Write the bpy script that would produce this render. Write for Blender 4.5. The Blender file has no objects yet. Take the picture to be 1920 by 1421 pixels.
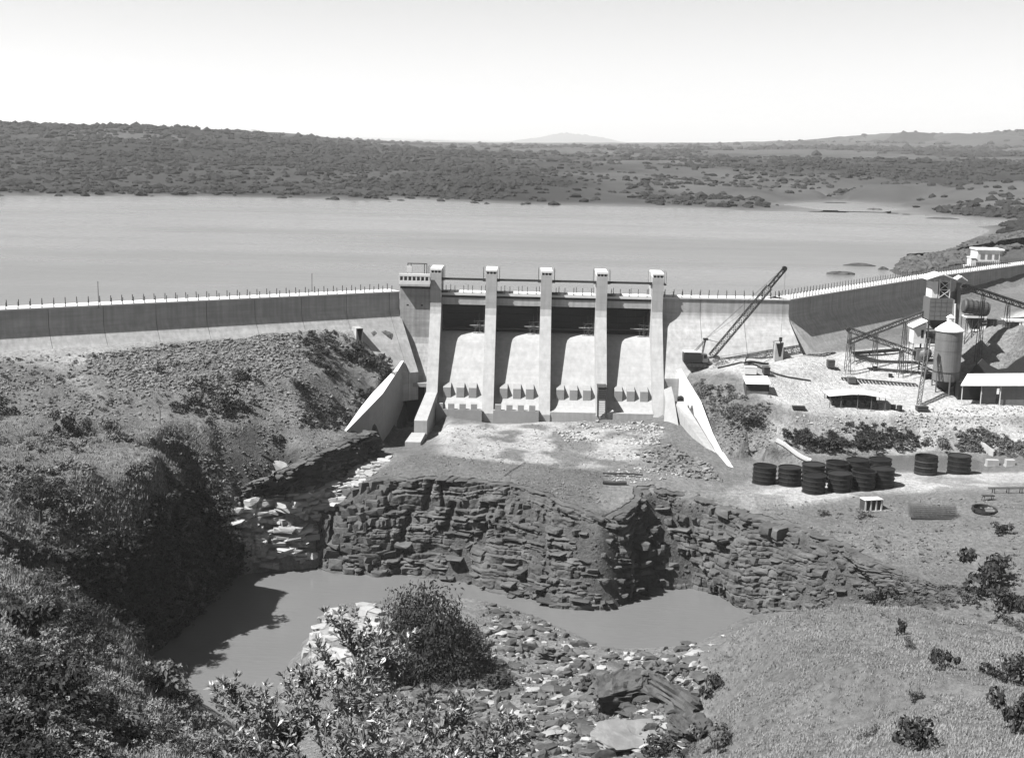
import bpy, bmesh, math, random
import numpy as np
from mathutils import Vector, Matrix, Euler
from mathutils.geometry import delaunay_2d_cdt

random.seed(7); RNG = np.random.default_rng(11)
SC = bpy.context.scene
COL = SC.collection

# ------------------------------------------------------------------ camera
CAMZ = 73.0                      # river level is z = 0
PITCH = math.atan((710 - 262) / 2500)
cam_d = bpy.data.cameras.new('camera'); cam = bpy.data.objects.new('camera', cam_d); COL.objects.link(cam)
cam_d.sensor_width = 36; cam_d.lens = 36 * 2500 / 1920
cam_d.clip_start = 0.5; cam_d.clip_end = 60000
ROLL = math.radians(1.3)
cam.location = (0, 0, CAMZ); cam.rotation_euler = (Euler((math.pi / 2 - PITCH, 0, 0)).to_matrix() @ Matrix.Rotation(ROLL, 3, 'Z')).to_euler()
SC.camera = cam

# ------------------------------------------------------------------ sky and sun
SUN_EL, SUN_AZ = math.radians(53), math.radians(24)     # from the left, a little from the camera's side
SUN_DIR = Vector((-math.cos(SUN_EL) * math.cos(SUN_AZ), -math.cos(SUN_EL) * math.sin(SUN_AZ), math.sin(SUN_EL)))
w = bpy.data.worlds.new('World'); SC.world = w; w.use_nodes = True
nt = w.node_tree; nt.nodes.clear()
sky = nt.nodes.new('ShaderNodeTexSky'); sky.sky_type = 'NISHITA'; sky.sun_disc = False
sky.sun_elevation = SUN_EL; sky.sun_rotation = math.atan2(SUN_DIR.x, SUN_DIR.y)
sky.altitude = 1200; sky.air_density = 1.0; sky.dust_density = 1.0
bwn = nt.nodes.new('ShaderNodeRGBToBW'); bg = nt.nodes.new('ShaderNodeBackground'); wo = nt.nodes.new('ShaderNodeOutputWorld')
bg.inputs['Strength'].default_value = 0.05
nt.links.new(sky.outputs[0], bwn.inputs[0]); nt.links.new(bwn.outputs[0], bg.inputs[0]); nt.links.new(bg.outputs[0], wo.inputs[0])
sun_d = bpy.data.lights.new('sun', 'SUN'); sun_d.energy = 5.0; sun_d.angle = math.radians(0.5); sun_d.color = (1, 0.995, 0.985)
sun = bpy.data.objects.new('sun', sun_d); COL.objects.link(sun)
sun.rotation_euler = SUN_DIR.to_track_quat('Z', 'Y').to_euler(); sun.location = (-200, -100, 400)
SC.view_settings.view_transform = 'Standard'; SC.view_settings.look = 'None'
SC.view_settings.exposure = 1.6; SC.view_settings.gamma = 1.0; SC.view_settings.use_curve_mapping = False

# ------------------------------------------------------------------ survey helpers: a sight line of the photograph to a place
CP, SP = math.cos(PITCH), math.sin(PITCH); CR, SR = math.cos(ROLL), math.sin(ROLL)
def ray(px, py):
    p = (px - 960) / 2500; q = (710 - py) / 2500
    u = p * CR - q * SR; v = p * SR + q * CR
    return u, CP + v * SP, -SP + v * CP
def G(px, py, z):
    a, b, c = ray(px, py); t = (z - CAMZ) / c
    return (a * t, b * t, z)
def D(px, py, y):
    a, b, c = ray(px, py); t = y / b
    return (a * t, y, CAMZ + c * t)
def to_px(x, y, z):
    dz = z - CAMZ
    dep = y * CP - dz * SP
    u = x / dep; v = (y * SP + dz * CP) / dep
    return 960 + 2500 * (u * CR + v * SR), 710 - 2500 * (v * CR - u * SR)

def vnoise(x, y, seed=0):
    xi = np.floor(x).astype(np.int64); yi = np.floor(y).astype(np.int64)
    fx = x - xi; fy = y - yi; fx = fx * fx * (3 - 2 * fx); fy = fy * fy * (3 - 2 * fy)
    def h(i, j):
        n = (i * 374761393 + j * 668265263 + seed * 1442695041) & 0xffffffff
        n = ((n ^ (n >> 13)) * 1274126177) & 0xffffffff
        return ((n ^ (n >> 16)) & 0xffff) / 65535.0
    a = h(xi, yi); b = h(xi + 1, yi); c = h(xi, yi + 1); d = h(xi + 1, yi + 1)
    return (a + (b - a) * fx) * (1 - fy) + (c + (d - c) * fx) * fy
def fbm(x, y, scale, octv=4, seed=0):
    s = 0; amp = 1; tot = 0; f = 1.0 / scale
    for o in range(octv):
        s = s + amp * vnoise(x * f + 17.3 * o, y * f - 9.1 * o, seed + o); tot += amp; amp *= 0.5; f *= 2
    return s / tot                                              # 0..1, mean .5
def in_poly(x, y, poly):
    r = np.zeros(np.shape(x), bool); n = len(poly); j = n - 1
    for i in range(n):
        xi, yi = poly[i]; xj, yj = poly[j]
        if yi != yj:
            c = ((yi > y) != (yj > y)) & (x < (xj - xi) * (y - yi) / (yj - yi) + xi)
            r ^= c
        j = i
    return r

# ------------------------------------------------------------------ materials
MATS = {}; KA = 0.35
def mat(name, g, var=0.25, scale=1.0, rough=0.9, bump=0.0, bscale=None, attr=None, metal=0.0, spec=0.3, rnd=0.0, streak=0.0, detail=6.0):
    """grey procedural material: base albedo g, noise variation, optional per-object variation, vertical streaks and bump"""
    g *= KA
    m = bpy.data.materials.new(name); m.use_nodes = True; t = m.node_tree; N = t.nodes; L = t.links
    p = N['Principled BSDF']; p.inputs['Roughness'].default_value = rough; p.inputs['Metallic'].default_value = metal
    p.inputs['Specular IOR Level'].default_value = spec
    tc = N.new('ShaderNodeTexCoord')
    n1 = N.new('ShaderNodeTexNoise'); n1.inputs['Scale'].default_value = scale; n1.inputs['Detail'].default_value = detail; n1.inputs['Roughness'].default_value = 0.65
    L.new(tc.outputs['Object'], n1.inputs['Vector'])
    mr = N.new('ShaderNodeMapRange'); mr.inputs['From Min'].default_value = 0.25; mr.inputs['From Max'].default_value = 0.75
    mr.inputs['To Min'].default_value = 1 - var; mr.inputs['To Max'].default_value = 1 + var; mr.clamp = False
    L.new(n1.outputs['Fac'], mr.inputs['Value'])
    last = mr.outputs[0]
    def mul(a, b):
        q = N.new('ShaderNodeMath'); q.operation = 'MULTIPLY'
        for k, s in enumerate((a, b)):
            if isinstance(s, (int, float)): q.inputs[k].default_value = s
            else: L.new(s, q.inputs[k])
        return q.outputs[0]
    if attr:
        at = N.new('ShaderNodeAttribute'); at.attribute_name = attr
        last = mul(mul(last, at.outputs['Fac']), KA)
    else:
        last = mul(last, g)
    if rnd:
        oi = N.new('ShaderNodeObjectInfo'); r = N.new('ShaderNodeMapRange')
        r.inputs['To Min'].default_value = 1 - rnd; r.inputs['To Max'].default_value = 1 + rnd
        L.new(oi.outputs['Random'], r.inputs['Value']); last = mul(last, r.outputs[0])
    if streak:
        mq = N.new('ShaderNodeMapping'); mq.inputs['Scale'].default_value = (.04, .04, .75); L.new(tc.outputs['Object'], mq.inputs['Vector'])
        n4 = N.new('ShaderNodeTexNoise'); n4.inputs['Scale'].default_value = 1.0; n4.inputs['Detail'].default_value = 4; n4.inputs['Roughness'].default_value = .8; L.new(mq.outputs[0], n4.inputs['Vector'])
        r4 = N.new('ShaderNodeMapRange'); r4.inputs['From Min'].default_value = .3; r4.inputs['From Max'].default_value = .7; r4.inputs['To Min'].default_value = 1 - streak; r4.inputs['To Max'].default_value = 1 + streak * .5
        L.new(n4.outputs['Fac'], r4.inputs['Value']); last = mul(last, r4.outputs[0])
        mp = N.new('ShaderNodeMapping'); mp.inputs['Scale'].default_value = (1.3, 1.3, 0.06); L.new(tc.outputs['Object'], mp.inputs['Vector'])
        n3 = N.new('ShaderNodeTexNoise'); n3.inputs['Scale'].default_value = 1.0; n3.inputs['Detail'].default_value = 5; L.new(mp.outputs[0], n3.inputs['Vector'])
        r3 = N.new('ShaderNodeMapRange'); r3.inputs['From Min'].default_value = .3; r3.inputs['From Max'].default_value = .7
        r3.inputs['To Min'].default_value = 1 - streak; r3.inputs['To Max'].default_value = 1 + streak * .6
        L.new(n3.outputs['Fac'], r3.inputs['Value']); last = mul(last, r3.outputs[0])
    L.new(last, p.inputs['Base Color'])
    if bump:
        n2 = N.new('ShaderNodeTexNoise'); n2.inputs['Scale'].default_value = bscale or scale * 4; n2.inputs['Detail'].default_value = 8; n2.inputs['Roughness'].default_value = 0.7
        L.new(tc.outputs['Object'], n2.inputs['Vector'])
        b = N.new('ShaderNodeBump'); b.inputs['Strength'].default_value = 1.0; b.inputs['Distance'].default_value = bump
        L.new(n2.outputs['Fac'], b.inputs['Height']); L.new(b.outputs[0], p.inputs['Normal'])
    MATS[name] = m
    return m
mat('ground', .3, .45, 1.3, attr='alb', bump=.6, bscale=1.9, spec=.1)
mat('farland', .3, .35, .02, attr='alb', spec=.05)
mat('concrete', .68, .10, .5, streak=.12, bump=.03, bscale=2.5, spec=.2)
mat('concrete_old', .72, .14, .35, streak=.2, bump=.04, bscale=2.0, spec=.2)
mat('concrete_tower', .58, .16, .5, streak=.25, bump=.05, bscale=2.0, spec=.2)
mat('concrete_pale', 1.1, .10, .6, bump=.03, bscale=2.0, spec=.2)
mat('concrete_block', .52, .12, .7, bump=.03, spec=.2)
mat('steel_dark', .035, .3, 1.5, rough=.6, spec=.4)
mat('steel_mid', .1, .25, 1.2, rough=.6, spec=.4)
mat('steel_black', .012, .4, 1.5, rough=.55, spec=.35)
mat('timber', .22, .35, 2.5)
mat('timber_dark', .08, .35, 2.5)
mat('roof_white', 1.5, .12, .8, rough=.5, streak=.1)
mat('sheet_grey', .27, .14, .8, rough=.55, streak=.15)
mat('panel_grey', .2, .12, 1.2, rough=.6)
mat('wall_pale', 1.1, .12, 1.0)
mat('rock', .16, .5, .6, bump=.3, bscale=1.3, rnd=.35, spec=.2)
mat('rock_pale', .6, .3, .6, bump=.15, bscale=1.6, rnd=.25, spec=.2)
mat('rubble', .30, .45, .35, bump=.1, bscale=2.0, spec=.15)
mat('rubble_pale', .6, .35, .35, bump=.1, bscale=2.0, spec=.15)
mat('bark', .10, .35, 3.0)
mat('bark_pale', .35, .3, 3.0)
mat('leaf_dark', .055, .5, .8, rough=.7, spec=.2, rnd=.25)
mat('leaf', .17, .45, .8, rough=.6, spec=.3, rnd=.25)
mat('leaf_glossy', .30, .5, 3.0, rough=.38, spec=.5)
mat('grass', .45, .35, .12, rough=.8, spec=.2)
mat('scrub', .14, .5, .15, rough=.8, spec=.1)
mat('scrub_far', .055, .5, .03, rough=.9, spec=.05)
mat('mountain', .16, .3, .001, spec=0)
mat('black', .01, .2, 1.0)
mat('cloth_dark', .05, .3, 3.0)
mat('skin', .12, .1, 3.0)

def water_mat(name, g, rough, bump, bscale, spec=.5):
    m = mat(name, g, .08, .02, rough=rough, spec=spec)
    t = m.node_tree; N = t.nodes; L = t.links; p = N['Principled BSDF']
    p.inputs['IOR'].default_value = 1.33
    tc = N.new('ShaderNodeTexCoord'); mp = N.new('ShaderNodeMapping'); mp.inputs['Scale'].default_value = (.5, 1.4, 1); L.new(tc.outputs['Object'], mp.inputs[0])
    n = N.new('ShaderNodeTexNoise'); n.inputs['Scale'].default_value = bscale; n.inputs['Detail'].default_value = 6; L.new(mp.outputs[0], n.inputs['Vector'])
    b = N.new('ShaderNodeBump'); b.inputs['Distance'].default_value = bump; b.inputs['Strength'].default_value = 1; L.new(n.outputs['Fac'], b.inputs['Height']); L.new(b.outputs[0], p.inputs['Normal'])
    return m
lm = water_mat('lake_water', .30, .28, .25, .5)
_t = lm.node_tree; _p = _t.nodes['Principled BSDF']; _tc = _t.nodes.new('ShaderNodeTexCoord'); _mp = _t.nodes.new('ShaderNodeMapping'); _mp.inputs['Scale'].default_value = (.0022, .011, 1); _mp.inputs['Rotation'].default_value = (0, 0, .12)
_n = _t.nodes.new('ShaderNodeTexNoise'); _n.inputs['Scale'].default_value = 1; _n.inputs['Detail'].default_value = 7; _n.inputs['Roughness'].default_value = .6; _r = _t.nodes.new('ShaderNodeMapRange'); _r.inputs['From Min'].default_value = .35; _r.inputs['From Max'].default_value = .65; _r.inputs['To Min'].default_value = .12; _r.inputs['To Max'].default_value = .42
_t.links.new(_tc.outputs['Object'], _mp.inputs[0]); _t.links.new(_mp.outputs[0], _n.inputs['Vector']); _t.links.new(_n.outputs['Fac'], _r.inputs['Value']); _t.links.new(_r.outputs[0], _p.inputs['Roughness'])
water_mat('river_water', .27, .12, .05, .9)
water_mat('pond_water', .2, .2, .04, .6)

# ------------------------------------------------------------------ mesh helpers
class MB:
    """collects quads, boxes, bars and prisms; build() links them as one mesh object"""
    def __init__(s): s.v = []; s.f = []
    def add(s, vs, fs):
        o = len(s.v); s.v += [tuple(p) for p in vs]; s.f += [tuple(o + i for i in f) for f in fs]; return s
    def box(s, x0, x1, y0, y1, z0, z1):
        return s.add([(x0, y0, z0), (x1, y0, z0), (x1, y1, z0), (x0, y1, z0), (x0, y0, z1), (x1, y0, z1), (x1, y1, z1), (x0, y1, z1)],
                     [(0, 3, 2, 1), (4, 5, 6, 7), (0, 1, 5, 4), (1, 2, 6, 5), (2, 3, 7, 6), (3, 0, 4, 7)])
    def cbox(s, c, sx, sy, sz): return s.box(c[0] - sx / 2, c[0] + sx / 2, c[1] - sy / 2, c[1] + sy / 2, c[2] - sz / 2, c[2] + sz / 2)
    def bar(s, a, b, r, n=4, r2=None, cap=True):
        a = Vector(a); b = Vector(b); d = b - a
        if d.length < 1e-6: return s
        q = d.to_track_quat('Z', 'Y'); r2 = r if r2 is None else r2
        vs = []; ph = math.pi / n
        for k in range(n):
            t = 2 * math.pi * k / n + ph; vs.append(a + q @ Vector((r * math.cos(t), r * math.sin(t), 0)))
        for k in range(n):
            t = 2 * math.pi * k / n + ph; vs.append(b + q @ Vector((r2 * math.cos(t), r2 * math.sin(t), 0)))
        fs = [(k, (k + 1) % n, n + (k + 1) % n, n + k) for k in range(n)]
        if cap: fs += [tuple(range(n - 1, -1, -1)), tuple(range(n, 2 * n))]
        return s.add(vs, fs)
    def prism(s, prof, a, b):
        """profile points (list of 3D) at a offset and b offset vectors; closed loft"""
        n = len(prof); a = Vector(a); b = Vector(b)
        vs = [Vector(p) + a for p in prof] + [Vector(p) + b for p in prof]
        return s.add(vs, [(k, (k + 1) % n, n + (k + 1) % n, n + k) for k in range(n)] + [tuple(range(n - 1, -1, -1)), tuple(range(n, 2 * n))])
    def loft(s, loops, closed=True, caps=True):
        n = len(loops[0]); vs = [p for l in loops for p in l]; fs = []
        for i in range(len(loops) - 1):
            for k in range(n if closed else n - 1):
                fs.append((i * n + k, i * n + (k + 1) % n, (i + 1) * n + (k + 1) % n, (i + 1) * n + k))
        if caps and closed: fs += [tuple(range(n - 1, -1, -1)), tuple((len(loops) - 1) * n + k for k in range(n))]
        return s.add(vs, fs)
    def lathe(s, prof, c=(0, 0, 0), n=24):
        loops = [[(c[0] + r * math.cos(2 * math.pi * k / n), c[1] + r * math.sin(2 * math.pi * k / n), c[2] + z) for k in range(n)] for r, z in prof]
        return s.loft(loops)
    def build(s, name, m, parent=None, loc=None, smooth=False, fix=True):
        me = bpy.data.meshes.new(name); me.from_pydata(s.v, [], s.f)
        if fix:
            bm = bmesh.new(); bm.from_mesh(me); bmesh.ops.recalc_face_normals(bm, faces=bm.faces); bm.to_mesh(me); bm.free()
        me.materials.append(MATS[m] if isinstance(m, str) else m)
        if smooth: me.shade_smooth()
        o = bpy.data.objects.new(name, me); COL.objects.link(o)
        if parent: o.parent = parent
        if loc is not None: o.location = loc
        return o
def tag(o, label=None, cat=None, group=None, kind=None):
    if label: o['label'] = label
    if cat: o['category'] = cat
    if group: o['group'] = group
    if kind: o['kind'] = kind
    return o
def empty(name, loc=(0, 0, 0), rz=0, **k):
    o = bpy.data.objects.new(name, None); COL.objects.link(o); o.location = loc; o.rotation_euler = (0, 0, rz); o.empty_display_size = .1
    return tag(o, **k)
def inst(me, name, parent=None, loc=(0, 0, 0), rot=(0, 0, 0), scale=(1, 1, 1)):
    o = bpy.data.objects.new(name, me); COL.objects.link(o); o.parent = parent
    o.location = loc; o.rotation_euler = rot; o.scale = scale
    return o
def mesh_np(name, V, F, m, smooth=False, attrs=None):
    """big mesh from numpy arrays; F is (n,3) or (n,4)"""
    me = bpy.data.meshes.new(name); k = F.shape[1]
    me.vertices.add(len(V)); me.vertices.foreach_set('co', np.ascontiguousarray(V, np.float32).ravel())
    me.loops.add(F.size); me.loops.foreach_set('vertex_index', np.ascontiguousarray(F, np.int32).ravel())
    me.polygons.add(len(F)); me.polygons.foreach_set('loop_start', np.arange(0, F.size, k, dtype=np.int32))
    me.polygons.foreach_set('loop_total', np.full(len(F), k, np.int32))
    if attrs is not None:
        for an, av in attrs.items():
            a = me.attributes.new(an, 'FLOAT', 'POINT'); a.data.foreach_set('value', np.ascontiguousarray(av, np.float32))
    me.update(calc_edges=True); me.validate()
    me.polygons.foreach_set('use_smooth', np.full(len(me.polygons), smooth, bool))
    me.materials.append(MATS[m])
    return me
def add_obj(me, name, parent=None):
    o = bpy.data.objects.new(name, me); COL.objects.link(o); o.parent = parent; return o

# ------------------------------------------------------------------ TIN terrain
def densify(pts, step):
    out = []
    for a, b in zip(pts[:-1], pts[1:]):
        a = np.array(a, float); b = np.array(b, float); n = max(1, int(np.linalg.norm((b - a)[:2]) / step))
        for k in range(n): out.append(tuple(a + (b - a) * k / n))
    out.append(tuple(pts[-1])); return out
def tin_grid(points, xs, ys):
    P = np.array(points, float)
    _, idx = np.unique(np.round(P[:, :2], 2), axis=0, return_index=True); P = P[np.sort(idx)]
    r = delaunay_2d_cdt([Vector(p[:2]) for p in P], [], [], 0, 1e-4)
    V = np.array([tuple(v) for v in r[0]]); orig = r[3]
    Zv = np.array([P[o[0], 2] if o else 0 for o in orig])
    gx, gy = np.meshgrid(xs, ys); Z = np.full(gx.shape, np.nan)
    dx = xs[1] - xs[0]; dy = ys[1] - ys[0]
    for t in r[2]:
        a, b, c = V[t[0]], V[t[1]], V[t[2]]
        x0 = min(a[0], b[0], c[0]); x1 = max(a[0], b[0], c[0]); y0 = min(a[1], b[1], c[1]); y1 = max(a[1], b[1], c[1])
        i0 = max(0, int(math.ceil((x0 - xs[0]) / dx - 1e-6))); i1 = min(len(xs) - 1, int(math.floor((x1 - xs[0]) / dx + 1e-6)))
        j0 = max(0, int(math.ceil((y0 - ys[0]) / dy - 1e-6))); j1 = min(len(ys) - 1, int(math.floor((y1 - ys[0]) / dy + 1e-6)))
        if i1 < i0 or j1 < j0: continue
        X = gx[j0:j1 + 1, i0:i1 + 1]; Y = gy[j0:j1 + 1, i0:i1 + 1]
        det = (b[1] - c[1]) * (a[0] - c[0]) + (c[0] - b[0]) * (a[1] - c[1])
        if abs(det) < 1e-9: continue
        l1 = ((b[1] - c[1]) * (X - c[0]) + (c[0] - b[0]) * (Y - c[1])) / det
        l2 = ((c[1] - a[1]) * (X - c[0]) + (a[0] - c[0]) * (Y - c[1])) / det
        l3 = 1 - l1 - l2; ok = (l1 >= -1e-6) & (l2 >= -1e-6) & (l3 >= -1e-6)
        sub = Z[j0:j1 + 1, i0:i1 + 1]; sub[ok] = (l1 * Zv[t[0]] + l2 * Zv[t[1]] + l3 * Zv[t[2]])[ok]
    return Z
def blur(A, n=1):
    A0 = A.copy()
    for _ in range(n):
        A = (np.roll(A, 1, 0) + np.roll(A, -1, 0) + 2 * A) / 4; A = (np.roll(A, 1, 1) + np.roll(A, -1, 1) + 2 * A) / 4
    m = n + 1; A[:m] = A0[:m]; A[-m:] = A0[-m:]; A[:, :m] = A0[:, :m]; A[:, -m:] = A0[:, -m:]
    return A
# ================================================================== THE NEAR GROUND
LAKE = 38.3; CREST = 40.0
# dam line in plan (downstream edge of the crest)
g2 = lambda px, py: G(px, py, CREST)[:2]
DB, DC, DD, DE, DF = g2(749, 548), g2(1250, 559.5), g2(1480, 563), g2(1741, 521), g2(1889, 501)
_l = g2(0, 583); DA = (_l[0] + (_l[0] - DB[0]) * .6, _l[1] + (_l[1] - DB[1]) * .6)
DG = (DF[0] + (DF[0] - DE[0]) * 1.6, DF[1] + (DF[1] - DE[1]) * 1.6)
print('DAM', DA, DB, DC, DD, DE, DF, DG)
def off_line(a, b, n, z):
    d = (Vector(b) - Vector(a)).normalized(); m = Vector((d.y, -d.x)) * n
    return [(a[0] + m.x, a[1] + m.y, z[0]), (b[0] + m.x, b[1] + m.y, z[1])]
LW = [D(757, 677, 279), D(745, 697, 271), D(718, 738, 256), D(692, 765, 250.5), D(650, 808, 245)]
RW = [D(1250, 694, 281), D(1272, 692, 279), D(1308, 752, 265), D(1330, 812, 253), D(1347, 846, 246.5)]
RE = [D(1347.5, 847, 246.3), D(1366, 876, 237.5), D(1385, 905, 229)]
L3 = lambda pts: [G(*p) for p in pts]
lines = []
def ln(pts, step=2.0): lines.extend(densify(pts, step))
# --- river banks: far side, near side
far_bank = L3([(262, 1245, 0), (312, 1205, 0), (364, 1158, 0), (402, 1120, 0), (436, 1087, 0), (466, 1073, 0), (530, 1068, 0), (600, 1062, 0), (650, 1072, 0), (700, 1076, 0), (760, 1074, 0),
               (820, 1084, 0), (880, 1092, 0), (960, 1112, 0), (1040, 1132, 0), (1100, 1140, 0), (1150, 1142, 0), (1180, 1125, 0), (1215, 1108, 0),
               (1290, 1101, 0), (1345, 1108, 0), (1400, 1140, 0), (1425, 1150, 0)])
near_bank = L3([(300, 1400, 0), (420, 1365, 0), (490, 1335, 0), (540, 1245, 0), (580, 1190, 0), (610, 1150, 0), (660, 1128, 0), (760, 1122, 0), (880, 1118, 0), (930, 1130, 0),
                (1000, 1152, 0), (1085, 1190, 0), (1140, 1218, 0), (1210, 1218, 0), (1310, 1203, 0), (1345, 1182, 0), (1400, 1155, 0), (1425, 1150, 0)])
left_river = [(-54, 165, 0), (-56, 150, 0), (-62, 135, 0), (-75, 118, 0)]
near_left = [(-36, 146, 0), (-41, 138, 0), (-50, 128, 0), (-64, 112, 0)]
fb = list(reversed(left_river)) + far_bank
nb = list(reversed(near_left)) + near_bank
ln(fb, 1.2); ln(nb, 1.2)
river_poly = [(p[0], p[1]) for p in fb] + [(p[0], p[1]) for p in reversed(nb)]
# --- left: bench under the dam, rubble bank, lower bench
ln(L3([(-150, 700, 32.3), (0, 672, 32.3), (100, 668, 32.3), (250, 655, 32.5), (300, 645, 32.6), (450, 632, 32.8), (560, 620, 33), (630, 618, 32.6), (665, 632, 31), (700, 655, 28.8), (735, 690, 25.5)]))
ln(off_line(DA, DB, 2.5, (33.2, 33.2)))
ln(L3([(-200, 770, 26.8), (0, 775, 26.8), (120, 780, 26.2), (200, 780, 26), (300, 790, 25.2), (400, 800, 24.2), (480, 795, 23.5), (560, 790, 22.5), (640, 805, 20.3)]))
ln(L3([(-200, 830, 26), (0, 830, 25.6), (125, 815, 25.2), (250, 835, 24.9), (330, 845, 24.8)]))
ln([D(372, 852, 193), D(400, 880, 194), D(420, 930, 196), D(432, 980, 199), D(443, 1030, 203.5), D(452, 1068, 209)], 1.0)
ln([D(372, 852, 193), D(355, 895, 191), D(345, 950, 189.5), D(310, 990, 187), D(250, 1030, 180), D(180, 1050, 172), D(110, 1062, 162)], 1.0)
pts = [(x + 3, y + 7, z - 4.5) for x, y, z in (D(380, 852, 193), D(400, 880, 194), D(420, 930, 196), D(432, 980, 199))]
pts += L3([(400, 720, 28.4), (250, 720, 29.4), (100, 730, 29.2), (550, 720, 27), (620, 690, 28.2), (650, 740, 23.6), (700, 740, 22), (690, 700, 25.2), (700, 780, 19.8),
          (200, 930, 24.6), (280, 890, 24.4), (0, 900, 27), (-150, 900, 29), (0, 1000, 24.5), (100, 1000, 23.5), (0, 1055, 21.5), (-150, 1050, 24),
          (450, 835, 21), (430, 850, 20.6), (440, 880, 17), (500, 868, 18.2), (480, 830, 21.2), (560, 830, 20.4), (445, 915, 13.8), (440, 950, 11.0), (600, 815, 20.2)])
# rock cut
ln(L3([(470, 905, 15.6), (505, 895, 16.6), (540, 880, 17.5), (600, 850, 18.6), (640, 832, 19.0), (690, 812, 19.5)]), 1.0)
ln(L3([(450, 935, 12.6), (505, 925, 12.8), (560, 922, 13.1), (620, 900, 13.6), (670, 873, 14.2), (712, 850, 14.8)]), 1.0)
# stream bed and white ledges
pts += L3([(650, 893, 13.4), (600, 935, 11.2), (540, 952, 9.6), (490, 965, 8.8), (460, 985, 7.6), (560, 985, 7.4), (500, 1005, 5.8), (470, 1030, 4.2), (540, 1030, 3.6), (590, 1010, 5.5), (640, 960, 10),
           (620, 1000, 6.5), (660, 1010, 6), (680, 960, 10.2), (720, 1010, 7.2), (640, 1045, 2.5), (700, 1050, 2.6)])
# apron, promontory
pts += L3([(760, 845, 15), (840, 805, 16.7), (1000, 793, 17), (1100, 790, 17.2), (1230, 792, 17.6), (850, 832, 16.5), (1000, 850, 16.3), (1150, 850, 16), (1230, 830, 16.8), (780, 862, 16.4),
           (830, 852, 17.2), (900, 862, 16.9), (1000, 876, 16.3), (1080, 888, 15.8), (1130, 890, 15.4), (1250, 870, 16), (1300, 890, 15.6), (1180, 880, 15.6), (720, 880, 15)])
ln(L3([(655, 915, 12.8), (700, 905, 14.6), (760, 900, 15.2), (830, 897, 15.7), (900, 905, 15.5), (960, 915, 15.2), (1020, 930, 14.8), (1070, 952, 14.2), (1105, 968, 13.5), (1125, 985, 12.6)]), 1.0)
pts += L3([(1150, 925, 14.6), (1160, 956, 13.3), (1155, 1000, 10.9), (1165, 1060, 4.8), (1190, 1095, 1.6), (1185, 940, 14.2)])
ln(L3([(1200, 915, 15.0), (1260, 927, 14.6), (1330, 945, 13.7), (1400, 965, 13.8), (1470, 985, 13.8), (1540, 1010, 13.5), (1600, 1035, 13.3), (1660, 1060, 13), (1720, 1082, 12.5), (1800, 1110, 12)]), 1.0)
ln(L3([(1450, 1145, 1.5), (1500, 1147, 3.4), (1600, 1137, 6.4), (1700, 1130, 9.6), (1780, 1140, 10.5), (1860, 1150, 11)]), 1.5)
# right bench
pts += L3([(1430, 912, 15), (1525, 928, 14.9), (1400, 935, 14.8), (1600, 960, 14.5), (1750, 960, 15), (1920, 950, 16.5), (1800, 1040, 13.9), (1920, 1050, 15), (1920, 1115, 13.5), (1500, 897, 15.1), (1700, 897, 15.4), (1920, 897, 16),
           (1850, 1110, 12.4), (2100, 900, 18), (2100, 1050, 17), (2100, 1150, 15), (1700, 1010, 14.2), (1340, 905, 15.2)])
pond_px = [(1545, 868), (1590, 854), (1650, 848), (1760, 848), (1840, 856), (1880, 876), (1845, 884), (1760, 887), (1680, 884), (1590, 880)]
pond2_px = [(1345, 850), (1380, 848), (1430, 860), (1445, 880), (1410, 886), (1375, 876)]
for q in (pond_px, pond2_px):
    ln(L3([(a, b, 14.9) for a, b in q + q[:1]]), 1.0)
pts += L3([(1600, 868, 13.8), (1700, 868, 13.6), (1800, 870, 13.8), (1390, 866, 13.8)])
ln(L3([(1360, 838, 16.2), (1400, 846, 15.6), (1480, 850, 15.4), (1540, 846, 15.6), (1700, 836, 15.5), (1860, 842, 15.8), (1960, 850, 16.4), (2150, 850, 17)]))
ln(L3([(1460, 790, 20.2), (1540, 778, 20.9), (1650, 779, 20.7), (1720, 781, 20.5), (1800, 790, 20.1), (1960, 795, 20.2), (2150, 790, 21)]))
pts += L3([(1540, 771, 21.4), (1600, 772, 21.3), (1675, 772, 21.3), (1545, 745, 22.8), (1665, 747, 22.6), (1450, 745, 23.4), (1600, 738, 23.2), (1780, 748, 22.5), (1920, 757, 22.2), (1330, 705, 26), (1450, 695, 26.6), (1600, 690, 26.6), (1310, 690, 28), (1400, 678, 28.4), (1500, 674, 28.6), (1600, 664, 29.2), (1700, 655, 29.6),
           (1760, 690, 25.6), (1870, 700, 25), (2100, 740, 24), (2100, 640, 31), (1400, 795, 21), (1440, 812, 20), (1362, 815, 18.6), (1350, 760, 22.6), (1420, 730, 24.6),
           (1800, 640, 30.6), (1880, 620, 32.4), (1960, 590, 34.6), (1850, 650, 28.6), (1900, 660, 28)])
ln(off_line((DC[0] + 4.5, DC[1]), DD, 5, (27.6, 28.6))); ln(off_line(DD, DE, 5, (29, 32))); ln(off_line(DE, DF, 4, (32.2, 35))); ln(off_line(DF, DG, 3, (35, 39)))
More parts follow.
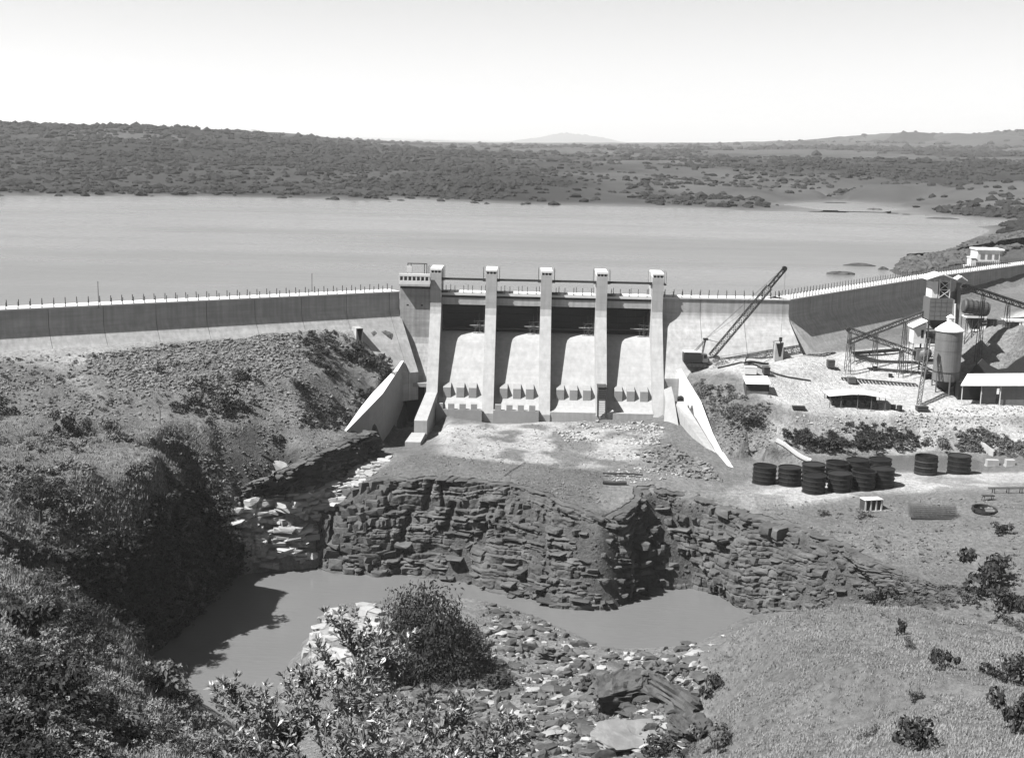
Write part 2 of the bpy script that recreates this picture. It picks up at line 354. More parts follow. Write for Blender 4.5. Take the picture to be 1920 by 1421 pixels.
# feet of the walls and of the spillway
ln([(p[0] + .5, p[1], 12.4) for p in LW[:3]] + [(LW[2][0] + 1.0, LW[2][1] - 1.5, 13.4), (LW[3][0] + 1.2, LW[3][1], 14.2)], 1.2)
pts += [(-19.5, 275, 12.2), (-19.5, 268, 12.2), (-20, 262, 12.6)]
_wx = D(801, 795, 258)[0]
ln([(_wx + .5, 272, 14.2), (_wx + .4, 264, 14.0), (_wx + .4, 257.5, 14.0)], 1.0); ln([(_wx + 2.2, 271, 14.6), (_wx + 2.4, 264, 14.4), (_wx + 2.2, 257.5, 14.4)], 1.0); ln([(_wx + 3.4, 271, 16.6), (_wx + 3.6, 264, 16.6), (_wx + 3.4, 257, 16.3)], 1.0)
ln([(p[0] - (1.2 + 2.2 * min(i, 2) / 2), p[1], p[2] - .5) for i, p in enumerate(LW)], 1.2)
ln(off_line(DB, DC, 17, (14.6, 17.2))[:1] + [G(830, 800, 16.6)] + off_line(DB, DC, 17, (16.6, 17.2))[1:], 2)
ln(off_line(DB, DC, 9, (13, 15)), 2); ln(off_line(DB, DC, 0, (13, 15)), 2)
ln([D(800, 800, 262), D(795, 828, 256), D(770, 835, 255), D(740, 838, 256)], 1.2)
ln([(p[0] - .35, p[1], z) for p, z in zip(RW + RE[1:], (20, 19, 17.2, 16.2, 15.3, 15.0, 14.9))], 1.0)
ln([(p[0] - 2.4, p[1], z) for p, z in zip(RW, (20, 19, 17.4, 16.4, 15.9))], 1.2)
ln([(p[0] + 1.4, p[1], z) for p, z in zip(RW + RE[1:], (26, 24.4, 20.6, 17.2, 15.2, 14.9, 14.8))], 1.5)
# near bank
pts += L3([(620, 1165, 4.2), (600, 1215, 4.0), (680, 1150, 4.5), (760, 1160, 7), (820, 1160, 7.5), (880, 1160, 4.5), (700, 1230, 7.5), (800, 1240, 8), (900, 1200, 4), (1000, 1200, 3.6), (1000, 1300, 9.5),
           (1150, 1290, 8.6), (1150, 1421, 14.5), (1270, 1290, 9.4), (1290, 1235, 5.5), (900, 1421, 17), (700, 1421, 19), (560, 1421, 18), (600, 1300, 8.5), (520, 1380, 7), (430, 1425, 13), (900, 1300, 9.6)])
# grass hill on the right
ln(L3([(1300, 1300, 18.0), (1312, 1255, 19.8), (1335, 1212, 21), (1400, 1168, 24), (1500, 1141, 25.5), (1600, 1132, 26), (1700, 1136, 26), (1800, 1158, 26), (1920, 1200, 26), (2100, 1290, 26)]), 1.5)
pts += L3([(1400, 1300, 24), (1600, 1250, 29), (1900, 1300, 31), (1600, 1421, 33), (1345, 1421, 22), (1325, 1350, 20), (1920, 1421, 36), (1280, 1410, 15.5), (1500, 1200, 26.6), (1750, 1200, 28), (2200, 1421, 38)])
pts += [(26, 140, 12), (30, 152, 8), (38, 160, 8), (44, 178, 6), (50, 160, 9), (62, 160, 10), (75, 156, 12), (92, 152, 14), (34, 172, 5)]
# near-left hill
ln(L3([(-300, 1010, 40), (0, 1048, 37), (90, 1072, 34.6), (180, 1138, 31.4), (270, 1212, 27.2), (318, 1272, 24), (345, 1335, 20), (365, 1421, 15.5)]), 1.5)
pts += L3([(0, 1150, 37.5), (0, 1300, 42), (150, 1250, 37), (250, 1350, 32), (0, 1421, 45), (200, 1421, 38), (320, 1421, 27.5), (-300, 1150, 42)])
pts += [(-75, 140, 15), (-64, 145, 10), (-110, 140, 20), (-60, 125, 3), (-84, 110, 8), (-80, 125, 12), (-120, 100, 12), (-100, 95, 8)]
# slope under the camera and the margins
pts += [(0, -20, 72), (-80, -20, 73), (90, -20, 73), (0, -2, 71.2), (0, 5, 68.5), (-8, 5, 68.5), (8, 5, 68.5), (0, 14, 60), (-12, 14, 60), (12, 14, 60), (0, 30, 50.5), (0, 60, 36), (0, 90, 25), (-20, 30, 52), (-30, 10, 66), (-60, 30, 58), (-90, 60, 52), (-70, 60, 46), (20, 30, 52), (20, 60, 38), (50, 30, 54), (70, 60, 42),
        (30, 10, 66), (-160, -20, 75), (200, -20, 75), (-200, 240, 33), (-200, 200, 30), (-200, 120, 36), (-200, 60, 50), (220, 250, 30), (220, 180, 24), (220, 100, 36), (220, 300, 40)]
# bed of the lake behind the dam; right abutment
for a, b in ((DA, DB), (DB, DC), (DC, DD)): ln(off_line(a, b, -4, (22, 22)), 3)
pts += [(-200, 300, 22), (-150, 330, 22), (-80, 340, 20), (0, 340, 18), (60, 340, 20), (75, 330, 22), (-200, 440, 22), (0, 440, 16), (100, 440, 22), (60, 310, 22), (-200, 225, 22), (95, 350, 24)]
ln([(103, 352, 37.4), (106, 362, 38.2), (108, 380, 38.6), (114, 400, 38.5), (124, 430, 38.3)], 3)
ln(off_line(DE, DF, -4, (38.2, 39.2)) + off_line(DF, DG, -4, (39.2, 42)), 3)
pts += [(118, 372, 38.9), (128, 380, 39.4), (138, 392, 39.8), (150, 405, 40.2), (140, 420, 41), (160, 430, 43), (190, 440, 48), (240, 440, 54), (240, 380, 48), (200, 430, 47)]
GRES = 0.7
gxs = np.arange(-180, 200.01, GRES); gys = np.arange(-14, 436, GRES)
GZ = tin_grid(lines + pts, gxs, gys)
GZ = np.where(np.isnan(GZ), 30, GZ)
gx, gy = np.meshgrid(gxs, gys)
GZ0 = GZ.copy(); GZ = blur(GZ, 1)
_a, _b = to_px(gx, np.maximum(gy, 1), GZ); _m = blur((in_poly(_a, _b, [(395, 795), (560, 800), (520, 885), (450, 925), (425, 925), (400, 870)]) & (gy > 203) & (gy < 255)).astype(float), 3); GZ = GZ * (1 - _m) + blur(GZ, 30) * _m
ppx, ppy = to_px(gx, np.maximum(gy, 1), GZ)
riv = in_poly(gx, gy, river_poly)
def soft(mask, n=3): return blur(mask.astype(float), n)
water_soft = soft(riv, 4)
# zones of the ground, as polygons surveyed on the photograph
def zone(poly, blurn=3, ymin=None, ymax=None):
    m = in_poly(ppx, ppy, poly)
    if ymin is not None: m &= gy > ymin
    if ymax is not None: m &= gy < ymax
    return soft(m, blurn)
Z_BANK = zone([(-400, 660), (0, 672), (250, 655), (560, 620), (660, 630), (740, 690), (640, 810), (480, 800), (300, 795), (-400, 780)], 3, 205, 290)
Z_LOWL = zone([(-400, 780), (300, 790), (372, 852), (420, 930), (460, 1090), (300, 1240), (100, 1062), (-400, 1060)], 3, 150, 240)
Z_NEARL = zone([(-600, 1000), (100, 1065), (300, 1200), (400, 1440), (-600, 1500)], 2, 20, 135)
Z_GRASS = zone([(1300, 1300), (1335, 1212), (1500, 1141), (1600, 1130), (1800, 1155), (2200, 1290), (2300, 1500), (1320, 1500)], 3, 60, 140)
Z_YARD = zone([(1270, 690), (1320, 660), (1500, 668), (1760, 640), (1980, 560), (2300, 560), (2300, 775), (1700, 784), (1540, 782), (1440, 750), (1380, 700)], 3, 235, 420)
Z_DAMBENCH = zone([(-400, 560), (640, 600), (690, 640), (560, 622), (300, 646), (250, 656), (120, 692), (-400, 700)], 2, 235, 300)
Z_ROAD = zone([(1370, 925), (1400, 900), (1600, 885), (1960, 885), (2200, 890), (2200, 915), (1900, 912), (1650, 925), (1500, 945), (1400, 950)], 3, 200, 260)
Z_APRON = zone([(830, 800), (1010, 795), (1060, 830), (1170, 840), (1200, 862), (1100, 872), (1000, 868), (900, 855), (835, 835)], 2, 225, 275)
Z_STREAM = zone([(430, 935), (560, 930), (620, 905), (700, 862), (740, 852), (700, 885), (640, 930), (600, 1062), (460, 1075), (430, 985)], 2, 205, 250)
Z_PROM = zone([(650, 910), (780, 850), (1000, 870), (1130, 885), (1130, 990), (1000, 925), (830, 895), (700, 905)], 2, 200, 245)
Z_NEARB = zone([(560, 1250), (610, 1140), (900, 1115), (1090, 1190), (1310, 1205), (1330, 1300), (1280, 1460), (400, 1460)], 2, 95, 210)
Z_BANKR = zone([(1440, 790), (1700, 775), (2000, 785), (2200, 840), (1850, 850), (1600, 850), (1460, 850)], 3, 225, 260)
Z_GUL = zone([(1115, 905), (1200, 905), (1185, 965), (1140, 965), (1115, 930)], 2, 200, 245)
Z_PATH1 = zone([(60, 672), (130, 684), (165, 715), (215, 765), (205, 772), (150, 722), (110, 694), (60, 684)], 1, 200, 260)
Z_PATH2 = zone([(1475, 755), (1485, 790), (1470, 812), (1450, 828), (1510, 860), (1500, 868), (1438, 832), (1462, 805), (1470, 785)], 1, 220, 260)
Z_SLAB = zone([(1120, 1350), (1190, 1320), (1260, 1370), (1265, 1410), (1180, 1425), (1120, 1400)], 2, 95, 160)
brk = np.clip((fbm(gx, gy, 5, 4, 301) - .36) * 7, 0, 1)
Z_APRON = np.clip(zone([(815, 795), (1030, 790), (1250, 800), (1230, 850), (1180, 872), (1060, 880), (930, 868), (820, 850)], 4, 225, 285) * brk * .9, 0, 1); Z_ROAD = Z_ROAD * (.35 + .65 * brk); Z_BANKR = Z_BANKR * (.3 + .7 * brk)
Z_ABUT = soft((gy > 355) & (gx > 85) & ((gy - DE[1]) > (gx - DE[0]) * (DF[1] - DE[1]) / (DF[0] - DE[0]) + 2), 3)
# relief
rough = .25 + .5 * Z_BANK + .7 * Z_NEARL + .9 * Z_LOWL + .5 * Z_NEARB + .4 * Z_STREAM + .2 * Z_BANKR - .2 * Z_YARD - .2 * Z_ROAD + .05 * Z_APRON + .2 * Z_GRASS
noise = (fbm(gx, gy, 7, 5, 3) - .5) * 2.2 + (fbm(gx, gy, 1.9, 3, 9) - .5) * 1.1
quiet = np.clip(1 - water_soft * 2.5, 0, 1)
quiet *= np.where((gy > 285) & (gx < 90), 0, 1)
def near_line(P, w_):
    d = np.full(gx.shape, 99.0)
    for q in densify(P, 1.5): d = np.minimum(d, np.hypot(gx - q[0], gy - q[1]))
    return np.clip((d - w_ * .5) / w_, 0.12, 1)
quiet = quiet * near_line(RW + RE[1:], 4) * near_line(LW, 3)
GZ = GZ + noise * np.clip(rough, 0.04, 2) * quiet
pond_m = soft(in_poly(ppx, ppy, pond_px) | in_poly(ppx, ppy, pond2_px), 1) * ((gy > 225) & (gy < 262))
GZ = np.where(pond_m > .05, GZ0, GZ)
GZ = np.where(riv, np.minimum(GZ, -.15) - 1.2 * np.clip(water_soft * 2 - 1, 0, 1), GZ)
# gravel heaps in the yard
def cone(cx, cy, top, r, e=.8):
    global GZ
    d = np.hypot(gx - cx, (gy - cy) / e); k = np.clip(1 - d / r, 0, 1)
    GZ = GZ + top * k ** 1.15 * (1 + .15 * (fbm(gx, gy, 2, 2, 5) - .5))
HEAPS = [(D(1850, 690, 287), 6.5, 11), (D(1905, 688, 285), 7, 11), (D(1820, 690, 292), 4.5, 9), (D(1950, 680, 290), 8, 13)]
for c, t, r in HEAPS: cone(c[0], c[1], t, r)
Z_HEAP = np.zeros(gx.shape)
for c, t, r in HEAPS: Z_HEAP = np.maximum(Z_HEAP, np.clip((1 - np.hypot(gx - c[0], (gy - c[1]) / .8) / r) * 4, 0, 1))
def ground_z(x, y):
    i = np.clip((np.asarray(x, float) - gxs[0]) / GRES, 0, len(gxs) - 1.001); j = np.clip((np.asarray(y, float) - gys[0]) / GRES, 0, len(gys) - 1.001)
    i0 = i.astype(int); j0 = j.astype(int); fx = i - i0; fy = j - j0
    return (GZ[j0, i0] * (1 - fx) + GZ[j0, i0 + 1] * fx) * (1 - fy) + (GZ[j0 + 1, i0] * (1 - fx) + GZ[j0 + 1, i0 + 1] * fx) * fy
def at_ground(px, py, y0=40, y1=330):
    """where a sight line first meets the ground"""
    a, b, c = ray(px, py); Y = np.arange(y0, y1, .25); X = a / b * Y; Zr = CAMZ + c / b * Y
    g = ground_z(X, Y); k = np.argmax(Zr <= g)
    if Zr[k] > g[k]: k = len(Y) - 1
    return Vector((X[k], Y[k], float(g[k])))
# albedo of the ground itself: dust, gravel, soil, rock
A = np.full(gx.shape, .30)
def paint(zn, v):
    global A
    A = A * (1 - zn) + v * zn
paint(Z_BANK, .28); paint(Z_LOWL, .27); paint(Z_NEARL, .28); paint(Z_GRASS, .30); paint(Z_YARD, .78); paint(Z_DAMBENCH, .50); paint(Z_ROAD, .68); paint(Z_APRON, .72)
paint(Z_STREAM, .62); paint(Z_PROM, .25); paint(Z_NEARB, .38); paint(Z_BANKR, .62); paint(Z_GUL, .36); paint(Z_PATH1, .4); paint(Z_PATH2, .5); paint(Z_SLAB, .42); paint(Z_ABUT, .14); paint(Z_HEAP, .36)
gyd, gxd = np.gradient(GZ, GRES); slope = np.hypot(gxd, gyd)
steep = np.clip((slope - 1.1) / .8, 0, 1) * np.clip(1 - Z_STREAM - Z_YARD, 0, 1)
paint(steep, .15)
Z_CL = zone([(650, 918), (700, 908), (830, 899), (900, 907), (1020, 933), (1125, 985), (1180, 960), (1205, 920), (1330, 948), (1540, 1013), (1800, 1113), (1780, 1138), (1600, 1135), (1400, 1138), (1290, 1100), (1150, 1140), (960, 1110), (760, 1072), (610, 1062)], 1, 165, 232)
paint(Z_CL, .15)
patch = fbm(gx, gy, 13, 4, 21)
A = A * (0.72 + .56 * patch)
A = A * (.85 + .3 * fbm(gx, gy, 2.2, 3, 31))
A = np.clip(A, .03, .9)
# mesh, kept where the camera (or one a few steps aside) can see it
ny, nx = gx.shape
idx = np.arange(nx * ny).reshape(ny, nx)
keep = (np.abs(gx) < .44 * np.maximum(gy, 0) + 40)
kq = keep[:-1, :-1]
F = np.stack([idx[:-1, :-1][kq], idx[:-1, 1:][kq], idx[1:, 1:][kq], idx[1:, :-1][kq]], 1)
used = np.unique(F); remap = np.zeros(nx * ny, np.int64); remap[used] = np.arange(len(used))
V = np.stack([gx.ravel()[used], gy.ravel()[used], GZ.ravel()[used]], 1)
ground = add_obj(mesh_np('ground', V, remap[F], 'ground', smooth=True, attrs={'alb': A.ravel()[used]}), 'ground')
tag(ground, 'grey dusty gorge slopes, rubble banks and pale construction yard below the dam', kind='structure')

# ------------------------------------------------------------------ water
def sheet(name, poly, z, m, label):
    bm = bmesh.new(); bm.faces.new([bm.verts.new((x, y, z)) for x, y in poly]); bmesh.ops.triangulate(bm, faces=bm.faces[:])
    me = bpy.data.meshes.new(name); bm.to_mesh(me); bm.free(); me.materials.append(MATS[m]); o = add_obj(me, name)
    if o.data.polygons[0].normal.z < 0: o.data.flip_normals()
    return tag(o, label, kind='structure')
sheet('river_water', [(-120, 90), (60, 90), (60, 240), (-70, 240), (-120, 150)], 0.0, 'river_water', 'still muddy pool of the river in the gorge below the rock cliff')
sheet('pond_water', [G(a, b, 14.6)[:2] for a, b in [(1500, 890), (1500, 840), (1900, 840), (1920, 890)]], 14.6, 'pond_water', 'narrow grey pond behind the black steel rings')
sheet('pool_water', [G(a, b, 14.6)[:2] for a, b in [(1325, 892), (1325, 842), (1470, 842), (1470, 892)]], 14.6, 'pond_water', 'small grey pool beside the foot of the right training wall')
def offp(a, b, n): return [(p[0], p[1]) for p in off_line(a, b, n, (0, 0))]
lake_poly = offp(DA, DB, -2) + offp(DB, DC, -2) + offp(DC, DD, -2) + offp(DD, DE, -2)[1:] + offp(DE, DF, -2)[1:] + [DG, (900, 1000), (1600, 1600), (1600, 3000), (-1800, 3000), (-1800, DA[1])]
sheet('lake', lake_poly, LAKE, 'lake_water', 'wide pale grey reservoir stretching to the far shore')
HAZE = 8e-5
# ================================================================== THE FAR COUNTRY
fl = []
def fln(ps, step=60): fl.extend(densify(ps, step))
shoreY = LAKE
S = lambda pts: [G(a, b, LAKE) for a, b in pts]
sh = S([(-250, 361), (0, 362.5), (180, 363.5), (420, 365), (600, 369), (800, 376), (960, 383), (1100, 386), (1250, 390), (1400, 395), (1520, 398), (1560, 396), (1500, 388), (1420, 384), (1500, 380), (1560, 376), (1510, 368)])
fln(sh, 12)
sh2 = S([(1530, 366), (1590, 377), (1640, 384), (1690, 392), (1640, 399), (1700, 403), (1790, 407), (1840, 412), (1820, 422), (1858, 432), (1812, 452), (1760, 480)])
fln(sh2, 8)
# lake bed in front of the shores
fl += [(x, y - 40, 33) for x, y, z in sh[:11]] + S([(1300, 430)])[:0]
fl += [(-700, 425, 28), (-300, 425, 28), (-150, 425, 26), (0, 425, 26), (60, 425, 26), (100, 470, 28), (0, 560, 26), (150, 560, 30), (200, 620, 34), (-300, 600, 28), (-700, 650, 28), (100, 640, 32), (190, 690, 36), (235, 660, 36)]
fl += [(p[0], p[1], p[2]) for p in S([(1545, 384), (1580, 390), (1620, 392)])]
fl = [(x, y, z - (1.2 if i >= len(fl) - 3 else 0)) for i, (x, y, z) in enumerate(fl)]
# strand behind the shore, then scrubland
for px in range(-250, 1500, 60):
    t = np.interp(px, [-250, 0, 180, 420, 600, 800, 960, 1100, 1250, 1400, 1500], [361, 362.5, 363.5, 365, 369, 376, 383, 386, 390, 395, 380])
    fl.append(G(px, t - (4 if px < 700 else 9), LAKE + 1.4)); fl.append(G(px, t - (11 if px < 700 else 24), LAKE + 4))
for px in range(1620, 2300, 60):
    fl.append(G(px, 374, LAKE + 2)); fl.append(G(px, 360, LAKE + 4))
rows = [  # py of the ground at three distances across the picture
    (900, [(-250, 322), (0, 325), (420, 330), (800, 335), (1100, 340), (1400, 342), (1700, 340), (2300, 345)]),
    (1200, [(-250, 268), (0, 275), (200, 280), (420, 290), (800, 308), (1100, 315), (1400, 318), (1700, 318), (2300, 322)]),
    (1600, [(-250, 230), (0, 231), (100, 237), (330, 238), (400, 248), (470, 258), (640, 278), (860, 292), (1100, 298), (1400, 300), (1700, 300), (2300, 302)]),
    (2700, [(-250, 240), (0, 242), (330, 246), (520, 254), (640, 263), (860, 279), (1100, 282), (1400, 283), (1700, 282), (2300, 280)]),
    (4600, [(-250, 250), (330, 254), (640, 265), (860, 270), (1100, 271), (1400, 271), (1470, 270), (1500, 265), (1540, 264), (1560, 267), (1600, 267), (1625, 264), (1645, 259), (1658, 262), (1672, 252), (1690, 246), (1720, 244), (1750, 247), (1790, 252), (1820, 253), (1850, 249), (1880, 245), (1920, 242), (2300, 238)]),
    (7000, [(-250, 262), (330, 262), (640, 266), (860, 268.5), (1100, 269), (1400, 268), (1500, 266), (1560, 268), (1700, 262), (2300, 255)]),
    (20000, [(-250, 262), (960, 267), (1400, 271), (2300, 290)])]
for Y, r in rows: fln([D(a, b, Y) for a, b in r], Y * .01)
fl += [(-2000, 420, 26), (-2500, 1000, 50), (2500, 1000, 60), (2500, 420, 70), (-14000, 21000, 70), (14000, 21000, 70), (-3500, 4600, 90), (3500, 4600, 90), (500, 420, 80), (300, 440, 58), (260, 520, 50), (330, 640, 50), (1200, 600, 60)]
fl += [(120, 418, 38.3), (132, 450, 38.3), (145, 432, 42), (170, 432, 45), (210, 432, 50), (250, 432, 54)] + S([(1880, 425), (1920, 420)])[:0] + [D(1900, 430, 560), D(1960, 420, 560), D(1920, 400, 700), D(1900, 445, 480), D(1980, 430, 480)]
# evaluate on a fan of rays so that detail matches distance
P = np.array(fl); _, ii = np.unique(np.round(P[:, :2], 1), axis=0, return_index=True); P = P[np.sort(ii)]
rr = delaunay_2d_cdt([Vector(p[:2]) for p in P], [], [], 0, 1e-3)
FV = np.array([tuple(v) for v in rr[0]]); FZ = np.array([P[o[0], 2] for o in rr[3]])
us = np.linspace(-.56, .62, 420); Ys = 432 * (20500 / 432) ** (np.linspace(0, 1, 300) ** 1.25)
fu, fy = np.meshgrid(us, Ys); fx = fu * fy
Zf = np.full(fx.shape, 26.0)
for t in rr[2]:
    a, b, c = FV[t[0]], FV[t[1]], FV[t[2]]
    ylo, yhi = min(a[1], b[1], c[1]), max(a[1], b[1], c[1])
    j0 = np.searchsorted(Ys, ylo - 1e-6); j1 = np.searchsorted(Ys, yhi + 1e-6)
    if j1 <= j0: continue
    uu = [p[0] / max(p[1], 1) for p in (a, b, c)]
    i0 = max(0, np.searchsorted(us, min(uu) - .01)); i1 = np.searchsorted(us, max(uu) + .01)
    X = fx[j0:j1, i0:i1]; Y = fy[j0:j1, i0:i1]
    det = (b[1] - c[1]) * (a[0] - c[0]) + (c[0] - b[0]) * (a[1] - c[1])
    if abs(det) < 1e-9 or X.size == 0: continue
    l1 = ((b[1] - c[1]) * (X - c[0]) + (c[0] - b[0]) * (Y - c[1])) / det
    l2 = ((c[1] - a[1]) * (X - c[0]) + (a[0] - c[0]) * (Y - c[1])) / det
    l3 = 1 - l1 - l2; ok = (l1 >= -1e-6) & (l2 >= -1e-6) & (l3 >= -1e-6)
    sub = Zf[j0:j1, i0:i1]; sub[ok] = (l1 * FZ[t[0]] + l2 * FZ[t[1]] + l3 * FZ[t[2]])[ok]
Zf = np.where(Zf > LAKE - .5, np.maximum(blur(Zf, 2), np.minimum(Zf, LAKE + .3)), Zf)
above = np.clip((Zf - LAKE) / 6, 0, 1)
Zf = Zf + above * ((fbm(fx, fy, 90, 4, 41) - .5) * 9 + (fbm(fx, fy, 420, 3, 47) - .5) * np.clip(fy / 1500, .3, 2) * 8)
Af = .125 * (.6 + .8 * fbm(fx, fy, 160, 4, 51)) * (.8 + .4 * fbm(fx, fy * .25, 60, 3, 57))
fpx, fpy = to_px(fx, fy, Zf)
dark = np.clip((fbm(fx, fy * .6, 260, 4, 61) - .47) * 7, 0, 1) * np.clip((fy - 600) / 150, 0, 1)
leftness = np.clip((1250 - fpx) / 500, 0, 1)
dark = np.clip(dark + .75 * leftness * (fy < 2200) * np.clip((fbm(fx, fy, 200, 3, 63) - .28) * 4, 0, 1), 0, 1)
Af = Af * (1 - .55 * dark)
strand = np.clip(1 - (Zf - LAKE) / 1.2, 0, 1) * (fy > 550)
Af = Af * (1 - strand) + .26 * strand
abut = np.clip((560 - fy) / 60, 0, 1) * (fx > 60)
Af = Af * (1 - abut) + .12 * abut
idx = np.arange(fx.size).reshape(fx.shape)
F = np.stack([idx[:-1, :-1], idx[:-1, 1:], idx[1:, 1:], idx[1:, :-1]], -1).reshape(-1, 4)
far_o = add_obj(mesh_np('far_hills', np.stack([fx.ravel(), fy.ravel(), Zf.ravel()], 1), F, 'farland', smooth=True, attrs={'alb': Af.ravel()}), 'far_hills')
tag(far_o, 'low scrub covered hills and plain beyond the reservoir', kind='structure')
def far_z(x, y):
    u = np.clip((x / y - us[0]) / (us[1] - us[0]), 0, len(us) - 1.001); i = u.astype(int)
    j = np.clip(np.searchsorted(Ys, y) - 1, 0, len(Ys) - 2)
    fxx = u - i; fyy = np.clip((y - Ys[j]) / (Ys[j + 1] - Ys[j]), 0, 1)
    return (Zf[j, i] * (1 - fxx) + Zf[j, i + 1] * fxx) * (1 - fyy) + (Zf[j + 1, i] * (1 - fxx) + Zf[j + 1, i + 1] * fxx) * fyy
# ranges on the horizon
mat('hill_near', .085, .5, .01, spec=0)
def mountain(prof, Y, depth, label, seed):
    xs_ = np.linspace(prof[0][0], prof[-1][0], 90); top = np.interp(xs_, [p[0] for p in prof], [p[1] for p in prof])
    v = []; k = 14
    for i, px in enumerate(xs_):
        x, _, zt = D(px, top[i], Y); base = 40
        for j in range(k):
            s = j / (k - 1) * 2 - 1; h = (1 - abs(s)) ** .8
            z = base + (zt - base) * h * (1 if j == k // 2 else .9 + .2 * random.random()); v.append((x * (1 + s * depth / Y), Y + s * depth, z))
    V = np.array(v); n = len(xs_); I = np.arange(n * k).reshape(n, k)
    F = np.stack([I[:-1, :-1], I[1:, :-1], I[1:, 1:], I[:-1, 1:]], -1).reshape(-1, 4)
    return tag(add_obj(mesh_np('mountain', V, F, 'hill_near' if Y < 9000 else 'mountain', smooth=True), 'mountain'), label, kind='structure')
mountain([(930, 268), (985, 260), (1010, 257), (1040, 250), (1062, 248), (1080, 251), (1100, 252), (1125, 256), (1150, 262), (1180, 268)], 17000, 1500, 'pale distant mountain on the horizon at centre', 1)
mountain([(330, 262), (380, 246), (420, 250), (455, 246), (475, 242), (500, 247), (540, 254), (600, 262)], 14000, 1200, 'pale distant peaks behind the left hill', 2)
mountain([(1380, 272), (1440, 270), (1470, 268), (1500, 265), (1540, 264), (1560, 267), (1600, 267), (1625, 263), (1645, 259), (1657, 262), (1672, 251), (1690, 246), (1720, 244), (1750, 247), (1790, 252), (1820, 253), (1850, 249), (1880, 245), (1920, 242), (2000, 236), (2200, 240)], 4300, 700, 'rounded grey hills on the horizon at the right', 4)
mountain([(760, 268), (800, 262), (840, 264), (900, 268)], 15000, 900, 'faint low rise on the horizon left of centre', 3)

# scrub on the far slopes: nobody could count it
def blob(n, seed, flat=.75):
    r = random.Random(seed); bm = bmesh.new(); bmesh.ops.create_icosphere(bm, subdivisions=1, radius=1)
    for v in bm.verts:
        v.co *= .75 + .5 * r.random(); v.co.z = max(v.co.z, -.3) * flat
    me = ([tuple(v.co) for v in bm.verts], [tuple(x.index for x in f.verts) for f in bm.faces]); bm.free()
    return np.array(me[0]), np.array(me[1])
def scatter_mesh(protos, pos, scl, rot, pick):
    Vs = []; Fs = []; o = 0
    for k, (v, f) in enumerate(protos):
        s = np.where(pick == k)[0]
        if not len(s): continue
        c, sn = np.cos(rot[s])[:, None], np.sin(rot[s])[:, None]
        x = v[None, :, 0] * scl[s, None, 0]; y = v[None, :, 1] * scl[s, None, 1]; z = v[None, :, 2] * scl[s, None, 2]
        P = np.stack([x * c - y * sn + pos[s, None, 0], x * sn + y * c + pos[s, None, 1], z + pos[s, None, 2]], -1)
        Vs.append(P.reshape(-1, 3)); Fs.append((f[None] + (np.arange(len(s)) * len(v))[:, None, None] + o).reshape(-1, f.shape[1])); o += len(s) * len(v)
    return np.concatenate(Vs), np.concatenate(Fs)
BL = [blob(1, 100 + k) for k in range(5)]
n = 115000
u = RNG.uniform(-.5, .5, n); y = 540 * (5200 / 540) ** (RNG.random(n) ** 1.35); x = u * y
z = far_z(x, y)
dn = fbm(x, y * .6, 260, 4, 61); dn2 = fbm(x, y, 45, 3, 71)
pxx, pyy = to_px(x, y, z)
left = np.clip((1250 - pxx) / 500, 0, 1)
prob = np.clip((dn - .44) * 3.2 + .12 + .35 * left * (y < 2200), 0, 1) * np.clip((dn2 - .4) * 6, 0.04, 1.3) * np.clip((z - LAKE - .7) / 1.2, 0, 1)
prob = np.clip(prob + .15 * left * (y < 2300) + .42 * (pxx > 1200) * (y < 1700) * np.clip((fbm(x, y, 70, 3, 83) - .42) * 6, 0, 1) * (z > LAKE + .8) + .25 * left * (y < 1500) * (dn2 > .42) * (z > LAKE + .8), 0, 1)
ok = RNG.random(n) < prob * .55
x, y, z = x[ok], y[ok], z[ok]; k = len(x)
sc = RNG.uniform(1.3, 3.8, k) * np.clip(y / 1300, .75, 2.2) * (1 + .6 * RNG.random(k) ** 6)
Vv, Ff = scatter_mesh(BL, np.stack([x, y, z + .1 * sc], 1), np.stack([sc * 1.1, sc * 1.1, sc * RNG.uniform(.6, 1.0, k)], 1), RNG.uniform(0, 6.28, k), RNG.integers(0, 5, k))
o = add_obj(mesh_np('far_scrub', Vv, Ff, 'scrub_far'), 'far_scrub')
tag(o, 'dark scrub and thorn trees covering the far shore', kind='stuff')
print('far scrub', k)
# scrub on the right abutment
n = 11000; x = RNG.uniform(85, 260, n); y = RNG.uniform(325, 560, n); z = np.where(y < 433, ground_z(x, y), far_z(x, np.maximum(y, 433)))
ok = (z > LAKE + .4) & (fbm(x, y, 22, 3, 77) > .40) & ((y - DE[1]) > (x - DE[0]) * (DF[1] - DE[1]) / (DF[0] - DE[0]) + 22) & (x < .42 * y + 15)
x, y, z = x[ok], y[ok], z[ok]; k = len(x); sc = RNG.uniform(.6, 1.9, k)
Vv, Ff = scatter_mesh(BL, np.stack([x, y, z], 1), np.stack([sc, sc, sc * .8], 1), RNG.uniform(0, 6.28, k), RNG.integers(0, 5, k))
o = add_obj(mesh_np('abutment_scrub', Vv, Ff, 'scrub'), 'abutment_scrub'); tag(o, 'dark low scrub on the right bank behind the dam', kind='stuff')
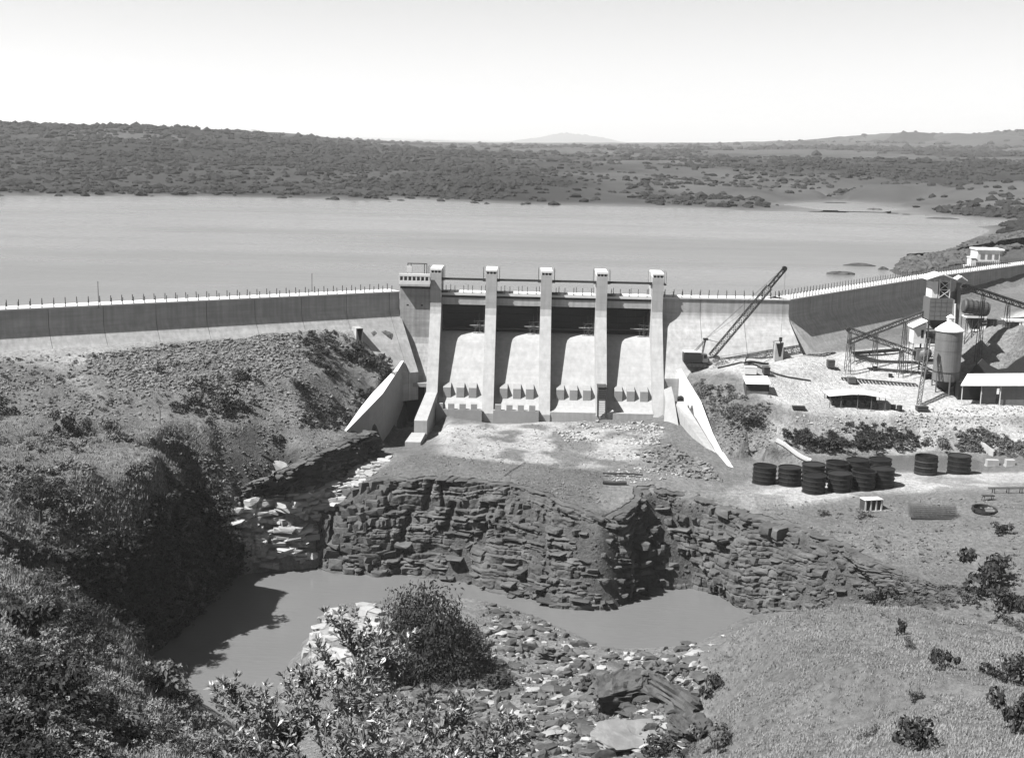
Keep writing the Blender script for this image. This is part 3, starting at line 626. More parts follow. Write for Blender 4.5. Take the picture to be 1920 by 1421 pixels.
# low islets by the right shore
for (px, py, lx, ly), lab in (((1612, 498, 4.6, 1.0), 'long thin dark islet off the right shore, the farther one'), ((1577, 514, 3.6, .9), 'short dark islet nearest the dam in the reservoir'),
                              ((1655, 505, 1.5, .7), 'tiny dark islet at the tip of the right shore'), ((1770, 410, 8, 4), 'small dark islet near the far right shore'), ((1640, 393, 4, 3), 'tiny far islet near the river inlet')):
    c = G(px, py, LAKE); b = MB()
    loops = []
    for r_, zz in ((1, -.3), (.95, .25), (.6, .6), (.1, .75)):
        loops.append([(lx * r_ * math.cos(t) * (1 + .25 * math.sin(3 * t + px)), ly * r_ * math.sin(t) * (1 + .25 * math.cos(4 * t + py)), zz + .15 * math.sin(5 * t)) for t in np.linspace(0, 2 * math.pi, 18, endpoint=False)])
    b.loft(loops); tag(b.build('islet', 'scrub', loc=c, smooth=False), lab, kind='structure')

# ------------------------------------------------------------------ the air: thin even haze round everything
hz = MB().box(-12500, 12500, -60, 21500, -4, 430).build('haze', 'black'); hz.data.materials.clear()
hm_ = bpy.data.materials.new('haze'); hm_.use_nodes = True; hn = hm_.node_tree; hn.nodes.clear(); pv = hn.nodes.new('ShaderNodeVolumePrincipled'); ho = hn.nodes.new('ShaderNodeOutputMaterial')
pv.inputs['Color'].default_value = (.92, .92, .92, 1); pv.inputs['Density'].default_value = HAZE; pv.inputs['Anisotropy'].default_value = .2; hn.links.new(pv.outputs[0], ho.inputs['Volume']); hz.data.materials.append(hm_)
tag(hz, 'thin pale haze in the air over the whole valley', kind='stuff'); SC.cycles.volume_max_steps = 64
# ================================================================== THE DAM
E1 = (Vector(DC) - Vector(DB)).normalized(); NR = Vector((E1.y, -E1.x))          # along the spillway, and downstream
def SW(t, n, z): return (DB[0] + E1.x * t + NR.x * n, DB[1] + E1.y * t + NR.y * n, z)
def along(px, n, py=560):
    a, b, c = ray(px, py); r = a / b
    return (r * (DB[1] + NR.y * n) - DB[0] - NR.x * n) / (E1.x - r * E1.y)
dam = empty('concrete_dam', (0, 0, 0), label='long concrete gravity dam with a gated spillway in its middle', cat='dam')
def ext(poly, t0, t1, name, m, parent=dam):
    """extrude an (n,z) profile along the spillway from t0 to t1"""
    b = MB(); k = len(poly)
    b.add([SW(t0, n, z) for n, z in poly] + [SW(t1, n, z) for n, z in poly], [(i, (i + 1) % k, k + (i + 1) % k, k + i) for i in range(k)] + [tuple(range(k - 1, -1, -1)), tuple(range(k, 2 * k))])
    return b.build(name, m, parent)
def sbox(t0, t1, n0, n1, z0, z1, name=None, m=None, parent=dam, b=None):
    bb = b or MB()
    bb.add([SW(t0, n0, z0), SW(t1, n0, z0), SW(t1, n1, z0), SW(t0, n1, z0), SW(t0, n0, z1), SW(t1, n0, z1), SW(t1, n1, z1), SW(t0, n1, z1)],
           [(0, 3, 2, 1), (4, 5, 6, 7), (0, 1, 5, 4), (1, 2, 6, 5), (2, 3, 7, 6), (3, 0, 4, 7)])
    return bb.build(name, m, parent) if b is None else bb
# --- wings: monoliths with open joints, crest slab, posts
WPROF = [(-4.6, 40), (0, 40), (0, 37.0), (.1, 36.4), (.4, 35.6), (.95, 34.7), (1.6, 33.8), (8.9, 24), (8.9, 18), (-4.6, 18)]
POST = MB().box(-.06, .06, -.06, .06, 0, 1.25).cbox((0, 0, .06), .24, .24, .12).build('railing_post', 'steel_dark'); POSTM = POST.data; bpy.data.objects.remove(POST)
def wing(a, b, first, step, post_step, mat_='concrete_old', rows=(-.25, -4.2), z0=40.0, miter=(0, 0)):
    a = Vector(a); b = Vector(b); d = b - a; L = d.length; d.normalize(); n = Vector((d.y, -d.x))
    cuts = [0] + [first + k * step for k in range(200) if first + k * step < L - 2] + [L]
    for i, (s0, s1) in enumerate(zip(cuts[:-1], cuts[1:])):
        k = len(WPROF); bb = MB(); g0 = .05 if i else 0; vs = []
        for s, g, sg in ((s0, g0, 1), (s1, .05 if i < len(cuts) - 2 else 0, -1)):
            for q, z in WPROF:
                mi = 0
                if sg == 1 and i == 0: mi = miter[0] * q
                if sg == -1 and i == len(cuts) - 2: mi = miter[1] * q
                p = a + d * (s + sg * g + mi) + n * q; vs.append((p.x, p.y, z))
        bb.add(vs, [(j, (j + 1) % k, k + (j + 1) % k, k + j) for j in range(k)] + [tuple(range(k - 1, -1, -1)), tuple(range(k, 2 * k))])
        bb.build('wall_block', mat_, dam)
    bb = MB(); vs = []
    for s, i in ((0, 0), (L, 1)):
        for q, z in ((-4.8, 40.004), (.22, 40.004), (.22, 40.3), (-4.8, 40.3)):
            p = a + d * (s + miter[i] * q) + n * q; vs.append((p.x, p.y, z))
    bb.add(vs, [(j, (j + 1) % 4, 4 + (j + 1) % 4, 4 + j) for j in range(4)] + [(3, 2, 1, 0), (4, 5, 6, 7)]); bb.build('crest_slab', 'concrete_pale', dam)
    for r_, q in enumerate(rows):
        for k in range(int(L / post_step)):
            s = (k + .5 + .45 * r_) * post_step
            if s > L: continue
            p = a + d * s + n * q
            if abs(p.x) > .42 * p.y + 4: continue
            inst(POSTM, 'railing_post', dam, (p.x, p.y, 40.3), (random.uniform(-.04, .04), random.uniform(-.04, .04), math.atan2(d.y, d.x)))
wing(DA, DB, 7, 10.2, 2.15)
mi = lambda u, v: math.tan((math.atan2(v[1], v[0]) - math.atan2(u[1], u[0])) / 2)
dCD = (DD[0] - DC[0], DD[1] - DC[1]); dDE = (DE[0] - DD[0], DE[1] - DD[1]); dEF = (DF[0] - DE[0], DF[1] - DE[1]); dFG = (DG[0] - DF[0], DG[1] - DF[1])
wing((DC[0] - 1.5, DC[1] + .1), DD, 9, 9.6, 1.95, miter=(0, mi(dCD, dDE)))
wing(DD, DE, 10, 11, 1.5, miter=(mi(dCD, dDE), mi(dDE, dEF)))
wing(DE, DF, 10, 11, 1.5, miter=(mi(dDE, dEF), mi(dEF, dFG)))
wing(DF, DG, 10, 11, 1.5, miter=(mi(dEF, dFG), 0))
# --- piers
pier_px = [817, 920.5, 1024, 1128, 1233]; PT = [along(p, 1.5) for p in pier_px]; HW = 1.18
PPROF = [(-7, 44.6), (1.5, 44.6), (1.5, 37.2), (1.9, 35.8), (13.6, 16.6), (13.6, 13), (-7, 13)]
for i, t in enumerate(PT):
    pr = PPROF if i else [(-7, 44.6), (1.5, 44.6), (1.5, 37.2), (1.9, 35.8), (11.4, 20.2), (11.4, 13), (-7, 13)]
    p = ext(pr, t - HW, t + HW, 'pier', 'concrete')
    # head of the pier: pale slab over three dark niches
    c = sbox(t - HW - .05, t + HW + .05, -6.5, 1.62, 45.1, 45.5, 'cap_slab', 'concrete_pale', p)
    for k in range(4): sbox(t - HW + k * .72 - .02 + (0.0 if k else 0.02), t - HW + k * .72 + .2, -6, 1.5, 44.605, 45.095, 'cap_post', 'concrete_pale', p)
    sbox(t - HW + .1, t + HW - .1, -6, .7, 44.62, 45.08, 'cap_core', 'black', p)
    for sg in (-1, 1):      # thin rails standing on brackets beside the head
        for k in range(2):
            q = SW(t + sg * (HW + .55), 1.2 - 3.2 * k, 0); MB().bar((q[0], q[1], 43.1), (q[0], q[1], 45.9), .05).build('rail_post', 'steel_dark', p)
        sbox(t + sg * (HW + .32) - .32, t + sg * (HW + .32) + .32, -2.6, 1.4, 42.95, 43.15, 'bracket', 'steel_dark', p)
# --- bays
def ogee():
    pr = []
    for n in np.linspace(-7, -3.5, 4): pr.append((n, 31.6 - .1 * (n + 3.5) ** 2))
    for n in np.linspace(-3.5, .5, 9)[1:]: pr.append((n, 31.6 - .156 * (n + 3.5) ** 2))
    pr.append((8.2, 29.1 - 7.7 * 1.25))
    for k in range(1, 6):
        s = k / 5; n = 8.2 + 3.6 * s; pr.append((n, 19.475 - 1.25 * 3.6 * (s - s * s / 2)))
    pr = [(n + (1.0 if n > -6.9 else 0), z) for n, z in pr]
    return pr + [(13.4, 17.2), (13.4, 14), (-7, 14)]
OG = ogee()
def og_z(n): return float(np.interp(n, [p[0] for p in OG[:-2]], [p[1] for p in OG[:-2]]))
blk = [[838, 863, 886], [944, 969, 993], [1050, 1075, 1100], [1159, 1182, 1207]]
for i in range(4):
    t0, t1 = PT[i] + HW, PT[i + 1] - HW
    ch = ext(OG, t0 + .003, t1 - .003, 'spillway_chute', 'concrete')
    for b_ in blk[i]:
        tc = along(b_, 9, 745)
        ext([(7.0, og_z(7.0) - .6), (7.4, 21.9), (9.6, 21.2), (9.6, og_z(9.6) - .4)], tc - .82, tc + .82, 'baffle_block', 'concrete_block', ch)
    # gate leaf behind the sill, with ribs
    g = sbox(t0 + .05, t1 - .05, -4.6, -4.2, 31.4, 37.4, 'gate', 'steel_black')
    for k in range(4): sbox(t0 + .06, t1 - .06, -4.195, -3.9, 32.2 + k * 1.45, 32.45 + k * 1.45, 'gate_rib', 'steel_black', g)
    for k in range(5):
        tt = t0 + (t1 - t0) * (k + .5) / 5; sbox(tt - .08, tt + .08, -4.19, -4.0, 31.5, 37.3, 'gate_rib', 'steel_black', g)
    # road deck and its girder
    dk = sbox(t0 + .004, t1 - .004, -5, .3, 39.75, 40.3, 'deck', 'concrete_pale')
    sbox(t0 + .004, t1 - .004, -.6, 0, 37.7, 39.2, 'girder', 'concrete_old', dk)
    sbox(t0 + .004, t1 - .004, -4.4, -3.9, 37.5, 39.2, 'girder', 'concrete_old', dk)
    sbox(t0 + .004, t1 - .004, -4.8, -.1, 39.2, 39.745, 'gap_shade', 'steel_dark', dk)  # dark filler standing in for the shaded gap under the deck
    for k in range(5):
        q = SW(t0 + (t1 - t0) * (k + .5) / 5, .1, 40.3); inst(POSTM, 'railing_post', dam, q, (0, 0, 0), (1, 1, 1.25))
        if k % 2 == 0:
            q = SW(t0 + (t1 - t0) * (k + .9) / 5, -4.7, 40.3); inst(POSTM, 'railing_post', dam, q)
    sbox(t0 + .02, t0 + 1.9, -.3, .9, 40.31, 40.75, 'deck_shadow', 'timber_dark', dk)  # low dark box standing in for a shadow on the deck
    # hoist beam between pier heads
    h = sbox(t0 - .1, t1 + .1, .2, .7, 43.05, 43.5, 'hoist_beam', 'steel_dark')
    # work platform hung over the sill
    sbox(t0 + .1, t1 - .1, -3.2, -2.4, 32.05 + .15 * i, 32.2 + .15 * i, 'work_plank', 'timber', ch)
    if i < 2:
        es = sbox(t0 + .004, t1 - .004, 13.5, 14.6, 14.5, 17.5, 'end_sill', 'concrete_block')
        nb_ = 4; w_ = (t1 - t0) / nb_
        for k in range(nb_):
            c = t0 + w_ * (k + .3 + .12 * i); sbox(c - .65, c + .65, 13.55, 14.5, 17.505, 18.65, 'sill_block', 'concrete_block', es)
# --- intake tower at the left end of the spillway
tt0, tt1 = along(750, 1, 600), PT[0] - HW - .004
tw = ext([(-7, 41.0), (1.0, 41.0), (1.0, 30.5), (1.4, 29.2), (6.6, 20.6), (6.6, 13), (-7, 13)], tt0, tt1, 'tower', 'concrete_tower')
bal = sbox(tt0 - .15, tt1 - .05, -5, 2.6, 41.7, 42.1, 'balcony_floor', 'concrete_old', tw)
sbox(tt0 - .15, tt1 - .05, 2.3, 2.6, 42.105, 42.9, 'parapet', 'concrete_pale', tw)
sbox(tt0 - .15, tt1 - .05, 1.9, 2.62, 43.8, 44.35, 'parapet', 'concrete_pale', tw)
for k in range(8):
    q = tt0 - .1 + (tt1 - tt0 - .15) * k / 7; sbox(q - .13, q + .13, 2.0, 2.58, 42.905, 43.795, 'parapet_post', 'concrete_pale', tw)
sbox(tt0, tt1 - .1, 1.0, 1.2, 42.11, 43.79, 'dark_screen', 'steel_black', tw)
sbox(tt0, tt1 - .1, -5, 1.0, 41.005, 41.695, 'balcony_shade', 'steel_dark', tw)  # dark band standing in for the shadow under the balcony
for q in (.25, .72):
    c = tt0 + (tt1 - tt0) * q; sbox(c - .22, c + .22, .95, 1.02, 37.3, 37.6, 'drain_hole', 'black', tw)
gant = sbox(tt0 + 1.3, tt0 + 5.6, -1.6, -1.3, 46.1, 46.3, 'gantry_beam', 'steel_mid', tw)
for q in (1.4, 2.1, 5.0, 5.5): sbox(tt0 + q - .08, tt0 + q + .08, -1.6, -1.35, 44.355 if q == 9 else 42.11, 46.095, 'gantry_post', 'steel_mid', tw)
sbox(tt0 + 1.2, tt0 + 2.3, -2.0, -1.0, 44.2, 45.6, 'hoist_housing', 'concrete_pale', tw)
# outlet portal at the tower's foot
sbox(tt0 + .15, tt1 - .7, 6.55, 6.63, 13.0, 20.8, 'outlet_and_shade', 'black', tw)  # black sheet: outlet opening, widened over the foot in the wall's shadow
sbox(tt0 + 2.2, tt1 + .1, 6.5, 8.2, 20.9, 21.7, 'outlet_lintel', 'concrete_block', tw)
# adit portals on the downstream face
def portal(c, d, wdt=1.5, dep=2.4, h=3.0):
    d = Vector(d).normalized(); n = Vector((d.y, -d.x)); c = Vector(c)
    def q(s, o, z): p = Vector((c.x, c.y)) + d * s + n * o; return (p.x, p.y, c.z + z)
    b = MB(); w2 = wdt / 2
    b.add([q(-w2, -2, h), q(w2, -2, h), q(w2, dep, h), q(-w2, dep, h), q(-w2, -2, -1), q(w2, -2, -1), q(w2, dep, -1), q(-w2, dep, -1)], [(0, 1, 2, 3), (4, 7, 6, 5), (0, 4, 5, 1), (1, 5, 6, 2), (2, 6, 7, 3), (3, 7, 4, 0)])
    o = b.build('adit_portal', 'concrete_old', dam)
    MB().add([q(-w2 + .12, dep + .02, h - .2), q(w2 - .12, dep + .02, h - .2), q(w2 - .5, dep + .02, 0), q(-.05, dep + .02, 0)], [(0, 3, 2, 1)]).build('doorway', 'black', o, fix=False)
# ================================================================== TRAINING WALLS
def wall_run(name, path, thick, zb, m, label, side=1, cat='wall'):
    """path: (x, y, ztop); a wall with a level-less top following the path"""
    P = [Vector((x, y)) for x, y, z in path]; b = MB(); loops = []
    for i, (x, y, z) in enumerate(path):
        d = (P[min(i + 1, len(P) - 1)] - P[max(i - 1, 0)]).normalized(); n = Vector((-d.y, d.x)) * side
        t_ = thick if not isinstance(thick, (list, tuple)) else thick[i]
        q = P[i] + n * t_; bz = zb if not isinstance(zb, (list, tuple)) else zb[i]
        loops.append([(P[i].x, P[i].y, bz), (P[i].x, P[i].y, z), (q.x, q.y, z + .02), (q.x, q.y, bz)])
    b.loft(loops)
    return tag(b.build(name, m), label, cat)
_lw = wall_run('training_wall', LW, [.5, .9, 2.1, 1.8, .5], 12, 'concrete_block',  # darker concrete here puts the shade of the face into its colour
          'tall left training wall with a bright sloping top beside the outlet channel', side=-1)
_th = [.5, .9, 2.1, 1.8, .5]; _loops = []
for i, (x, y, z) in enumerate(LW):
    d = (Vector(LW[min(i + 1, 4)][:2]) - Vector(LW[max(i - 1, 0)][:2])).normalized(); q = Vector((x, y)) + Vector((d.y, -d.x)) * _th[i]
    _loops.append([(x, y, z + .025), (x, y, z + .12), (q.x, q.y, z + .14), (q.x, q.y, z + .045)])
MB().loft(_loops).build('lit_top', 'concrete_pale', _lw)  # paler strip, paints the sunlit top of the wall
# wall that carries pier one's line down past the outlet
a0, a1 = SW(PT[0] - HW, 10, 0), SW(PT[0] + HW, 10, 0)
def slanted(name, secs, m, label):
    loops = []
    for (l, r_, zt, zb) in secs: loops.append([(l[0], l[1], zb), (l[0], l[1], zt), (r_[0], r_[1], zt), (r_[0], r_[1], zb)])
    return tag(MB().loft(loops).build(name, m), label, 'wall')
e0 = D(777, 795, 258); e1_ = D(801, 795, 258)
slanted('dividing_wall', [(SW(PT[0] - HW - .05, 11.3, 0), SW(PT[0] + HW - .05, 11.3, 0), 20.4, 13), ((e0[0], 260), (e1_[0], 260), 18.2, 13), ((e0[0] - .05, 257.9), (e1_[0] - .05, 257.9), 18.0, 13)], 'concrete',
        'short concrete wall running out from the foot of the first pier beside the outlet')
slanted('wall_toe', [((e0[0] - .5, 257.8), (e1_[0] - .3, 257.8), 15.6, 12.5), ((e0[0] - 1.4, 252.5), (e1_[0] - .9, 252.5), 14.9, 12.5)], 'concrete', 'low pale concrete toe below the dividing wall of the outlet')
wall_run('training_wall', RW, [.5, .7, .7, .7, .7], 13.5, 'concrete_pale', 'tall pale right training wall stepping down from the last pier', side=1)
wall_run('low_wall', RE, .9, 13.5, 'concrete_pale', 'low white wall continuing from the right training wall towards the steel rings', side=1)
# chute block on the spillway side of the right training wall
c = [D(1263, 752, 269), D(1283, 752, 269), D(1318, 808, 254.6), D(1300, 806, 254), D(1332, 850, 246.8), D(1345, 852, 246.8)]
bm_ = MB(); bm_.loft([[(c[0][0], c[0][1], 13), c[0], c[1], (c[1][0], c[1][1], 13)], [(c[3][0], c[3][1], 13), c[3], c[2], (c[2][0], c[2][1], 13)], [(c[4][0], c[4][1], 13), c[4], c[5], (c[5][0], c[5][1], 13)]])
ch = tag(bm_.build('side_chute', 'concrete'), 'sloping concrete side chute with a rough bright bed against the right training wall', 'chute')
q = D(1276, 748, 269.3); MB().bar((q[0], q[1] - .2, q[2] - .3), (q[0] + .2, q[1] + 1.5, q[2] - .2), .7, 12).build('outlet_pipe', 'black', ch)
x0 = D(1246, 755, 271)
bm_ = MB(); bm_.loft([[(x0[0], 273.5, 13), (x0[0], 273.5, 22.5), (c[0][0] - .05, 273.5, 23.2), (c[0][0] - .05, 273.5, 13)], [(x0[0], 269.5, 13), (x0[0], 269.5, 20.6), (c[0][0] - .05, 268.5, 22.0), (c[0][0] - .05, 268.5, 13)],
                      [(x0[0] - 1, 263, 13), (x0[0] - 1, 263, 15.5), (c[0][0] + .4, 261, 16.5), (c[0][0] + .4, 261, 13)]])
tag(bm_.build('abutment_block', 'concrete_block'), 'grey concrete block between the last pier and the side chute', 'concrete block')
# stub block at the rock cut on the left
s = [at_ground(512, 868), at_ground(545, 888)]
bm_ = MB(); bm_.loft([[(s[0].x - .8, s[0].y, 16.5), (s[0].x - .8, s[0].y, s[0].z + .5), (s[0].x + 1.2, s[0].y + 2, s[0].z + .6), (s[0].x + 1.2, s[0].y + 2, 16.5)],
                      [(s[1].x - 1.2, s[1].y - 1, s[1].z - 1.6), (s[1].x - 1.2, s[1].y - 1, s[1].z + .4), (s[1].x + .4, s[1].y, s[1].z + .4), (s[1].x + .4, s[1].y, s[1].z - 1.6)]])
tag(bm_.build('wall_stub', 'concrete_old'), 'weathered concrete wall stub at the near end of the dark rock cut', 'wall')
portal((*Vector(D(672, 628, 277))[:2], D(672, 628, 277)[2] - 1), (1, .45), dep=.9, h=2.6)
pq = D(1460, 655, 281); portal((pq[0], pq[1], pq[2] - 1.4), (1, 0), wdt=1.7, dep=.8, h=3.0)
from mathutils import noise as mnoise
# ================================================================== ROCK: bedded cliffs built of blocks
def hull_rock(seed, kind='slab'):
    r = random.Random(seed); bm = bmesh.new(); P = []
    if kind == 'slab':
        for sx in (-1, 1):
            for sy in (-1, 1):
                for sz in (-1, 1):
                    P.append((sx * (.52 - .3 * r.random()), sy * (.52 - .3 * r.random()), sz * (.52 - .2 * r.random())))
        for _ in range(9):
            a = r.random() * 6.283; q = r.uniform(.42, .56); P.append((q * math.cos(a), q * math.sin(a), r.uniform(-.42, .46)))
    elif kind == 'bed':
        for sx in (-1, 1):
            for sy in (-1, 1):
                for sz in (-1, 1):
                    P.append((sx * (.52 - .05 * r.random()), sy * (.52 - .22 * r.random()), sz * (.52 - .09 * r.random())))
        for _ in range(5): P.append((r.uniform(-.5, .5), -(.5 + .07 * r.random()), r.uniform(-.45, .45)))
    else:
        for _ in range(15):
            v = Vector((r.gauss(0, 1), r.gauss(0, 1), r.gauss(0, 1))).normalized() * (.42 + .16 * r.random()); P.append(tuple(v))
    for p in P: bm.verts.new(p)
    g = bmesh.ops.convex_hull(bm, input=bm.verts[:])
    bmesh.ops.delete(bm, geom=[v for v in bm.verts if not v.link_faces], context='VERTS')
    bmesh.ops.triangulate(bm, faces=bm.faces[:]); bmesh.ops.recalc_face_normals(bm, faces=bm.faces[:]); bm.verts.index_update()
    V = np.array([tuple(v.co) for v in bm.verts]); F = np.array([[v.index for v in f.verts] for f in bm.faces]); bm.free()
    return V, F
SLABS = [hull_rock(k, 'slab') for k in range(12)]; BEDS = [hull_rock(80 + k, 'bed') for k in range(12)]; LUMPS = [hull_rock(50 + k, 'lump') for k in range(10)]
def hull_small(seed):
    r = random.Random(seed); bm = bmesh.new()
    for _ in range(9): bm.verts.new(Vector((r.gauss(0, 1), r.gauss(0, 1), r.gauss(0, 1))).normalized() * (.4 + .2 * r.random()))
    bmesh.ops.convex_hull(bm, input=bm.verts[:]); bmesh.ops.delete(bm, geom=[v for v in bm.verts if not v.link_faces], context='VERTS')
    bmesh.ops.triangulate(bm, faces=bm.faces[:]); bmesh.ops.recalc_face_normals(bm, faces=bm.faces[:]); bm.verts.index_update()
    V = np.array([tuple(v.co) for v in bm.verts]); F = np.array([[v.index for v in f.verts] for f in bm.faces]); bm.free(); return V, F
CHIPS = [hull_small(700 + k) for k in range(10)]
def rock_meshes(protos, m, nm): return [mesh_np(nm, v, f, m) for v, f in protos]
SLAB_M = rock_meshes(SLABS, 'rock', 'rock_block'); SLAB_P = rock_meshes(SLABS, 'rock_pale', 'rock_block'); BED_M = rock_meshes(BEDS, 'rock', 'rock_block')
mat('rock_mid', .34, .3, .6, bump=.1, bscale=1.6, spec=.2)
mat('rock_mass', .165, .5, .28, bump=.18, bscale=1.6, spec=.2, detail=3)
mat('rock_mass_pale', .6, .4, .28, bump=.15, bscale=1.6, spec=.2, detail=3)
def blur1(a, n):
    for _ in range(n): a = np.r_[a[0], (a[:-2] + 2 * a[1:-1] + a[2:]) / 4, a[-1]]
    return a
def cliff(name, label, top, base, seed, bed=(.45, 1.1), length=(.7, 5.0), depth=3.6, relief=2.6, jit=.75, maxparts=130, fmax=1.03, curve=1.0, dip=0.0):
    """bedrock in continuous beds: every bed is a row of jointed blocks laid end to end, each set in or out a little"""
    r = random.Random(seed)
    root = empty(name); tag(root, label, kind='structure')
    Tp = np.array(densify(top, .8)); n = len(Tp); Bp = np.array(densify(base, .4)); Bp = Bp[np.linspace(0, len(Bp) - 1, n).astype(int)]
    seg = np.r_[0, np.cumsum(np.hypot(np.diff(Tp[:, 0]), np.diff(Tp[:, 1])))]; L = seg[-1]
    H = float(np.mean(Tp[:, 2] - Bp[:, 2])); items = []; f = -.02; kb = 0; prev = 0
    while f < fmax:
        q_ = r.random(); th = r.uniform(bed[0] * .6, bed[0] * 1.2) if q_ < .5 else (r.uniform(*bed) if q_ < .85 else bed[1] * r.uniform(1, 1.5)); df = th / H; s = -r.random() * 2; kb += 1
        prev = r.uniform(-.5, .5) * jit
        while s < L:
            l = length[0] + (length[1] - length[0]) * r.random() ** 1.6
            sc = min(max(s + l / 2, 0), L); k = np.searchsorted(seg, sc); k = min(max(k, 1), n - 1); w_ = (sc - seg[k - 1]) / max(seg[k] - seg[k - 1], 1e-6)
            T = Tp[k - 1] * (1 - w_) + Tp[k] * w_; B = Bp[k - 1] * (1 - w_) + Bp[k] * w_
            k0, k1 = max(0, k - 3), min(n - 1, k + 3); g = min(max(f, 0), 1); tg = (Tp[k1] - Tp[k0]) * (1 - g) + (Bp[k1] - Bp[k0]) * g; ang = math.atan2(tg[1], tg[0]); rise = math.atan2(tg[2], math.hypot(tg[0], tg[1]))
            nn = np.array([math.sin(ang), -math.cos(ang)]); hloc = T[2] - B[2]
            fz = f + df / 2 + dip * (sc / L - .5) + .02 * math.sin(sc * .35 + kb * .4); gh = max(0, min(1.05, fz)) ** curve
            c = T + (B - T) * gh; z = T[2] - hloc * min(max(fz, -.03), 1.06)
            big = float(fbm(np.array([sc]), np.array([kb * 1.3]), 6.5, 3, seed)[0] - .5) * 2 * relief
            if hloc > .8 and r.random() > .07:
                d = depth; o = .7 + big + prev + r.gauss(0, .3) * jit - d / 2
                items.append((c[0] + nn[0] * o, c[1] + nn[1] * o, z, ang + r.gauss(0, .06), l * r.uniform(.97, 1.1), d, max(.3, th * min(1.2, hloc / H) * 1.12), r.gauss(0, .05), -rise * .8 + r.gauss(0, .03), r.randrange(12)))
                if r.random() < .3: prev = r.uniform(-1, 1) * jit
            s += l
        f += df
    # the bedrock itself: one broken, bedded and jointed surface the blocks jut from
    rg = np.random.default_rng(seed + 60); ns = int(L / .24); nh = int((H + 5) / .15)
    sv = np.linspace(0, L, ns); fv = np.linspace(-.03, 1.05, nh); S_, F_ = np.meshgrid(sv, fv, indexing='ij')
    kk = np.interp(sv, seg, np.arange(n)); k0 = np.minimum(kk.astype(int), n - 2); wk = (kk - k0)[:, None]
    Ts = Tp[k0] * (1 - wk) + Tp[k0 + 1] * wk; Bs = Bp[k0] * (1 - wk) + Bp[k0 + 1] * wk
    tg = np.gradient(Ts[:, :2] * .6 + Bs[:, :2] * .4, axis=0); tg = np.stack([blur1(tg[:, 0], 8), blur1(tg[:, 1], 8)], 1); tg /= np.linalg.norm(tg, axis=1)[:, None]; nrm = np.stack([tg[:, 1], -tg[:, 0]], 1)
    fw = F_ + dip * (S_ / L - .5) + (fbm(S_, F_ * H, 9, 3, seed) - .5) * .12 + .012 * np.sin(S_ * .5)
    bounds = [-.3]
    while bounds[-1] < 1.4: q = rg.random(); bounds.append(bounds[-1] + (rg.uniform(.2, .5) if q < .55 else rg.uniform(.5, 1.0) if q < .88 else rg.uniform(1.0, 1.7)) / H)
    bounds = np.array(bounds); bi = np.searchsorted(bounds, fw) - 1; bi = np.clip(bi, 0, len(bounds) - 2)
    dz = np.minimum(fw - bounds[bi], bounds[bi + 1] - fw) * H; off = np.zeros(S_.shape); jd = np.full(S_.shape, 9.0)
    for q in range(len(bounds) - 1):
        m = bi == q
        if not m.any(): continue
        cuts = np.cumsum(.5 + 3.8 * rg.random(int(L / 1.2) + 5) ** 2); ci = np.searchsorted(cuts, S_[m] + .12 * np.sin(F_[m] * 90)); vals = rg.normal(0, .38, len(cuts) + 2); off[m] = vals[ci]
        lo = np.r_[-9, cuts]; jd[m] = np.minimum(np.abs(S_[m] - lo[np.clip(ci, 0, len(lo) - 1)]), np.abs(cuts[np.clip(ci, 0, len(cuts) - 1)] - S_[m]))
    fq = np.clip((bounds[bi] + bounds[bi + 1]) / 2 - dip * (S_ / L - .5), -.02, 1.03)
    off += (fbm(S_, F_ * H * .8, 6.5, 3, seed + 1) - .5) * relief * 1.7 + (fbm(S_, F_ * H, 1.6, 3, seed + 2) - .5) * .7 + (fbm(S_, F_ * H, .5, 2, seed + 3) - .5) * .3
    off -= .4 * np.clip(1 - dz / .12, 0, 1) * (fbm(S_, F_ * H, 3, 2, seed + 4) > .4) + .35 * np.clip(1 - jd / .14, 0, 1)
    for _ in range(int(L / 5)):
        s0 = rg.uniform(0, L); f0 = rg.uniform(-.1, .6); off -= rg.uniform(.8, 2.0) * np.clip(1 - np.abs(S_ - s0 - .5 * np.sin(F_ * 8 + s0)) / rg.uniform(.35, .9), 0, 1) * ((F_ > f0) & (F_ < f0 + rg.uniform(.25, .6)))
    off += .45; off[:, :2] -= 1.2
    hl = (Ts[:, 2] - Bs[:, 2])[:, None]
    X = Ts[:, None, 0] + (Bs - Ts)[:, None, 0] * fq + nrm[:, None, 0] * off; Y = Ts[:, None, 1] + (Bs - Ts)[:, None, 1] * fq + nrm[:, None, 1] * off
    Zz = Ts[:, None, 2] - hl * F_ + (fbm(S_, F_ * H, .7, 2, seed + 5) - .5) * .14 + .12
    I = np.arange(ns * nh).reshape(ns, nh); Fq = np.stack([I[:-1, :-1], I[:-1, 1:], I[1:, 1:], I[1:, :-1]], -1).reshape(-1, 4)
    add_obj(mesh_np('bedrock', np.stack([X.ravel(), Y.ravel(), Zz.ravel()], 1), Fq, 'rock_mass'), 'bedrock', root)
    r.shuffle(items); items = items[:maxparts]
    for it in items:
        sc_ = r.uniform(.5, 1.0); ii = min(int(np.argmin(np.hypot(Ts[:, 0] - it[0], Ts[:, 1] - it[1]))), ns - 1)
        inst(BED_M[it[9]], 'rock_block', root, it[:3], (it[7] + r.gauss(0, .08), it[8] + r.gauss(0, .06), it[3] + r.gauss(0, .12)), (it[4] * sc_, it[5] * .8, it[6] * r.uniform(.6, 1.0)))
    print(name, len(items), len(Fq)); return root
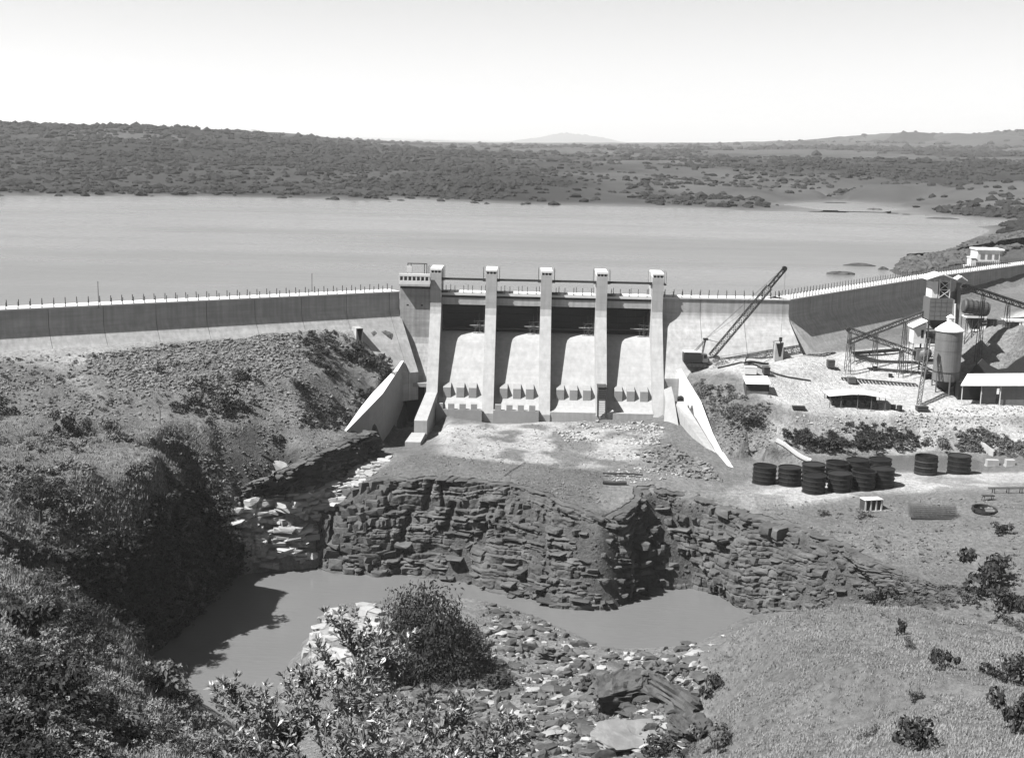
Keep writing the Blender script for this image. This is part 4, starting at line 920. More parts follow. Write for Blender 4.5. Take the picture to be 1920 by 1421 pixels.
T1 = L3([(655, 915, 12.8), (700, 905, 14.6), (760, 900, 15.2), (830, 897, 15.7), (900, 905, 15.5), (960, 915, 15.2), (1020, 930, 14.8), (1070, 952, 14.2), (1105, 966, 13.6), (1128, 974, 13.1), (1162, 984, 12.3)])
B1 = L3([(600, 1062, 0), (650, 1072, 0), (700, 1076, 0), (760, 1074, 0), (820, 1084, 0), (880, 1092, 0), (960, 1112, 0), (1040, 1132, 0), (1100, 1140, 0), (1150, 1142, 0), (1188, 1118, 0)])
cliff('rock_cliff', 'dark bedded rock cliff of stacked blocks at the centre of the gorge', T1, B1, 1, dip=.05)
T2 = L3([(1158, 984, 12.3), (1180, 954, 13.7), (1200, 918, 14.9), (1260, 928, 14.5), (1330, 946, 13.6), (1400, 966, 13.7), (1470, 986, 13.7), (1540, 1011, 13.4), (1600, 1036, 13.2), (1660, 1061, 12.9), (1720, 1083, 12.4), (1800, 1111, 11.9)])
B2 = L3([(1180, 1122, 0), (1200, 1112, 0), (1225, 1106, 0), (1290, 1101, 0), (1345, 1108, 0), (1400, 1140, 0), (1460, 1146, 1.8), (1520, 1146, 4), (1600, 1137, 6.4), (1680, 1131, 9), (1740, 1134, 10), (1800, 1140, 10.6)])
cliff('rock_cliff', 'long bedded rock cliff descending to the right below the steel rings', T2, B2, 2, bed=(.45, 1.0), length=(.7, 4.2), dip=-.04)
T3 = L3([(455, 908, 14.2), (505, 895, 16.6), (540, 880, 17.5), (600, 850, 18.6), (640, 832, 19.0), (697, 809, 19.6)])
B3 = L3([(440, 940, 11.8), (505, 927, 12.6), (560, 922, 13.0), (620, 900, 13.5), (670, 873, 14.1), (715, 848, 14.7)])
cliff('rock_cut', 'low dark rock cut with a ragged lip running up to the left training wall', T3, B3, 3, bed=(.4, .9), length=(.7, 2.2), depth=2.2, relief=.7)
# pale water-worn ledges left of the cliff
def ledges(name, label, poly, n, seed, sz=(1.2, 4.5), th=(.5, 1.4), pale=True, ymin=120, ymax=260, maxparts=120, protos=None, lift=.1, ang0=.3):
    root = empty(name); tag(root, label, kind='structure'); r = random.Random(seed)
    xs_ = [p[0] for p in poly]; ys_ = [p[1] for p in poly]; items = []; tries = 0
    while len(items) < n and tries < n * 20:
        tries += 1; px = r.uniform(min(xs_), max(xs_)); py = r.uniform(min(ys_), max(ys_))
        if not in_poly(np.array([px]), np.array([py]), poly)[0]: continue
        p = at_ground(px, py, ymin, ymax)
        if p.z < .05: continue
        s = sz[0] + (sz[1] - sz[0]) * r.random() ** (2.2 if protos is not None else 1.0)
        items.append((p.x, p.y, p.z + lift, r.gauss(ang0, .5), s, s * r.uniform(.5, .9), r.uniform(*th) * (.5 + .5 * s / sz[1]), r.gauss(0, .1), r.gauss(0, .1), r.randrange(10 if protos is LUMPS else 12)))
    items.sort(key=lambda q: -q[4])
    mm = (SLAB_P if pale else SLAB_M) if protos is not LUMPS else (LUMP_P if pale else LUMP_M)
    for it in items[:maxparts]: inst(mm[it[9]], 'rock_block', root, it[:3], (it[7], it[8], it[3]), (it[4], it[5], it[6]))
    rest = items[maxparts:]
    if rest:
        a = np.array(rest); V, F = scatter_mesh(protos or SLABS, a[:, :3], a[:, 4:7], a[:, 3], a[:, 9].astype(int))
        tag(add_obj(mesh_np('rock_rubble', V, F, 'rock_mass_pale' if pale else 'rock_mass'), 'rock_rubble', root), kind='stuff')
    return root
LUMP_M = rock_meshes(LUMPS, 'rock', 'rock_block'); LUMP_P = rock_meshes(LUMPS, 'rock_pale', 'rock_block')
ledges('rock_ledges', 'pale water-worn rock ledges beside the left pool', [(432, 945), (560, 935), (640, 900), (700, 865), (690, 890), (640, 940), (600, 985), (570, 1066), (465, 1072), (440, 1010)], 230, 5, sz=(1.0, 4.2), th=(.6, 1.5), maxparts=160)
ledges('rock_ledges', 'bright boulders on the bank left of the great dark bush', [(600, 1165), (640, 1132), (700, 1128), (720, 1200), (700, 1290), (610, 1280), (570, 1240)], 130, 6, sz=(.8, 3.0), th=(.6, 1.6), ymin=120, ymax=212)
ledges('rock_bank', 'grey rubble bank between the pool and the grass hill', [(900, 1130), (990, 1152), (1085, 1192), (1140, 1220), (1310, 1206), (1320, 1280), (1290, 1421), (700, 1421), (640, 1290), (760, 1280), (880, 1260)], 1100, 7, sz=(.25, 3.2), th=(.5, 1.6), pale=False, ymin=100, ymax=205, maxparts=220, protos=LUMPS)
ledges('rock_scree', 'pale stones scattered over the rubble bank below the grass hill', [(930, 1130), (1085, 1195), (1140, 1222), (1310, 1208), (1400, 1160), (1330, 1230), (1290, 1421), (760, 1421), (900, 1280)], 420, 8, sz=(.2, 2.4), th=(.3, .8), pale=True, ymin=100, ymax=205, maxparts=60, protos=LUMPS)
ledges('rock_outcrop', 'pale shattered rock at the foot of the right cliff', [(1405, 1100), (1440, 1085), (1480, 1110), (1480, 1140), (1420, 1140)], 60, 9, sz=(.5, 1.8), th=(.4, .9), pale=True, ymin=180, ymax=215, maxparts=40, protos=LUMPS)
ledges('rock_spit', 'low dark rocks standing out of the pool below the central cliff', [(965, 1100), (1000, 1110), (1110, 1128), (1118, 1152), (1060, 1148), (970, 1130)], 50, 10, sz=(1.0, 3.2), th=(.8, 1.6), pale=False, ymin=180, ymax=215, maxparts=50, protos=LUMPS, lift=0)
ledges('rock_face', 'broken dark rock at the left end of the central cliff', [(600, 985), (650, 922), (700, 910), (740, 905), (730, 1074), (700, 1072), (605, 1062)], 130, 15, sz=(.8, 3.0), th=(.9, 2.4), pale=False, ymin=195, ymax=235, maxparts=150, ang0=.1)
ledges('rock_ledges', 'bright flat rock along the dry stream below the rock cut', [(560, 938), (640, 897), (708, 857), (735, 852), (705, 885), (655, 925), (600, 965)], 110, 18, sz=(.8, 3.0), th=(.2, .6), ymin=200, ymax=260, maxparts=80)
ledges('rock_face', 'jutting slabs on the face of the central cliff', [(780, 905), (900, 912), (1020, 938), (1120, 990), (1170, 1050), (1165, 1118), (1100, 1132), (960, 1106), (800, 1076)], 60, 16, sz=(.6, 2.4), th=(.3, 1.3), pale=False, ymin=190, ymax=232, maxparts=80, ang0=-.1)
ledges('rock_face', 'jutting slabs on the face of the right cliff', [(1190, 935), (1330, 952), (1540, 1017), (1790, 1113), (1740, 1132), (1500, 1142), (1390, 1130), (1200, 1105)], 70, 17, sz=(.6, 2.2), th=(.3, 1.2), pale=False, ymin=165, ymax=232, maxparts=80, ang0=-.5)
def boulder(px, py, size, rot, label, pale=False, k=0, slab=False, sink=.2):
    p = at_ground(px, py, 90, 240)
    V, F = (SLABS if slab else LUMPS)[k]
    # a finer, cracked surface on the hull
    bm = bmesh.new()
    vs = [bm.verts.new(v) for v in V]
    for f in F: bm.faces.new([vs[i] for i in f])
    bmesh.ops.scale(bm, vec=size, verts=bm.verts[:])
    bmesh.ops.subdivide_edges(bm, edges=bm.edges[:], cuts=7, use_grid_fill=True)
    rr_ = random.Random(int(px + py))
    off_ = Vector((px * .13, py * .07, 0))
    for v in bm.verts:
        q = v.co * .9 + off_; st_ = v.co.z * 1.6 + .4 * mnoise.noise(q * .5); lay = (st_ - math.floor(st_))
        v.co += v.co.normalized() * (mnoise.fractal(q * 1.3, .8, 2.2, 6) * .42 - (.3 if lay < .3 else 0)) + Vector((rr_.uniform(-.05, .05), rr_.uniform(-.05, .05), 0))
    me = bpy.data.meshes.new('boulder'); bm.to_mesh(me); bm.free(); me.materials.append(MATS['rock_mid' if pale == 'mid' else 'rock_pale' if pale else 'rock'])
    o = add_obj(me, 'boulder'); o.location = (p.x, p.y, p.z + size[2] * (.5 - sink)); o.rotation_euler = rot
    return tag(o, label, 'boulder')
boulder(1165, 1325, (6.4, 4.5, 4.2), (.25, -.12, .3), 'big dark broken boulder on the rubble bank beside the bright rock slab', k=2, slab=True)
boulder(1100, 1290, (3.2, 2.6, 2.0), (.1, .1, 1.0), 'rounded boulder in the rubble left of the big broken one', k=5)
boulder(1230, 1270, (4.0, 3.0, 2.2), (.1, .2, .5), 'weathered boulder behind the long tilted slab', k=9)
boulder(1030, 1235, (4.2, 3.0, 2.2), (.05, .1, .2), 'dark weathered boulder near the water right of the great bush', k=0)
boulder(1265, 1320, (3.0, 7.5, 2.6), (.1, .35, .75), 'long tilted slab boulder leaning at the left edge of the grass hill', k=4, slab=True)
boulder(1295, 1385, (4.5, 4.0, 2.6), (.1, .1, .4), 'dark cracked boulder below the long tilted slab', k=6, slab=True)
boulder(1080, 1185, (4.0, 3.0, 1.8), (.05, .1, .3), 'flat grey boulder at the water edge left of the right pool', k=3)
boulder(1190, 1390, (8.5, 6.0, 1.2), (.12, .02, .2), 'broad smooth pale rock slab at the bottom of the picture', pale='mid', k=8, slab=True, sink=.1)
boulder(605, 1020, (2.4, 3.0, 7.0), (.05, .12, .2), 'upright split rock pillar between the ledges and the central cliff', k=5, slab=True, sink=.3)
boulder(555, 1050, (4.6, 3.2, 1.8), (.05, 0, .2), 'rounded pale boulder at the water edge below the split pillar', pale=True, k=1, sink=.25)
boulder(480, 1050, (4.2, 4.0, 3.4), (0, .1, .1), 'square bright-topped block at the left corner of the rock ledges', pale=True, k=7, slab=True, sink=.3)
# ------------------------------------------------------------------ loose stones too many to count
def stones(name, label, poly, n, sz, m, seed, y0, y1, flat=.7, dens=None):
    r = np.random.default_rng(seed)
    px = r.uniform(min(p[0] for p in poly), max(p[0] for p in poly), n * 3); py = r.uniform(min(p[1] for p in poly), max(p[1] for p in poly), n * 3)
    k = in_poly(px, py, poly); px, py = px[k][:n], py[k][:n]
    # march the sight lines to the ground
    a = np.array([ray(i, j) for i, j in zip(px, py)]); Y = np.arange(y0, y1, .5)
    X = (a[:, 0] / a[:, 1])[:, None] * Y; Zr = CAMZ + (a[:, 2] / a[:, 1])[:, None] * Y; g = ground_z(X, np.broadcast_to(Y, X.shape)); hit = Zr <= g
    ok = hit.any(1); j = hit.argmax(1); x = X[np.arange(len(px)), j][ok]; y = Y[j][ok] + r.uniform(-.4, .4, ok.sum())
    z = ground_z(x, y)
    if dens is not None:
        kk = r.random(len(x)) < np.clip((fbm(x, y, dens, 3, seed) - .35) * 4, .05, 1); x, y, z = x[kk], y[kk], z[kk]
    kk = z > .1; x, y, z = x[kk], y[kk], z[kk]
    c = len(x); s = sz[0] + (sz[1] - sz[0]) * r.random(c) ** 3
    V, F = scatter_mesh(CHIPS, np.stack([x, y, z + s * .12], 1), np.stack([s, s * r.uniform(.6, 1, c), s * flat * r.uniform(.6, 1, c)], 1), r.uniform(0, 6.28, c), r.integers(0, 10, c))
    return tag(add_obj(mesh_np(name, V, F, m), name), label, kind='stuff')
BANK = [(-100, 672), (100, 668), (250, 656), (560, 622), (650, 624), (740, 690), (640, 806), (480, 798), (300, 792), (-100, 782)]
stones('loose_stones', 'grey loose rubble covering the bank below the left wing of the dam', BANK, 9000, (.25, 1.0), 'rubble', 1, 200, 290, dens=6)
stones('loose_stones', 'coarse broken stones on the upper rubble bank left of centre', [(150, 668), (300, 648), (560, 624), (560, 700), (420, 740), (200, 720)], 3500, (.4, 1.3), 'rubble', 2, 200, 290)
stones('rubble_heap', 'pale broken rubble heaped in front of the third and fourth spillway bays', [(1040, 800), (1080, 790), (1150, 795), (1200, 790), (1245, 800), (1235, 835), (1150, 832), (1060, 828)], 1300, (.2, 1.2), 'rubble_pale', 3, 220, 285, dens=5)
stones('rubble_heap', 'small heap of pale rubble above the gully', [(1135, 885), (1165, 872), (1230, 880), (1305, 888), (1290, 896), (1180, 905), (1140, 900)], 500, (.2, .9), 'rubble_pale', 4, 215, 260, dens=4)
stones('loose_stones', 'dark broken rock below the right training wall', [(1190, 850), (1250, 835), (1330, 870), (1360, 905), (1300, 900), (1230, 880)], 700, (.3, 1.6), 'rubble', 5, 215, 265, dens=5)
stones('loose_stones', 'grey stones on the slope between the right training wall and the yard', [(1300, 730), (1390, 760), (1460, 800), (1440, 840), (1350, 850), (1320, 790)], 1500, (.2, .8), 'rubble', 6, 230, 275)
stones('loose_stones', 'fine stones strewn over the slope below the road', [(1400, 950), (1650, 930), (1930, 930), (1930, 1110), (1820, 1100), (1600, 1025), (1420, 965)], 2200, (.12, .7), 'rubble', 7, 165, 235, dens=5)
stones('loose_stones', 'pale stony debris on the cut bank behind the pond', [(1480, 785), (1700, 778), (1930, 790), (1930, 850), (1860, 845), (1700, 838), (1560, 812)], 2200, (.2, .9), 'rubble_pale', 8, 225, 275, dens=6)
stones('loose_stones', 'stones scattered on the top of the central promontory', [(660, 905), (780, 848), (1000, 868), (1130, 885), (1120, 975), (1020, 925), (830, 893)], 2600, (.1, .6), 'rubble', 9, 205, 250, dens=4)
stones('loose_stones', 'stones on the low bench above the rock cut', [(400, 800), (640, 808), (690, 812), (540, 878), (450, 925), (425, 925), (395, 860)], 2200, (.15, .7), 'rubble', 10, 200, 260, dens=4)
stones('loose_stones', 'stones on the bare yard edge right of the long shed', [(1690, 770), (1930, 760), (1930, 800), (1700, 790)], 600, (.2, .7), 'rubble', 11, 235, 280)

stones('cliff_debris', 'small broken stone lodged on the ledges of the central cliff', [(660, 915), (760, 900), (900, 905), (1020, 930), (1125, 985), (1175, 1110), (1100, 1135), (960, 1108), (820, 1080), (620, 1060)], 700, (.2, .7), 'rock_mass', 12, 195, 235)
stones('cliff_debris', 'small broken stone lodged on the ledges of the right cliff', [(1200, 918), (1330, 945), (1540, 1010), (1800, 1110), (1740, 1132), (1500, 1142), (1390, 1130), (1230, 1105)], 700, (.2, .7), 'rock_mass', 13, 165, 235)

stones('loose_stones', 'broken stone and grit strewn over the apron in front of the spillway', [(830, 800), (1030, 795), (1240, 800), (1260, 850), (1180, 880), (1000, 872), (840, 845)], 1800, (.1, .6), 'rubble', 14, 215, 285, dens=6)

stones('loose_stones', 'fine broken stone between the rocks of the lower rubble bank', [(890, 1130), (1085, 1195), (1140, 1222), (1310, 1208), (1320, 1290), (1280, 1421), (700, 1421), (760, 1300), (880, 1250)], 4200, (.1, .55), 'rubble', 15, 95, 205)
stones('loose_stones', 'pale grit between the rocks of the lower rubble bank', [(890, 1130), (1085, 1195), (1140, 1222), (1310, 1208), (1320, 1290), (1280, 1421), (900, 1421), (960, 1280)], 2200, (.1, .5), 'rubble_pale', 16, 95, 205, dens=4)
# ================================================================== MACHINES, SHEDS AND STORES
def pbox(b, px0, px1, py0, py1, Y, dep):
    """a box whose front stands at distance Y, spanning those sight lines, dep metres deep"""
    x0, _, z1 = D((px0), py0, Y); x1 = D(px1, py0, Y)[0]; z0 = D((px0 + px1) / 2, py1, Y)[2]; z1 = D((px0 + px1) / 2, py0, Y)[2]; xa = D(px0, (py0 + py1) / 2, Y)[0]; xb = D(px1, (py0 + py1) / 2, Y)[0]
    return b.box(xa, xb, Y, Y + dep, z0, z1)
def pb(name, m, parent, *a): return pbox(MB(), *a).build(name, m, parent)
def lattice(b, a, c, w, h, n, r=.05, up=Vector((0, 0, 1))):
    """four chords and lacing between two points"""
    a = Vector(a); c = Vector(c); d = (c - a).normalized(); s = d.cross(up).normalized(); u = s.cross(d).normalized()
    cor = [s * (w / 2 * i) + u * (h / 2 * j) for i, j in ((-1, -1), (1, -1), (1, 1), (-1, 1))]
    for q in cor: b.bar(a + q, c + q, r)
    for k in range(n):
        p0 = a + (c - a) * k / n; p1 = a + (c - a) * (k + 1) / n
        for i in range(4):
            q0, q1 = cor[i], cor[(i + 1) % 4]
            b.bar(p0 + (q0 if k % 2 else q1), p1 + (q1 if k % 2 else q0), r * .6)
            b.bar(p0 + q0, p0 + q1, r * .5)
    return b
# --- steel rings for the penstock
def ring_mesh(R, H, t):
    b = MB(); b.lathe([(R, 0), (R, H), (R - t, H), (R - t, 0), (R, 0)], n=28); return b
RS = ring_mesh(1.95, 3.25, .06).build('shell', 'steel_black', smooth=False); RSM = RS.data; bpy.data.objects.remove(RS)
def flange(z, m, nm='flange'):
    o = MB().lathe([(2.08, z), (2.08, z + .14), (1.96, z + .14), (1.96, z), (2.08, z)], n=28).build(nm, m); me = o.data; bpy.data.objects.remove(o); return me
FL = [flange(z, 'steel_dark') for z in (.0, .75, 1.5, 2.3, 3.1)]; FLP = [flange(z, 'steel_mid') for z in (.35, 1.35, 2.3)]
INN = []
for z in (.6, 1.6, 2.6):
    o = MB().lathe([(1.88, z), (1.88, z + .1), (1.76, z + .1), (1.76, z), (1.88, z)], n=28).build('stiffener', 'steel_black'); INN.append(o.data); bpy.data.objects.remove(o)
rings = [(1432, 905, 'leftmost of the black steel pipe rings standing by the road'), (1480, 908, 'second black steel pipe ring from the left, beside the leftmost'), (1525, 922, 'black steel pipe ring standing nearest to the camera'),
         (1524, 901, 'black steel pipe ring half hidden behind the nearest ring'), (1573, 919, 'black steel pipe ring in front, just right of the nearest ring'), (1568, 897, 'black steel pipe ring hidden behind the fourth ring of the front row'),
         (1617, 915, 'black steel pipe ring in the front row, second from its right end'), (1607, 894, 'black steel pipe ring in the back row, second from its right end'), (1653, 911, 'black steel pipe ring at the right end of the front row of the cluster'),
         (1649, 891, 'black steel pipe ring at the right end of the back row of the cluster'), (1735, 888, 'lone black steel pipe ring with three paler bands, right of the cluster'), (1797, 887, 'rightmost black steel pipe ring, standing apart by the pond')]
for i, (px, py, lab) in enumerate(rings):
    p = at_ground(px, py, 205, 262); r = empty('steel_ring', (p.x, p.y, p.z - .05), random.uniform(0, 6), label=lab, cat='pipe ring', group='steel pipe rings by the road')
    r.rotation_euler = (random.uniform(-.025, .025), random.uniform(-.025, .025), random.uniform(0, 6)); sc = random.uniform(.96, 1.04); r.scale = (sc, sc, sc * random.uniform(.95, 1.05))
    inst(RSM, 'shell', r)
    for m in (FLP if i == 10 else FL): inst(m, 'flange', r)
    for m in INN: inst(m, 'stiffener', r)
# --- crawler crane
cg = at_ground(1306, 688, 255, 285); CY = cg.y
crane = empty('crawler_crane', tuple(cg), label='crawler crane with a long lattice boom standing in front of the dam', cat='crane')
def cl(px, py, dy=0): p = D(px, py, CY); return Vector((p[0] - cg.x, dy, p[2] - cg.z))
for s in (-1, 1):
    b = MB(); y0 = s * 1.35; prof = [(-2.3, .45), (-1.95, .1), (1.95, .1), (2.3, .45), (1.95, .85), (-1.95, .85)]
    b.loft([[(x, y0 - .35, z) for x, z in prof], [(x, y0 + .35, z) for x, z in prof]]); tk = b.build('track', 'steel_dark', crane)
    for k in range(5): MB().bar((-1.6 + .8 * k, y0 - .42, .45), (-1.6 + .8 * k, y0 + .42, .45), .22, 10).build('track_roller', 'steel_mid', tk)
MB().box(-1.2, 1.2, -1.2, 1.2, .5, 1.15).build('turntable', 'steel_dark', crane)
hb = MB(); prof = [(-3.0, 1.2), (1.0, 1.2), (1.0, 2.4), (.6, 3.2), (-2.6, 3.25), (-3.0, 2.9)]
hb.loft([[(x, -1.3, z) for x, z in prof], [(x, 1.3, z) for x, z in prof]]); house = hb.build('engine_house', 'steel_dark', crane)
MB().box(-2.95, .75, -1.38, 1.38, 3.27, 3.34).build('house_roof', 'roof_white', house)
for k in range(3): MB().box(-2.5 + k * .95, -1.8 + k * .95, -1.34, -1.305, 1.7, 2.5).build('louvre', 'steel_dark', house)
cabb = MB(); prof = [(1.05, 1.2), (2.2, 1.2), (2.2, 2.2), (1.9, 3.0), (1.05, 3.05)]; cabb.loft([[(x, -1.3, z) for x, z in prof], [(x, -.2, z) for x, z in prof]]); cabn = cabb.build('cab', 'sheet_grey', crane)
MB().box(1.25, 1.85, -1.335, -1.305, 2.1, 2.8).build('cab_window', 'black', cabn)
bf, bt = cl(1328, 674), cl(1472, 503)
bo = lattice(MB(), bf + (bt - bf) * .04, bf + (bt - bf) * .8, 1.15, 1.15, 20, .11).build('boom', 'steel_dark', crane)
lattice(MB(), bf + (bt - bf) * .8, bt, .85, .7, 7, .11).build('boom_tip', 'steel_black', bo)
MB().bar(bt + Vector((-.1, -.5, 0)), bt + Vector((-.1, .5, 0)), .5, 12).build('sheave', 'steel_black', bo)
MB().bar(bf + Vector((-.2, -.9, 0)), bf + Vector((-.2, .9, 0)), .35, 8).build('boom_pivot', 'steel_black', bo)
ga = cl(1323, 636); gb = MB()
for s in (-1, 1):
    gb.bar((.9, s * .8, 2.0), (ga.x, s * .4, ga.z), .09); gb.bar((-.6, s * .8, 3.2), (ga.x, s * .4, ga.z), .08)
gb.bar((ga.x, -.7, ga.z), (ga.x, .7, ga.z), .14); gan = gb.build('gantry_frame', 'steel_dark', crane)
MB().box(ga.x - .5, ga.x + .5, -.6, .6, ga.z - .1, ga.z + .25).build('sheave_block', 'steel_black', gan)
for k, (f_, s) in enumerate(((.16, -.4), (.16, .4), (.97, -.35), (.97, .35), (.55, -.2))):
    MB().bar((ga.x, s, ga.z + .1), bf + (bt - bf) * f_ + Vector((0, s, .5)), .035, 3).build('pendant_rope', 'steel_dark', crane)
hk = cl(1464, 632)
MB().bar(bt + Vector((.1, 0, -.4)), hk, .025, 3).build('hoist_rope', 'steel_dark', crane)
MB().box(hk.x - .3, hk.x + .3, -.25, .25, hk.z - .9, hk.z).box(hk.x - .1, hk.x + .1, -.1, .1, hk.z - 1.5, hk.z - .9).build('hook_block', 'steel_dark', crane)
# --- silo
SY = 271; sg = ground_z(D(1783, 745, SY)[0], SY + 2.6)
sx = D(1783, 690, SY)[0]; zc = lambda py: D(1783, py, SY)[2]; SR_ = 2.72
silo = empty('cement_silo', (sx, SY + SR_, float(sg)), label='tall round grey cement silo with a pale conical roof', cat='silo'); s0 = float(sg)
MB().lathe([(SR_, zc(716) - s0), (SR_, zc(622) - s0)], n=36).build('shell', 'sheet_grey', silo, smooth=False)
for py in (700, 660, 640): MB().lathe([(SR_ + .1, zc(py) - s0), (SR_ + .1, zc(py) - s0 + .2), (SR_ + .01, zc(py) - s0 + .2), (SR_ + .01, zc(py) - s0), (SR_ + .1, zc(py) - s0)] if py == 700 else [(SR_ + .02, zc(py) - s0), (SR_ + .02, zc(py) - s0 + .06), (SR_ + .005, zc(py) - s0 + .06), (SR_ + .005, zc(py) - s0), (SR_ + .02, zc(py) - s0)], n=36).build('hoop', 'steel_mid', silo)
rf = MB().lathe([(SR_ + .22, zc(623) - s0), (SR_ + .22, zc(621) - s0), (SR_ * .72, zc(613.5) - s0), (.7, zc(606) - s0), (.7, zc(603) - s0), (.05, zc(602.9) - s0)], n=36).build('roof', 'roof_white', silo)
MB().lathe([(.75, zc(603) - s0), (.75, zc(598) - s0), (.95, zc(597.8) - s0), (.1, zc(592) - s0)], n=16).build('vent_cap', 'roof_white', rf)
MB().lathe([(SR_ - .05, zc(716) - s0), (.5, zc(736) - s0), (.4, zc(738) - s0)], n=24).build('hopper', 'steel_dark', silo)
for k in range(6):
    a = math.pi / 6 + k * math.pi / 3; MB().bar((SR_ * math.cos(a), SR_ * math.sin(a), -.2), (SR_ * math.cos(a), SR_ * math.sin(a), zc(702) - s0), .16).build('leg', 'sheet_grey', silo)
# --- batching tower
BY = 277; bz = lambda py, px=1763: D(px, py, BY)[2]; bx = lambda px, py=600: D(px, py, BY)[0]
bg0 = float(ground_z(bx(1763), BY + 2)); bt_ = empty('batching_tower', (0, 0, 0), label='tall concrete batching tower with panelled bin and white gabled roof', cat='tower')
X0, X1 = bx(1741), bx(1784); DP = 4.6
bin_ = MB().box(X0, X1, BY, BY + DP, bz(600), bz(559)).build('bin', 'panel_grey', bt_)
for i in range(4):
    for j in range(5):
        w_ = (X1 - X0) / 4; h_ = (bz(559) - bz(600)) / 5
        MB().box(X0 + w_ * i + .06, X0 + w_ * (i + 1) - .06, BY - .07, BY - .003, bz(600) + h_ * j + .05, bz(600) + h_ * (j + 1) - .05).build('panel', 'panel_grey', bin_)
MB().loft([[(X0 + .1, BY + .1, bz(600) - .01), (X1 - .1, BY + .1, bz(600) - .01), (X1 - .1, BY + DP - .1, bz(600) - .01), (X0 + .1, BY + DP - .1, bz(600) - .01)], [(X0 + 1.6, BY + 1.6, bz(618)), (X1 - 1.6, BY + 1.6, bz(618)), (X1 - 1.6, BY + 2.6, bz(618)), (X0 + 1.6, BY + 2.6, bz(618))]]).build('hopper', 'steel_dark', bt_)
for x in (X0 + .15, X1 - .15):
    for y in (BY + .15, BY + DP - .15): MB().bar((x, y, bg0 - .3), (x, y, bz(600)), .17).build('leg', 'steel_mid', bt_)
fr = MB()
for py in (622, 648, 675, 700):
    for y in (BY + .15, BY + DP - .15): fr.bar((X0, y, bz(py)), (X1, y, bz(py)), .11)
fr.bar((X0, BY + .1, bz(622)), (X1, BY + .1, bz(648)), .07).bar((X1, BY + .1, bz(648)), (X0, BY + .1, bz(675)), .07); fr.build('frame', 'steel_mid', bt_)
MB().box(X0 - .4, X1 + .6, BY - .5, BY + DP + .3, bz(682), bz(679)).build('floor_deck', 'timber', bt_)
MB().box(X0 + .3, X1 - .3, BY + .4, BY + 3.6, bz(645), bz(625)).build('weigh_hopper', 'steel_mid', bt_)
mx = MB(); mc = (bx(1735, 665), BY + 1.0, bz(665)); pr = [(.5, -1.5), (1.25, -.8), (1.4, 0), (1.25, .8), (.6, 1.5)]
mx.lathe(pr, n=18); mo = mx.build('mixer_drum', 'sheet_grey', bt_, loc=mc); mo.rotation_euler = (0, math.pi / 2.4, 0)
MB().box(bx(1722, 668) - .3, bx(1734, 668), BY + .2, BY + 2.4, bz(678), bz(655)).build('mixer_guard', 'sheet_grey', bt_)
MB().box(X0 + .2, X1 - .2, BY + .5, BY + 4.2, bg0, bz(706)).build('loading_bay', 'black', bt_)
# head house
for x, y in ((X0 + .7, BY + .2), (bx(1782, 540), BY + .2), (X0 + .7, BY + 4.2), (bx(1782, 540), BY + 4.2), (bx(1762, 540), BY + .2)): MB().bar((x, y, bz(559)), (x, y, bz(523)), .12).build('head_post', 'wall_pale', bt_)
hf = MB(); xl, xr = bx(1762, 540), bx(1782, 540)
for py0, py1 in ((558, 543), (543, 527)): hf.bar((xl, BY + .1, bz(py0)), (xr, BY + .1, bz(py1)), .07).bar((xr, BY + .12, bz(py0)), (xl, BY + .12, bz(py1)), .07).bar((xl, BY + .1, bz(py1)), (xr, BY + .1, bz(py1)), .08)
hf.build('head_brace', 'wall_pale', bt_)
MB().box(X0 + .25, bx(1760, 540) - .1, BY + .06, BY + 4.0, bz(558.5), bz(528)).build('head_wall', 'wall_pale', bt_)
MB().box(xl + .3, xr - .3, BY + 1.0, BY + 3.6, bz(556), bz(530)).build('head_machine', 'steel_black', bt_)
def gable(b, xa, xm, xb, y0, y1, ze, zr, t=.12, ze2=None):
    ze2 = ze if ze2 is None else ze2
    return b.loft([[(xa, y, ze), (xm, y, zr), (xb, y, ze2), (xb, y, ze2 - t), (xm, y, zr - t), (xa, y, ze - t)] for y in (y0, y1)])
gable(MB(), bx(1736, 525), bx(1766, 513), bx(1794, 525), BY - .9, BY + DP + .6, bz(523), bz(512.5)).build('roof', 'roof_white', bt_)
gable(MB(), bx(1793, 522) + .02, bx(1806, 517), bx(1817, 523), BY + .6, BY + 3.2, bz(525), bz(517)).build('roof', 'roof_white', bt_)
# bucket elevator and pipe
el = MB(); el.box(bx(1797, 560), bx(1804, 560), BY + 1.0, BY + 2.0, bg0, bz(530)).build('elevator_column', 'panel_grey', bt_)
MB().bar((bx(1790, 590), BY - .4, bz(606)), (bx(1790, 570), BY - .4, bz(568)), .16, 8).build('dust_pipe', 'wall_pale', bt_)
MB().bar((bx(1790), BY + 2, bz(562)), (bx(1800), BY + 2, bz(533)), .5, 4).build('chute', 'steel_mid', bt_)
